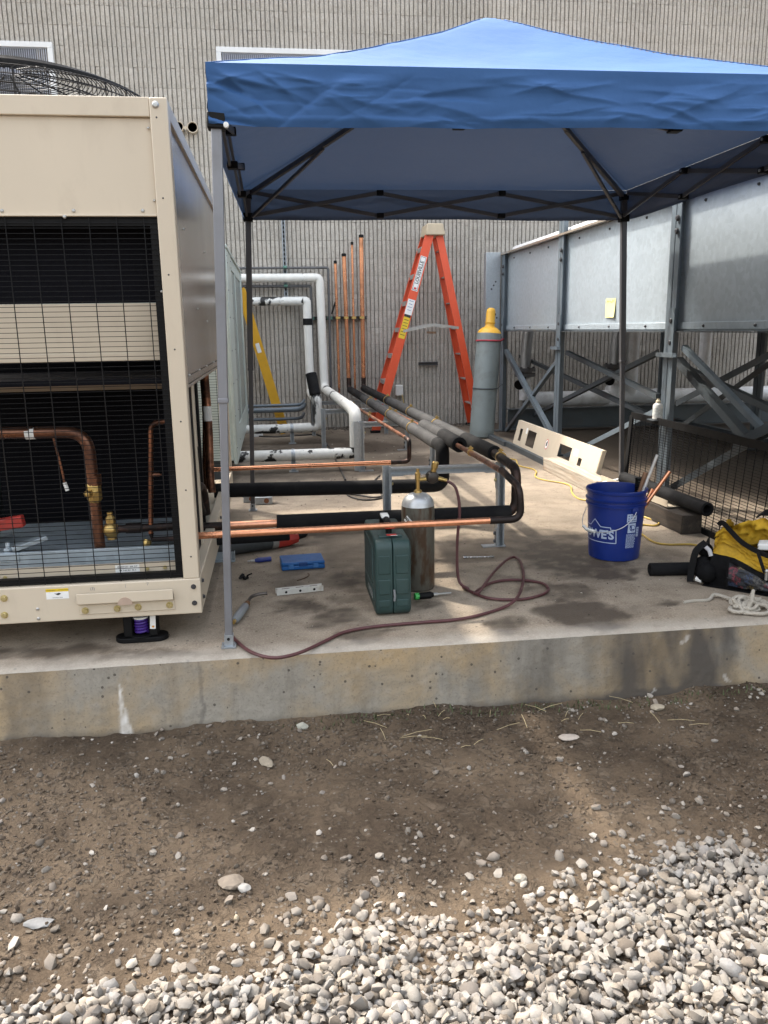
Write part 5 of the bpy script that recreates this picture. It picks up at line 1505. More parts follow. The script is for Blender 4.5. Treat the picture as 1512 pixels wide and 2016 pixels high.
b = MB(); b.hexa([(1.755, 9.56, TZ - .03), (1.985, 9.56, TZ - .03), (1.985, 9.94, TZ - .03), (1.755, 9.94, TZ - .03), (1.775, 9.58, TZ + .10), (1.96, 9.58, TZ + .10), (1.96, 9.92, TZ + .10), (1.775, 9.92, TZ + .10)]); b.build('top_cap', TAN, ld, bevel=.012)
for y, s in ((9.555, 0), (9.935, 1)):
    a = (fn0.lerp(fn1, .515) if not s else ff0.lerp(ff1, .515)); c = (rn0.lerp(rn1, .535) if not s else rf0.lerp(rf1, .535))
    m_ = a.lerp(c, .55) + V((0, 0, .055))
    b = MB(); b.beam(a + V((0, 0, 0)), m_, .006, .03); b.build('spreader', ALU, ld)
    b = MB(); b.beam(m_, c, .006, .03); b.build('spreader', ALU, ld)
b = MB(); b.beam(fn0.lerp(fn1, .51).lerp(rn0.lerp(rn1, .51), .42), fn0.lerp(fn1, .51).lerp(rn0.lerp(rn1, .51), .58), .02, .025); b.build('hinge_tag', M('brown_tag', (.16, .09, .05), .6), ld)
for p in (fn0, ff0, rn0, rf0):
    b = MB(); b.box(p.x - .06, p.x + .06, p.y - .03, p.y + .03, .0005, .03); b.build('foot', BLACKP, ld, bevel=.006)
# stickers on the near front rail
dl = (fn1 - fn0).normalized(); nl = V((0, -1, 0)); wl = dl.cross(V((0, 1, 0))).normalized()
if wl.x < 0: wl = -wl
def rp(t): return fn0.lerp(fn1, t) + V((0, -.0005, 0))
nl = dl.cross(wl).normalized()
if nl.y > 0: nl = -nl
b = MB(); c = rp(.80)
rect_on(b, c, dl, wl, nl, .40, .070, .0012, 0); rect_on(b, c, dl, wl, nl, .385, .058, .0018, 2); rect_on(b, c, dl, wl, nl, .375, .050, .0024, 0)
text_on(b, 'LOUISVILLE', .052, c + dl * .014, dl, wl if dl.cross(wl).dot(nl) > 0 else -wl, nl, .0032, .0012, 2)
rect_on(b, c - dl * .17, dl, wl, nl, .022, .03, .003, 3)
rect_on(b, rp(.635), dl, wl, nl, .18, .085, .0012, 0)
for k in range(4): rect_on(b, rp(.665) - dl * .035 * k, dl, wl, nl, .006, .05 - .01 * (k % 2), .002, 4)
rect_on(b, rp(.535), dl, wl, nl, .26, .075, .0012, 1); rect_on(b, rp(.592), dl, wl, nl, .03, .075, .002, 2)
for k in range(6): rect_on(b, rp(.572) - dl * .035 * k, dl, wl, nl, .006, .055, .002, 2)
b.build('sticker', [PAPER, YEL, INK, M('red_print', (.55, .03, .03), .5), M('blue_print', (.12, .2, .4), .5)], ld, smooth=0)

yl = thing('yellow_ladder', 'yellow fibreglass ladder leaning behind the pale green cabinet', 'ladder', (.03, 9.7, 0))
YFG = M('yellow_fibreglass', (.68, .36, .015), .45, 0, .06, 5, .0004, 80, (.35, .2, .03), .4, 8)
for y in (9.55, 9.93):
    p, q = V((.07, y, .02)), V((-.36, y, 1.66))
    rail(p, q, .098, .03, 1 if y < 9.7 else -1).build('rail', YFG, yl)
for k in range(5):
    p = V((.07, 9.56, .02)).lerp(V((-.36, 9.56, 1.66)), .12 + .18 * k); b = MB(); b.beam(p, p + V((0, .36, 0)), .035, .03); b.build('rung', ALU, yl)
b = MB(); p = V((.07, 9.549, .02)).lerp(V((-.36, 9.549, 1.66)), .6); d_ = V((-.43, 0, 1.64)).normalized(); w_ = V((d_.z, 0, -d_.x))
rect_on(b, p, d_, w_, NF, .11, .045, .001, 0); b.build('sticker', PAPER, yl, smooth=0)

# ------------------------------------------------------------------ things on the slab
# green tool case
GREEN = M('dark_green_case', (.020, .048, .046), .5, 0, .12, 8, .0005, 110, (.06, .085, .08), .35, 10)
cx0, cx1, cy0, cy1, ch = .378, .530, 3.255, 3.70, .345
tc = thing('tool_case', 'dark green hard tool case standing upright beside the steel cylinder', 'tool case', ((cx0 + cx1) / 2, (cy0 + cy1) / 2, 0))
def rbox(b, x0, x1, y0, y1, z0, z1, r=.04, n=5, inset=.010):
    """slab with big rounded corners in the YZ outline and softened faces in X"""
    pts = []
    for (cy, cz, a0) in ((y1 - r, z1 - r, 0), (y0 + r, z1 - r, 90), (y0 + r, z0 + r, 180), (y1 - r, z0 + r, 270)):
        for k in range(n + 1):
            a = math.radians(a0 + 90 * k / n); pts.append((cy + r * math.cos(a), cz + r * math.sin(a)))
    my, mz = (y0 + y1) / 2, (z0 + z1) / 2
    def ringp(x, ins):
        return [(x, my + (y - my) * (1 - ins / (y1 - my)), mz + (z - mz) * (1 - ins / (z1 - mz))) for y, z in pts]
    xsn = [(x0, inset), (x0 + inset * .35, inset * .3), (x0 + inset, 0), (x1 - inset * .2, 0), (x1, inset * .25)] if inset > 0 else [(x0, 0), (x1, 0)]
    N = len(pts); vs = []; fs = []
    for x, i in xsn: vs += ringp(x, i)
    for j in range(len(xsn) - 1):
        for k in range(N): fs.append((j * N + k, j * N + (k + 1) % N, (j + 1) * N + (k + 1) % N, (j + 1) * N + k))
    fs += [tuple(range(N))[::-1], tuple((len(xsn) - 1) * N + k for k in range(N))]
    b.add(vs, fs)
cm = .452
b = MB(); rbox(b, cx0, cm - .0015, cy0, cy1, .002, ch - .012); h1 = b.build('case_half', GREEN, tc, smooth=50)
b = MB(); rbox(b, -cx1, -cm - .0015, cy0, cy1, .002, ch - .012); b.v = [(-x, y, z) for x, y, z in b.v]; b.f = [f[::-1] for f in b.f]; b.build('case_half', GREEN, tc, smooth=50)
for xa, xb in ((cx0 + .012, cm - .012), (cm + .012, cx1 - .012)):
    for (za, zb) in ((.045, .075), (.10, .165), (.19, .27)):
        b = MB(); b.box(xa, xb, cy0 - .004, cy0 + .01, za, zb); b.build('rib_panel', GREEN, tc, bevel=.003)
b = MB()
for za, zb, ya, yb2 in ((.12, .29, .10, .37), (.05, .10, .06, .40)):
    b.box(cx0 - .004, cx0 + .004, cy0 + ya, cy0 + yb2, za, zb)
b.build('side_relief', GREEN, tc, bevel=.004)
b = MB(); b.tube(fillet([(cm, cy0 + .12, ch - .02), (cm, cy0 + .13, ch + .035), (cm, cy0 + .33, ch + .035), (cm, cy0 + .34, ch - .02)], .035, 5), .014, 10); b.build('handle', BLACKP, tc)
b = MB(); b.box(cm - .02, cm + .014, cy0 + .20, cy0 + .26, ch + .040, ch + .052); b.build('handle_label', WHITE, tc, bevel=.002)
b = MB(); b.box(cm - .05, cm + .05, cy0 + .06, cy0 + .10, ch - .014, ch - .003); b.build('latch', GREEN, tc, bevel=.004)
b = MB(); rect_on(b, (cm + .004, cy0 + .066, ch - .0025), X_, (0, 1, 0), Z_, .042, .03, .0008, 0); rect_on(b, (cm + .014, cy0 + .052, ch - .0025), X_, (0, 1, 0), Z_, .03, .006, .0012, 1); b.build('red_sticker', [M('red_sticker', (.5, .04, .035), .5), PAPER], tc, smooth=0)
b = MB(); text_on(b, 'metabo', .055, (cx0 - .001, cy0 + .16, .075), (0, -1, 0), Z_, (-1, 0, 0), .0045, .0012, 0); b.build('lettering', M('faded_white_print', (.34, .36, .36), .6), tc, smooth=0)
b = MB(); b.tube([(cm + .004, cy0 - .002, .07), (cm + .006, cy0 - .006, .09), (cm + .004, cy0 - .002, .12)], .005, 6); b.build('seam_clip', GREYPL, tc)

# steel fuel cylinder with regulator
p = at(829, 1166, Z=0) + V((0, .072, 0))
tk = thing('steel_cylinder', 'scuffed rusty steel fuel cylinder with a brass regulator on the slab', 'gas cylinder', p)
R_ = .077
b = MB(); b.lathe(p, [(.066, 0), (.073, .004), (R_, .014), (R_, .375), (R_ * .985, .40)], seg=36); b.build('body', RUSTST, tk)
b = MB(); b.lathe(p, [(R_ * .985, .4002), (R_ * .93, .42), (R_ * .80, .438), (R_ * .55, .453), (R_ * .3, .460), (.0001, .462)], seg=36); b.build('dome', M('aluminium_paint_dome', (.50, .51, .52), .36, .6, .14, 10, .0008, 50, (.25, .22, .18), .5, 9), tk)
b = MB(); b.lathe(p + V((0, 0, .455)), [(.02, 0), (.018, .015), (.009, .02), (.009, .06), (.013, .065), (.013, .095), (.008, .10), (.008, .115), (.0001, .116)], seg=12); b.tube([p + V((0, 0, .52)), p + V((.05, -.01, .525))], .009, 10); b.build('valve', BRASS, tk, smooth=30)
rg_ = p + V((.066, -.01, .535))
b = MB(); b.lathe(rg_ + V((0, .025, -.005)), [(.024, 0), (.030, .006), (.030, .03), (.024, .045), (.012, .05), (.0001, .051)], (0, -1, 0), 20); rgo = b.build('regulator', M('regulator_dark', (.05, .042, .036), .45, .5, .2, 20), tk)
b = MB(); b.lathe(rg_ + V((.005, .0, .02)), [(.013, 0), (.013, .02), (.016, .022), (.016, .045), (.012, .05), (.0001, .05)], (.2, -.1, 1), 12); b.build('adjuster', BRASS, rgo, smooth=30)
b = MB(); b.lathe(rg_ + V((.028, -.005, -.01)), [(.010, 0), (.010, .02), (.008, .022), (.008, .04)], (1, -.3, -.25), 10); b.build('outlet', BRASS, rgo, smooth=30)
b = MB()
def cyl_pt(c, r, th, z):                                       # th measured from the direction to the camera
    a0 = math.atan2(-c.y, -c.x); a = a0 + th
    return V((c.x + r * math.cos(a), c.y + r * math.sin(a), c.z + z)), V((math.cos(a), math.sin(a), 0)), V((-math.sin(a), math.cos(a), 0))
def wrap(mb, c, r_of, pts, faces, th0, z0, lift=.001, rot=0.0, mi=0):
    out = []
    for (u, v) in pts:
        u, v = u * math.cos(rot) - v * math.sin(rot), u * math.sin(rot) + v * math.cos(rot)
        r = r_of(z0 + v); q, n, t = cyl_pt(c, r + lift, th0 + u / r, z0 + v); out.append(q)
    mb.add(out, faces, mi)
def rgrid(w_, h_, n=6):
    pts = [(w_ * (i / n - .5), h_ * (j - .5)) for j in (0, 1) for i in range(n + 1)]
    return pts, [(i, i + 1, n + 2 + i, n + 1 + i) for i in range(n)]
cr = lambda z: R_
pts, fs = rgrid(.045, .032); wrap(b, p, cr, pts, fs, -.62, .338, .0006, math.radians(-42), 0)
pts, fs = rgrid(.014, .014, 3); wrap(b, p, cr, pts, fs, -.47, .332, .0010, math.radians(-42), 1)
b.build('diamond_label', [PAPER, M('orange_red_print', (.6, .2, .12), .5)], tk, smooth=0)
b = MB(); text_on(b, 'FUEL', .018, p + V((.012, -.053, .437)), (1, .0, 0), (0, .55, .75), (0, -.8, .6), .002, .0004, 0, 1, 1.1); b.build('stamping', WHITE, tk, smooth=0)

# maroon hose and torch
def gp(cx_, cy_, ox, oy, s, z=.008): return at(ox + cx_ / s, oy + cy_ / s, Z=z)
hz = lambda x, y, z=.009: gp(x, y, 680, 840, 3.436, z)
ho = rg_ + V((.066, -.018, -.022))
tip = at(483, 1275, Z=.009)
path = [ho, ho + V((.035, -.02, -.03)), ho + V((.052, -.03, -.13)), ho + V((.04, -.035, -.30)), ho + V((.045, -.05, -.46)), ho + V((.08, -.09, -.512))]
path[-1].z = .02
path += [hz(800, 1090), hz(960, 1158), hz(1180, 1168), hz(1330, 1135), hz(1372, 1095), hz(1320, 1055), hz(1150, 1036), hz(1000, 1052), hz(900, 1105), hz(872, 1128), hz(905, 1118, .02),
         hz(960, 1040, .022), hz(1035, 950, .02), hz(1120, 885, .012), hz(1175, 900, .012), hz(1205, 990, .014), hz(1195, 1080, .022), hz(1150, 1170, .026), hz(1050, 1230), hz(800, 1298), hz(500, 1325), hz(200, 1352), hz(0, 1388),
         at(640, 1262, Z=.009), at(590, 1285, Z=.009), at(540, 1295, Z=.009), at(495, 1284, Z=.009), at(462, 1258, Z=.009), at(447, 1238, Z=.012), at(449, 1228, Z=.02), at(459, 1223, Z=.021)]
HOSE = M('maroon_hose', (.085, .028, .030), .5, 0, .15, 20, .0006, 160, (.12, .07, .065), .4, 14)
b = MB(); b.tube(smooth_path(path, 7), .0068, 10)
b.build('hose', HOSE, label='maroon hose looping over the slab from the regulator to the torch', cat='hose')
t0, t1 = at(462, 1222, Z=.02), at(484, 1192, Z=.024)
to = thing('torch', 'grey handled brazing torch with a bent steel tube by the canopy leg', 'torch', t0)
d = (t1 - t0).normalized()
b = MB(); b.lathe(t0, [(.008, -.02), (.008, 0)], d, 10); b.build('hose_nut', BRASS, to)
b = MB(); b.lathe(t0, [(.010, .001), (.0165, .012), (.018, .05), (.0175, (t1 - t0).length - .012), (.013, (t1 - t0).length)], d, 16); b.build('grip', GREYPL, to)
b = MB(); b.lathe(t1, [(.013, 0), (.015, .008), (.011, .022), (.013, .026), (.010, .034)], d, 10); b.build('collar', M('rusty_brass', (.22, .11, .05), .5, .6, .25, 30), to)
b = MB(); b.tube(smooth_path([t1 + d * .034, at(494, 1176, Z=.032), at(508, 1170, Z=.036), at(526, 1168, Z=.036)], 6), [.0075] * 18 + [.0095], 10); b.build('burner_tube', M('burnt_steel', (.12, .105, .095), .42, .8, .25, 25), to)

# small hand tools and scraps
def lying_driver(name, label, a, c, handle_len, rh, mh, cap=None, shaft=None):
    a, c = V(a), V(c); d = (c - a).normalized(); L = (c - a).length
    t = thing(name, label, 'screwdriver', a)
    b = MB(); prof_ = [(rh * .8, 0), (rh, .006), (rh * .95, handle_len * .45), (rh * 1.05, handle_len * .8), (rh * .55, handle_len)]
    b.lathe(a, prof_, d, 8); b.build('handle', mh, t, smooth=25)
    if cap:
        b = MB(); b.lathe(a, [(rh * .55, -.008), (rh * .9, -.006), (rh * .98, .003), (rh * .98, .012)], d, 14); b.build('end_cap', cap, t)
    b = MB(); b.lathe(a, [(rh * .5, handle_len), (rh * .5, handle_len + .02), (rh * .28, handle_len + .024), (rh * .28, L - .02), (rh * .22, L), (.0001, L)], d, 10); b.build('shaft', STEELB, t)
    return t
lying_driver('screwdriver', 'black and green screwdriver lying between the green case and the maroon hose', at(819, 1174, Z=.017), at(888, 1167, Z=.012), .085, .0165, BLACKP, M('bright_green', (.06, .42, .09), .45))
lying_driver('screwdriver', 'blue handled screwdriver lying left of the blue plastic case', at(534, 1100, Z=.014), at(487, 1105, Z=.012), .088, .0135, M('blue_grip', (.015, .035, .24), .45, 0, .2, 20))
t0, t1 = at(914, 1097, Z=.006), at(969, 1096, Z=.006)
wr_ = thing('wrench', 'small chrome combination wrench lying near the foot of the pipe stand', 'wrench', t0)
d = (t1 - t0).normalized(); CHR = M('chrome_tool', (.55, .56, .57), .25, .95, .06, 30)
b = MB(); b.beam(t0 + d * .012, t1 - d * .01, .009, .0055); b.build('shank', CHR, wr_, bevel=.002)
b = MB(); b.lathe(t1, [(.005, -.004), (.011, -.004), (.011, .004), (.005, .004), (.005, -.004)], seg=12); b.build('ring_end', CHR, wr_)
b = MB(); s = V((-d.y, d.x, 0))
for k in (-1, 1): b.beam(t0 + d * .014 + s * k * .004, t0 - d * .006 + s * k * .010, .007, .008)
b.build('open_jaw', CHR, wr_, bevel=.002)

BLUEP = M('blue_case_plastic', (.012, .105, .33), .4, 0, .08, 10, .0004, 90)
p0, p1 = at(555, 1125, Z=0), at(640, 1119, Z=0)
bc = thing('blue_case', 'small flat blue plastic case lying shut on the slab', 'plastic case', (p0 + p1) / 2)
e = (p1 - p0).normalized(); f_ = V((-e.y, e.x, 0)); L = (p1 - p0).length
def ob(b, a0, a1, c0, c1, z0, z1, o=p0): 
    q = lambda a, c, z: o + e * a + f_ * c + V((0, 0, z))
    b.hexa([q(a0, c0, z0), q(a1, c0, z0), q(a1, c1, z0), q(a0, c1, z0), q(a0, c0, z1), q(a1, c0, z1), q(a1, c1, z1), q(a0, c1, z1)])
b = MB(); ob(b, 0, L, 0, .155, .001, .024); b.build('base_shell', BLUEP, bc, bevel=.006)
b = MB(); ob(b, 0, L, 0, .155, .0255, .043); b.build('lid', BLUEP, bc, bevel=.006)
for a in (.035, L - .06):
    b = MB(); ob(b, a, a + .026, -.004, .004, .010, .032); b.build('latch', M('pale_blue_latch', (.05, .17, .42), .4), bc, bevel=.002)
b = MB(); ob(b, L / 2 - .022, L / 2 + .022, -.002, .012, .018, .040); b.build('handle', M('dark_blue_grip', (.008, .05, .19), .45), bc, bevel=.003)

p0, p1 = at(545, 1172, Z=.004), at(637, 1162, Z=.004)
br = thing('bracket', 'white slotted metal bracket with three holes lying flat on the slab', 'bracket', (p0 + p1) / 2)
e = (p1 - p0).normalized(); f_ = V((-e.y, e.x, 0)); L = (p1 - p0).length
WM2 = M('scuffed_white_bracket', (.56, .55, .51), .5, .1, .1, 20, .0003, 90, (.35, .22, .12), .4, 18)
b = MB(); ob(b, 0, L, 0, .004, .0, .026, p0 - V((0, 0, .003))); b.build('front_flange', WM2, br, bevel=.0015)
b = MB(); ob(b, .006, L - .006, .0045, .034, .0225, .026, p0 - V((0, 0, .003))); ob(b, .0, L, .0345, .038, .0, .026, p0 - V((0, 0, .003))); b.build('top_flange', WM2, br, bevel=.0015)
for a in (.2, .5, .8):
    c = p0 + e * (L * a) + V((0, 0, .010)) - f_ * .0006
    b = MB(); b.lathe(c, [(.006, 0), (.0001, .0004)], -f_, 12); b.build('hole', BLACKM, br)
    b = MB(); ob(b, L * a - .018, L * a + .018, .012, .018, .0232, .0264, p0 - V((0, 0, .003))); b.build('slot', M('slot_shadow_brown', (.10, .07, .05), .8), br)
# galvanised angle by the unit and loose clamp blocks further back
p0 = at(432, 1103, Z=0)
b = MB(); b.angle(p0 + V((-.06, .0, .002)), p0 + V((.085, -.01, .002)), .045, .003, up=(0, 0, 1)); b.box(p0.x + .082, p0.x + .085, p0.y - .05, p0.y, .002, .05)
b.build('angle_bracket', GALV, label='galvanised angle bracket on the slab behind the front left canopy leg', cat='bracket')
for (px, py, s, lab) in ((492, 988, .045, 'small grey clamp block left of the rear canopy leg foot'), (520, 992, .06, 'rusty metal clamp block right of the rear canopy leg foot')):
    p = at(px, py, Z=0); t = thing('clamp_block', lab, 'clamp', p, 'clamp blocks on the slab')
    b = MB(); b.box(p.x - s, p.x + s, p.y - .03, p.y + .03, .001, .055); b.build('block_body', GALVS, t, bevel=.005)
    b = MB(); b.hexa([(p.x - s * .6, p.y - .02, .056), (p.x + s * 1.4, p.y - .02, .056), (p.x + s * 1.4, p.y + .06, .056), (p.x - s * .6, p.y + .06, .056), (p.x - s * .6, p.y + .0, .085), (p.x + s * .6, p.y + .0, .085), (p.x + s * .6, p.y + .05, .085), (p.x - s * .6, p.y + .05, .085)]); b.build('saddle', ALU, t, bevel=.003)
    b = MB(); b.lathe((p.x + s * .3, p.y - .03, .028), [(.018, 0), (.018, .004), (.0001, .005)], (0, -1, 0), 12); b.build('bolt_head', M('rust', (.22, .09, .045), .8, .2, .3, 30), t)
p = at(481, 1140, Z=0)
b = MB()
for k in range(7):
    q = p + V((random.uniform(-.022, .022), random.uniform(-.015, .015), random.uniform(.004, .02))); b.beam(q, q + V((random.uniform(-.03, .03), random.uniform(-.02, .02), random.uniform(-.004, .014))), .018, .007)
b.build('rubber_scrap', BLACKP, label='small crumpled black scrap on the slab before the blue screwdriver', cat='scrap', bevel=.002)
b = MB(); b.tube(smooth_path([at(585, 1143, Z=.003), at(600, 1138, Z=.003), at(609, 1132, Z=.003), at(606, 1129, Z=.003)], 5), .0022, 6); b.build('wire_hook', M('rusty_wire', (.13, .075, .05), .6, .5, .2, 30), label='thin bent rusty wire hook lying below the blue case', cat='wire')

# reciprocating saw, red and black
p0, p1 = at(440, 1078, Z=.05), at(600, 1056, Z=.04)
rs = thing('power_saw', 'red and black power saw lying behind the lowest copper pipe', 'power tool', (p0 + p1) / 2)
d = (p1 - p0).normalized(); L = (p1 - p0).length
b = MB(); b.lathe(p0, [(.030, -.06), (.042, -.03), (.046, .02), (.046, L * .555), (.043, L * .56)], d, 20); b.build('motor_housing', M('dark_grey_grip', (.045, .05, .052), .55, 0, .2, 20), rs)
b = MB(); b.lathe(p0, [(.0455, L * .562), (.0455, L * .635)], d, 20); b.build('grey_ring', M('light_grey_ring', (.24, .235, .22), .5), rs)
b = MB(); b.lathe(p0, [(.0450, L * .637), (.047, L * .66), (.042, L * .80), (.030, L * .90), (.022, L * .905)], d, 8); b.build('gear_housing', REDP, rs, smooth=30)
b = MB(); b.tube([p0 + d * L * .89 + V((0, 0, .005)), p0 + d * L * 1.0 + V((0, 0, .012)), p0 + d * (L * 1.03) + V((0, 0, .014))], [.02, .018, .008], 12); b.build('boot', BLACKP, rs)
b = MB(); b.tube([p0 - d * .05, p0 - d * .12 + V((0, 0, -.02))], .03, 12); b.build('handle', REDP, rs)

# blue bucket
bp = V((1.742, 3.985, 0))
bkt = thing('bucket', 'blue plastic bucket full of pipe offcuts and a brush', 'bucket', bp)
BLUEB = M('royal_blue_plastic', (.007, .026, .19), .36, 0, .06, 8, .0004, 100, (.018, .045, .23), .3, 12)
HB = .372; rb = lambda z: .130 + .021 * z / HB
b = MB(); b.lathe(bp, [(.122, .001), (.129, .005)] + [(rb(z), z) for z in (.02, .1, .2, .285)] + [(rb(.287) + .008, .287), (rb(.29) + .009, .297), (rb(.3), .300), (rb(.3), .312), (rb(.3) + .008, .314), (rb(.33) + .009, .322), (rb(.33), .326), (rb(.35), .352), (rb(.36) + .006, .355), (rb(.37) + .007, .368), (rb(.37) + .002, .372), (rb(.37) - .003, .370), (rb(.33) - .004, .33), (rb(.1) - .004, .1), (rb(.02) - .004, .012), (.0001, .012)], seg=48)
b.f = b.f[:-1] if len(b.f[-1]) > 8 else b.f
b.build('shell', BLUEB, bkt)
PALE = M('pale_blue_print', (.46, .54, .70), .5, 0, .08, 40)
b = MB(); r2 = lambda z: rb(z)
def strip(mb, pl, wd, th0, z0, lift=.0009):
    for (u0, v0), (u1, v1) in zip(pl, pl[1:]):
        d = V((u1 - u0, v1 - v0, 0)); Ln = d.length; d.normalize(); s = V((-d.y, d.x, 0)) * wd / 2
        n = max(1, int(Ln / .012)); P_ = []
        for k in range(n + 1):
            u, v = u0 + (u1 - u0) * k / n, v0 + (v1 - v0) * k / n
            P_ += [(u - s.x, v - s.y), (u + s.x, v + s.y)]
        wrap(mb, bp, r2, P_, [(2 * k, 2 * k + 2, 2 * k + 3, 2 * k + 1) for k in range(n)], th0, z0, lift)
vs, fs = text_mesh("LOWE'S", .062, .0022, .95)
LZ, LT = .142, -.78
wrap(b, bp, r2, [(v.x, v.y) for v in vs], fs, LT, LZ, .0012)
W2 = .115
strip(b, [(-W2, -.040), (W2, -.040), (W2, .030), (W2 - .026, .030), (W2 - .026, .042), (.035, .042), (0, .078), (-.035, .042), (-W2 + .026, .042), (-W2 + .026, .030), (-W2, .030), (-W2, -.040)], .0042, LT, LZ)
lo = b.build('lettering', PALE, bkt, smooth=0)
b = MB(); lt = .62
def lab(u, v, w_, h_, mi, lift=.0009):
    pts, fs = rgrid(w_, h_, 4); wrap(b, bp, r2, [(a + u, c + v) for a, c in pts], fs, lt, .17, lift, 0, mi)
lab(0, .065, .058, .044, 0)
for k, s in enumerate(('WARNING', 'DANGER', 'ATTENTION')):
    vs, fs = text_mesh(s, .0085, .0003); wrap(b, bp, r2, [(v.x * .85 + .006, v.y) for v in vs], fs, lt, .17 + .078 - .0135 * k, .0016, 0, 1)
    wrap(b, bp, r2, [(-.024, -.004), (-.015, -.004), (-.0195, .004)], [(0, 1, 2)], lt, .17 + .078 - .0135 * k, .0016, 0, 1)
lab(.002, .012, .046, .050, 0)
wrap(b, bp, r2, [(.004 + .017 * math.cos(a) + .002, .012 + .017 * math.sin(a)) for a in [2 * math.pi * k / 20 for k in range(20)]], [tuple(range(20))], lt, .17, .0014, 0, 1)
wrap(b, bp, r2, [(.006 + .014 * math.cos(a), .012 + .014 * math.sin(a)) for a in [2 * math.pi * k / 20 for k in range(20)]], [tuple(range(20))], lt, .17, .0018, 0, 0)
strip_pts = ((-.006, .022, .010, .012), (-.002, .010, .006, .020), (.010, .004, .014, .006))
for (u, v, w_, h_) in strip_pts: lab(u, v, w_, h_, 1, .0022)
rg = random.Random(5)
for k in range(13):
    v = -.022 - .0058 * k; u = -.026
    while u < .024:
        w_ = rg.uniform(.003, .010); lab(u + w_ / 2, v, w_, .0034, 0); u += w_ + .0022
lab(.042, -.012, .018, .050, 0)
for k in range(5): lab(.042, -.030 + .009 * k, .013, .003, 1, .0014)
b.build('warning_print', [PALE, BLUEB], bkt, smooth=0)
# wire bail with its grip
def bp_(th, z, out): 
    q, n, t = cyl_pt(bp, rb(z) + out, th, z); return q
bail = smooth_path([bp_(.72, .268, .010), bp_(.55, .235, .018), bp_(.25, .195, .022), bp_(-.1, .172, .026), bp_(-.5, .160, .03), bp_(-.95, .160, .03), bp_(-1.35, .175, .03), bp_(-1.75, .22, .022), bp_(-2.1, .275, .010)], 6)
b = MB(); b.tube(bail, .0022, 6); bo = b.build('bail_wire', M('pale_wire', (.5, .5, .52), .4, .5, .1, 30), bkt)
b = MB(); b.tube([bp_(-.62, .160, .03), bp_(-.95, .160, .034), bp_(-1.22, .167, .03)], .0085, 12); b.build('grip', WHITE, bo)
for th in (.72, -2.1):
    b = MB(); q, n, t = cyl_pt(bp, rb(.27) - .002, th, .272); b.lathe(q, [(.022, 0), (.022, .008), (.012, .012), (.0001, .013)], n, 16); b.build('ear', BLUEB, bkt)
# what stands in the bucket
def stick(name, a, c, r, mt, label, cat, seg=10): 
    b = MB(); b.tube([a, c], r, seg); return b.build(name, mt, label=label, cat=cat)
top = lambda px, py, y: at(px, py, Y=y)
stick('copper_offcut', V((1.70, 3.93, .03)), top(1318, 928, 3.93), .011, COP, 'longer bright copper pipe offcut sticking out of the blue bucket to the right', 'copper pipe')
stick('copper_offcut', V((1.76, 3.94, .03)), top(1284, 962, 3.94), .010, COP, 'shorter copper pipe offcut low in the blue bucket', 'copper pipe')
stick('silver_rod', V((1.77, 3.97, .03)), top(1294, 895, 3.97), .008, M('silver_rod', (.62, .60, .58), .5, .3, .1, 40), 'tapering pale silver rod standing tallest in the blue bucket', 'rod')
stick('wooden_handle', V((1.80, 4.0, .03)), top(1271, 930, 4.0), .012, M('worn_wood', (.26, .14, .08), .7, 0, .2, 30), 'brown wooden handle standing beside the black brush in the bucket', 'handle')
p = top(1258, 968, 4.03)
bs = thing('brush', 'black bristled tube brush standing in the blue bucket', 'brush', p - V((0, 0, .12)))
b = MB(); b.tube([p - V((0, 0, .3)), p + V((0, 0, .06))], .005, 6); b.build('stem', STEELB, bs)
b = MB(); z = -.06
while z < .075: b.lathe(p + V((0, 0, z)), [(.006, -.001), (.024, -.002), (.024, .002), (.006, .001)], seg=12); z += .0095
b.build('bristles', BLACKP, bs, kind='stuff')

# timbers, cream panel, trim
WOODL = M('weathered_pale_timber', (.36, .31, .25), .8, 0, .38, 9, .004, 30, (.30, .15, .07), .6, 3.5, stretch=(6, .35, 6))
WOODD = M('dark_old_timber', (.035, .027, .021), .85, 0, .3, 3, .003, 30, (.10, .075, .055), .5, 5, stretch=(6, .6, 6))
def timber(x0, x1, y0, y1, h, mt, label, sk=0):
    b = MB(); n = 14
    for k in range(n):
        a, c = y0 + (y1 - y0) * k / n, y0 + (y1 - y0) * (k + 1) / n
    rgx = random.Random(int(y0 * 100))
    vs = []; fs = []
    for k in range(n + 1):
        y = y0 + (y1 - y0) * k / n; o = sk * (k / n); j = lambda: rgx.uniform(-.0025, .0025)
        vs += [(x0 + o + j(), y, .001), (x1 + o + j(), y, .001), (x1 + o + j(), y, h + j()), (x0 + o + j(), y, h + j())]
    for k in range(n):
        for i in range(4): fs.append((k * 4 + i, k * 4 + (i + 1) % 4, k * 4 + 4 + (i + 1) % 4, k * 4 + 4 + i))
    fs += [(0, 3, 2, 1), tuple(n * 4 + i for i in range(4))]
    b.add(vs, fs)
    return b.build('timber_beam', mt, bevel=.004, label=label, cat='timber', group='timbers on the slab')
timber(2.300, 2.428, 4.335, 5.42, .112, WOODD, 'dark old timber with its end towards the tool bag', -.03)
timber(2.240, 2.375, 5.50, 6.64, .105, WOODL, 'pale weathered timber lying before the cut cream panel', -.01)
CP = thing('cut_panel', 'cream sheet metal panel with rectangular cutouts standing by the pale timber', 'metal panel', (2.4, 7.0, 0))
PX0, PX1, Ya, Yb, PH = 2.385, 2.45, 8.09, 5.90, .258
def pp(s, z, off=0.0): return V((PX0 + (PX1 - PX0) * z / PH - off, Ya + (Yb - Ya) * s, .003 + z))
sof = lambda px, py: (at(px, py, X=2.415).y - Ya) / (Yb - Ya)
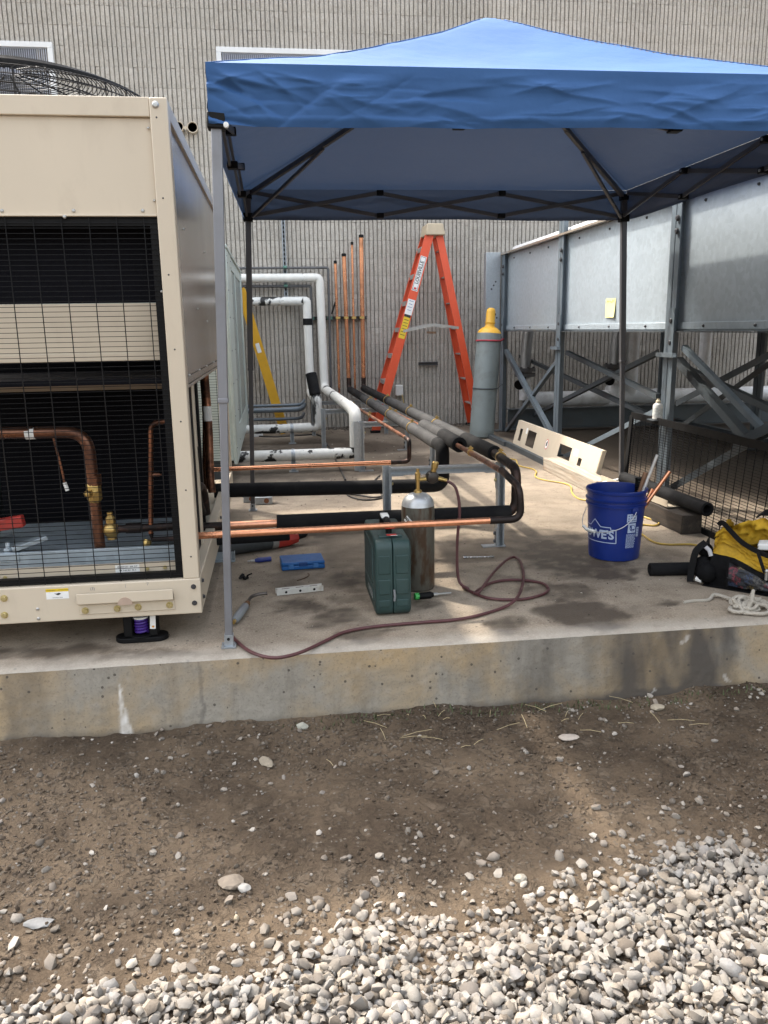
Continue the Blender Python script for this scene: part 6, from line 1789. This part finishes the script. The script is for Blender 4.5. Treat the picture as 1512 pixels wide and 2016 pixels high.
holes = [(sof(1022, 862), sof(1027, 862), .07, .19), (sof(1037, 868), sof(1053, 868), .055, .205), (sof(1099, 893), sof(1123, 893), .085, .195), (sof(1138, 909), sof(1145, 909), .075, .145)]
S = sorted({0, 1} | {h for q in holes for h in q[:2]}); Zs = sorted({0, PH} | {h for q in holes for h in q[2:]})
b = MB()
for s0, s1 in zip(S, S[1:]):
    for z0, z1 in zip(Zs, Zs[1:]):
        if any(h[0] - 1e-6 <= s0 and s1 <= h[1] + 1e-6 and h[2] - 1e-6 <= z0 and z1 <= h[3] + 1e-6 for h in holes): continue
        b.add([pp(s0, z0), pp(s1, z0), pp(s1, z1), pp(s0, z1)], [(0, 1, 2, 3)])
o = b.build('sheet', CREAM, CP, smooth=0)
sm = o.modifiers.new('thick', 'SOLIDIFY'); sm.thickness = .004; sm.offset = 1
b = MB(); b.hexa([pp(0, PH, 0), pp(1, PH, 0), pp(1, PH, -.025), pp(0, PH, -.025), pp(0, PH + .002, 0), pp(1, PH + .002, 0), pp(1, PH + .002, -.025), pp(0, PH + .002, -.025)]); b.hexa([pp(1, 0, 0), pp(1.003, 0, 0), pp(1.003, 0, -.03), pp(1, 0, -.03), pp(1, PH, 0), pp(1.003, PH, 0), pp(1.003, PH, -.03), pp(1, PH, -.03)]); b.build('return_flange', CREAM, CP)
b = MB()
def plab(s, z, ws, wz, mi, off): b.add([pp(s - ws, z - wz, off), pp(s + ws, z - wz, off), pp(s + ws, z + wz, off), pp(s - ws, z + wz, off)], [(0, 1, 2, 3)], mi)
plab(sof(1035, 856), .19, .012, .028, 0, .0055); plab(sof(1132, 896), .175, .02, .026, 0, .0055)
cs = sof(1076, 876)
for r, mi, off in ((.034, 1, .0055), (.029, 0, .0062)):
    b.add([pp(cs + r * .55 * math.cos(a), .145 + r * 1.35 * math.sin(a), off) for a in [2 * math.pi * k / 20 for k in range(20)]], [tuple(range(20))], mi)
plab(cs, .145, .007, .016, 2, .0068); plab(cs + .004, .165, .004, .008, 2, .0068)
b.build('sticker', [PAPER, M('red_ring', (.6, .05, .05), .5), INK], CP, smooth=0)
b = MB(); q0, q1 = V((2.31, 5.44, .115)), V((2.355, 4.53, .118))
b.prof(q0, q1, [(-.05, .002), (.05, .002), (.053, .045), (.05, .045), (.047, .006), (-.05, .006)]); b.build('metal_trim', CREAM, label='cream bent metal trim lying on the dark old timber', cat='metal trim')
b = MB(); b.tube([at(1186, 952, Z=.12), at(1218, 945, Z=.125)], .013, 10); b.build('white_tube', WHITE, label='short white tube lying on timber just behind the blue bucket', cat='tube')
# loose foam tubes
open_sleeve('foam_tube', FOAM, None, at(1393, 1003, Z=.165), at(1228, 941, Z=.175), .042, .026)
tag(bpy.data.objects['foam_tube'], 'long black foam tube resting on the dark timber behind the bucket', 'pipe insulation', 'loose foam tubes')
q0 = at(1279, 1121, Z=.032); q1 = at(1420, 1118, Z=.032)
o = open_sleeve('foam_tube', FOAM, None, q0, q1, .032, .019)
tag(o, 'short black foam tube on the slab poking out behind the tool bag', 'pipe insulation', 'loose foam tubes')

# black wire guard leaning on the frame
mg = thing('wire_guard', 'black wire mesh guard panel leaning against the duct frame', 'wire guard', (2.45, 4.6, 0))
TLp, BLp = V((2.525, 5.575, .565)), V((2.435, 5.45, .012))
TRp, BRp = V((2.525, 3.45, .565)), V((2.435, 3.40, .012))
def mp(u, v): return TLp.lerp(TRp, u).lerp(BLp.lerp(BRp, u), v)
b = MB()
for k in range(1, 34): b.tube([mp(0, k / 34), mp(1, k / 34)], .0017, 4, False)
for k in range(1, 27): b.tube([mp(k / 27, 0) - V((.004, 0, 0)), mp(k / 27, 1) - V((.004, 0, 0))], .0026, 5, False)
b.build('wires', BLACKW, mg, kind='stuff')
for a, c in ((mp(0, 0), mp(1, 0)), (mp(0, 1), mp(1, 1)), (mp(0, 0), mp(0, 1)), (mp(1, 0), mp(1, 1))):
    b = MB(); b.beam(a, c, .014, .046, up=(0, 0, 1) if abs(a.y - c.y) > 1 else (0, 1, 0)); b.build('frame_bar', BLACKP, mg)

# white spray bottle on a bracket of the frame
p = at(1294, 825, X=2.535)
b = MB(); b.box(p.x - .05, DX - .012, p.y - .05, p.y + .05, p.z - .008, p.z - .002); b.build('bracket_shelf', STEELG, sf)
sb_ = thing('spray_bottle', 'white bottle standing against the duct post above the wire guard', 'bottle', p)
b = MB(); b.lathe(p, [(.030, 0), (.033, .004), (.033, .085), (.027, .10), (.014, .108), (.014, .112)], seg=20); b.build('bottle_body', M('white_bottle', (.66, .65, .62), .4, 0, .1, 20), sb_)
b = MB(); b.lathe(p, [(.016, .112), (.016, .122), (.009, .126), (.009, .135), (.0001, .136)], seg=12); b.build('cap', M('cream_cap', (.62, .55, .40), .5), sb_)
b = MB(); b.lathe(p, [(.0334, .02), (.0334, .075)], seg=20); b.f = b.f[:-2]; b.build('label', M('printed_label', (.55, .57, .55), .5, 0, .35, 60), sb_)

# yellow extension cord
YC = M('yellow_cord', (.46, .31, .06), .55, 0, .1, 20, .0003, 80, (.2, .14, .06), .4, 12)
cz = lambda x, y: gp(x, y, 1000, 780, 2.953, .006)
b = MB(); b.tube(smooth_path([at(905, 850, Z=.006), at(935, 866, Z=.006), at(962, 872, Z=.006), at(972, 884, Z=.006), at(960, 890, Z=.006), at(985, 900, Z=.006), cz(0, 362), cz(48, 372), cz(60, 402), cz(140, 422), cz(165, 440), cz(160, 468), cz(215, 488), cz(320, 505), cz(365, 525), cz(372, 560), cz(410, 595), cz(500, 612), cz(640, 640), cz(760, 690), cz(850, 722), cz(878, 738), cz(850, 752), cz(780, 748), cz(740, 770), cz(790, 810), cz(850, 848), cz(930, 862), cz(1070, 862), cz(1180, 885)], 6), .0058, 8)
b.build('extension_cord', YC, label='yellow extension cord snaking from the wall past the blue bucket', cat='cord')
b = MB(); q = V((1.28, 10.09, .48)); q = at(785, 768, Y=10.1); b.box(q.x - .045, q.x + .045, 10.04, 10.12, q.z - .065, q.z + .065); b.build('outlet_box', WHITE, label='small white outlet box on the wall behind the orange ladder', cat='outlet box', bevel=.006)
b = MB(); b.tube(smooth_path([V((q.x + .03, 10.03, q.z - .05)), at(797, 800, Y=10.0), at(803, 815, Y=9.95), at(808, 845, Z=.006)], 6), .005, 6); b.build('extension_cord', YC, label='thin yellow cord hanging from the white outlet box', cat='cord')
BLK_CORD = M('black_cord', (.025, .022, .02), .6, 0, .2, 20)
b = MB(); b.tube(smooth_path([at(748, 936, Z=.006), at(735, 952, Z=.006), at(752, 975, Z=.006), at(745, 982, Z=.006), at(715, 984, Z=.006), at(690, 978, Z=.006), at(684, 972, Z=.006), at(706, 975, Z=.014), at(742, 979, Z=.012), at(775, 968, Z=.006)], 6), .0065, 8); b.build('cable', BLK_CORD, label='dark cable curled under the black pipes behind the pipe stand', cat='cable')
b = MB(); b.tube(smooth_path([at(500, 858, Z=.006), at(540, 860, Z=.006), at(590, 857, Z=.006), at(625, 856, Z=.006), at(640, 868, Z=.006), at(655, 892, Z=.006), at(668, 920, Z=.006), at(680, 945, Z=.006)], 6), .009, 8); b.build('cable', BLK_CORD, label='dark cable on the slab running under the white pipes', cat='cable')
p = at(512, 862, Z=0); b = MB(); b.box(p.x - .10, p.x + .03, p.y + .1, p.y + .22, .001, .03); b.build('white_scrap', WHITE, label='small white scrap on the slab near the far white pipe', cat='scrap')

# litter on the slab
rg = random.Random(21)
b = MB(); w_ = MB()
for k in range(420):
    if k < 230: x, y = rg.uniform(.2, 2.2), rg.triangular(6.5, 10.1, 9.9)
    elif k < 330: x, y = rg.gauss(.65, .25), rg.gauss(6.2, .35)
    else: x, y = rg.uniform(-.6, 2.1), rg.uniform(3.0, 6)
    s = rg.uniform(.004, .016) * (1 if k < 330 else .45); a = rg.uniform(0, 6.28)
    c, n = math.cos(a) * s, math.sin(a) * s
    (w_ if rg.random() < .22 else b).add([(x - c, y - n, .0015), (x + n * .6, y - c * .6, .003 + rg.uniform(0, .004)), (x + c, y + n, .0025), (x - n * .5, y + c * .5, .002 + rg.uniform(0, .005))], [(0, 1, 2), (0, 2, 3)])
b.build('dry_litter', M('dark_flakes', (.05, .04, .032), .85, 0, .3, 60), kind='stuff', label='dark dry flakes littering the slab', smooth=0)
w_.build('paint_flakes', M('white_flakes', (.5, .47, .42), .8, 0, .2, 60), kind='stuff', label='pale flakes littering the slab', smooth=0)
DB = []
for k in range(700):
    x, y = rg.uniform(-.3, 2.6), 10.12 - abs(rg.gauss(0, .12)); s = rg.uniform(.008, .022); DB.append((x, y, .004, s, rg.randrange(99), .5))
scatter('wall_debris', DB, stone_mat('dark_debris', [(.05, .045, .04), (.12, .11, .10), (.08, .065, .05), (.2, .18, .16)]), 'dark rubble heaped along the foot of the block wall')

# tool bag, black and yellow
BBLK = M('black_bag_cloth', (.0038, .0038, .0045), .8, 0, .3, 20, .0012, 120, (.02, .018, .016), .4, 9, .15)
BYEL = M('yellow_bag_lining', (.50, .30, .02), .75, 0, .15, 9, .0012, 90, (.13, .085, .02), .9, 7, .3)
def pocket_mat():
    m, nt, b = newmat('net_pocket')
    co = nco(nt)
    v = nt.nodes.new('ShaderNodeTexVoronoi'); v.inputs['Scale'].default_value = 26; nt.links.new(co, v.inputs['Vector'])
    cr = nt.nodes.new('ShaderNodeValToRGB'); cr.color_ramp.interpolation = 'CONSTANT'
    sp_ = nt.nodes.new('ShaderNodeSeparateColor'); nt.links.new(v.outputs['Color'], sp_.inputs[0]); nt.links.new(sp_.outputs[0], cr.inputs[0])
    e = cr.color_ramp.elements; e[0].position = 0; e[0].color = (.02, .025, .04, 1); e[1].position = .35; e[1].color = (.09, .085, .08, 1)
    for p_, c_ in ((.5, (.17, .12, .03)), (.62, (.03, .05, .11)), (.74, (.20, .03, .05)), (.80, (.025, .025, .03)), (.9, (.13, .13, .13))): q = e.new(p_); q.color = (*c_, 1)
    n = nnoise(nt, co, 120, 3, .7)
    setp(nt, b, 'Base Color', nmix(nt, nramp(nt, n, .36, .56), cr.outputs[0], (.010, .010, .012))); setp(nt, b, 'Roughness', .6)
    nbump(nt, b, n, .002)
    return m
NET = pocket_mat()
Cb = at(1396, 1152, Z=0); Cb.z = .003
e1 = (at(1512, 1170, Z=0) - at(1407, 1153, Z=0)); e1.z = 0; e1.normalize(); e2 = V((-e1.y, e1.x, 0))
bag = thing('tool_bag', 'open black and yellow cloth tool bag slumped at the right edge', 'tool bag', Cb)
BL, BD = .50, .27
def bq(u, v, z): return Cb + e1 * (u * BL) + e2 * (v * BD) + V((0, 0, z))
def lerp_t(tab, u):
    for (a, x), (c, y) in zip(tab, tab[1:]):
        if u <= c: return x + (y - x) * (u - a) / (c - a)
    return tab[-1][1]
hf = lambda u: lerp_t([(0, .155), (.12, .15), (.20, .145), (.40, .105), (.52, .080), (.62, .11), (.8, .15), (1, .15)], u)
wr_n = lambda u, v, s, a: a * fb(u * 3, v * 3, s, 3.0, 4)
b = MB(); b.grid(lambda u, v: bq(u, -.05 * math.sin(math.pi * v) + wr_n(u, v, 1, .05) * min(1, 4 * u), hf(u) * v), 40, 10); fr = b.build('front_panel', BBLK, bag, smooth=180)
b = MB(); b.grid(lambda u, v: bq(-.06 * math.sin(math.pi * v) + wr_n(u, v, 4, .03), 1 - u, (.155 + .03 * (1 - u)) * v), 20, 10); b.build('end_panel', BBLK, bag, smooth=180)
b = MB(); b.grid(lambda u, v: bq(u, 1 + wr_n(u, v, 7, .05), .20 * v), 30, 8); b.build('back_panel', BBLK, bag, smooth=180)
b = MB(); b.add([bq(0, 0, .01), bq(1, 0, .01), bq(1, 1, .01), bq(0, 1, .01)], [(0, 1, 2, 3)]); b.add([bq(-.05, -.12, .0), bq(1.05, -.14, .0), bq(1.05, 1, .0), bq(-.05, .9, .0)], [(0, 1, 2, 3)]); b.build('floor', BBLK, bag)
b = MB(); b.grid(lambda u, v: bq(.17 + .78 * u, -.085 - .05 * math.sin(math.pi * v) + wr_n(u, v, 1, .06), .015 + (hf(.17 + .78 * u) - .035) * v), 40, 10); b.build('net_pocket', NET, bag, smooth=180)
b = MB(); b.grid(lambda u, v: bq(.17 + .018 * u - .009, -.11 - .05 * math.sin(math.pi * v), .005 + (hf(.1) - .0) * v), 2, 8); b.build('seam_binding', BBLK, bag, smooth=180)
yf = lambda u: lerp_t([(0, .255), (.07, .285), (.18, .235), (.34, .185), (.48, .165), (.56, .168), (.7, .21), (.85, .25), (1, .25)], u)
b = MB(); b.grid(lambda u, v: bq(u + .01, .02 + .10 * v + wr_n(u, v, 11, .18) * v + .10 * math.sin(math.pi * v) * math.sin(9 * u), hf(u) - .008 + (yf(u) - hf(u)) * v), 50, 16); b.build('front_lining', BYEL, bag, smooth=180)
yb_ = lambda u: lerp_t([(0, .24), (.15, .27), (.34, .305), (.42, .285), (.6, .27), (1, .29)], u)
b = MB(); b.grid(lambda u, v: bq(u + .02, .95 - .20 * v + wr_n(u, v, 15, .22), .05 + (yb_(u) - .05) * v), 50, 16); b.build('back_lining', BYEL, bag, smooth=180)
b = MB(); b.grid(lambda u, v: bq(.01 + .05 * v + wr_n(u, v, 19, .03), 1 - u, .15 + .09 * v + .05 * v * math.sin(math.pi * u)), 20, 10); b.build('end_lining', BYEL, bag, smooth=180)
def ribbon(path, w_, t, up):
    """webbing strap along a path"""
    P_ = smooth_path(path, 6); b = MB(); vs = []; up = V(up)
    for i, p in enumerate(P_):
        d = (P_[min(i + 1, len(P_) - 1)] - P_[max(i - 1, 0)]).normalized(); s = d.cross(up).normalized(); n = s.cross(d)
        vs += [p - s * w_ / 2 - n * t / 2, p + s * w_ / 2 - n * t / 2, p + s * w_ / 2 + n * t / 2, p - s * w_ / 2 + n * t / 2]
    fs = []
    for i in range(len(P_) - 1):
        for k in range(4): fs.append((i * 4 + k, i * 4 + (k + 1) % 4, i * 4 + 4 + (k + 1) % 4, i * 4 + 4 + k))
    fs += [(0, 3, 2, 1), tuple((len(P_) - 1) * 4 + k for k in range(4))]
    return b.add(vs, fs)
nrm = -e2
STR = M('black_webbing', (.005, .005, .0055), .75, 0, .25, 30, .001, 200, spec=.2)
ribbon([bq(.03, .10, .285), bq(.07, .06, .300), bq(.14, .06, .268), bq(.24, .04, .225), bq(.36, .02, .195), bq(.48, .0, .178), bq(.58, .0, .180), bq(.72, .02, .22), bq(.86, .04, .262), bq(1.0, .05, .26)], .022, .006, e2).build('mouth_binding', STR, bag, smooth=50)
ribbon([bq(.28, .82, .30), bq(.34, .80, .325), bq(.42, .74, .325), bq(.50, .62, .285), bq(.58, .5, .24), bq(.68, .42, .225), bq(.8, .5, .26), bq(1, .6, .29)], .032, .006, e1).build('carry_strap', STR, bag, smooth=50)
ribbon([bq(.40, -.03, .19), bq(.43, -.08, .16), bq(.46, -.10, .125), bq(.48, -.11, .105)], .014, .005, e2).build('zip_tape', STR, bag, smooth=50)
ribbon([bq(.60, -.02, .185), bq(.56, -.08, .155), bq(.53, -.10, .125), bq(.51, -.11, .105)], .014, .005, e2).build('zip_tape', STR, bag, smooth=50)
z0 = bq(.497, -.135, .10)
b = MB(); b.tube([z0 + V((0, 0, .018)), z0 - V((0, 0, .026))], .0065, 10); b.ball(z0 + V((0, 0, .016)), .0095, 10, 6); b.build('zip_pull', ALU, bag)
ribbon([bq(-.06, .02, .20), bq(-.13, -.05, .16), bq(-.15, -.08, .10), bq(-.16, -.10, .03), bq(-.155, -.11, .008)], .030, .006, e2).build('side_strap', STR, bag, smooth=50)
b = MB(); b.grid(lambda u, v: bq(-.09 + .07 * u - .05 * math.sin(math.pi * v) * (1 - u), .0 + .5 * (1 - u), .01 + .20 * v * (1 - .2 * u)), 8, 8); b.ball(bq(-.06, .12, .075), .055, 12, 8); b.ball(bq(-.03, -.02, .06), .05, 12, 8); b.ball(bq(-.085, .2, .15), .036, 10, 8); b.build('end_pocket', BBLK, bag, smooth=180)
b = MB(); b.tube([bq(-.11, -.08, .028), bq(-.055, -.09, .022)], .014, 8); b.build('buckle', WHITE, bag)
b = MB(); b.tube([bq(-.10, .05, .19), bq(-.02, .0, .165), bq(-.0, -.01, .14)], .010, 8); b.build('grey_reflector', M('grey_reflective', (.42, .42, .44), .4), bag)
b = MB(); b.beam(bq(.35, .45, .19), bq(.55, .5, .20), .09, .03); b.build('paper_bundle', PAPER, bag, bevel=.006)
b = MB(); b.ball(bq(.55, .6, .17), .06, 10, 8); b.beam(bq(.1, .5, .10), bq(.9, .5, .10), .16, .09); b.build('dark_contents', BLACKP, bag)
b = MB(); b.beam(bq(.66, 1.1, .26), bq(.9, 1.05, .27), .05, .05); b.build('orange_handle', M('orange_handle', (.65, .24, .02), .5), bag, bevel=.01)

# heap of rope
rp_c = at(1462, 1196, Z=0)
rgp = random.Random(9)
pts = [at(1346, 1186, Z=.006), at(1366, 1183, Z=.006), at(1395, 1181, Z=.007), at(1412, 1171, Z=.016)]
a = 0.0; cxr, cyr = -.05, .0
for k in range(96):
    if k % 9 == 0: cxr, cyr = rgp.uniform(-.08, .085), rgp.uniform(-.07, .06); rr = rgp.uniform(.026, .06); sgn = rgp.choice((-1, 1)); ec = rgp.uniform(.5, 1)
    a += sgn * .78
    pts.append(V((rp_c.x + cxr + rr * math.cos(a), rp_c.y + cyr + rr * ec * math.sin(a), .011 + .024 * (k % 9) / 3 * rgp.uniform(.3, 1.2) * (1.2 - math.hypot(cxr, cyr) / .08))))
pts.append(at(1540, 1190, Z=.008))
ROPE = None
m, nt, b_ = newmat('twisted_rope')
co = nco(nt); wv = nt.nodes.new('ShaderNodeTexWave'); wv.inputs['Scale'].default_value = 70; wv.bands_direction = 'DIAGONAL'; wv.inputs['Distortion'].default_value = 1.5; nt.links.new(co, wv.inputs[0])
nn = nnoise(nt, co, 14, 4)
setp(nt, b_, 'Base Color', nmix(nt, nramp(nt, nn, .3, .7), nmix(nt, wv.outputs['Fac'], (.34, .30, .25), (.52, .49, .43)), (.40, .36, .30))); setp(nt, b_, 'Roughness', .85); nbump(nt, b_, wv.outputs['Fac'], .0015)
b = MB(); b.tube(smooth_path(pts, 7), .0078, 8); b.build('rope', m, label='tangled heap of dirty white rope near the edge of the slab', cat='rope')
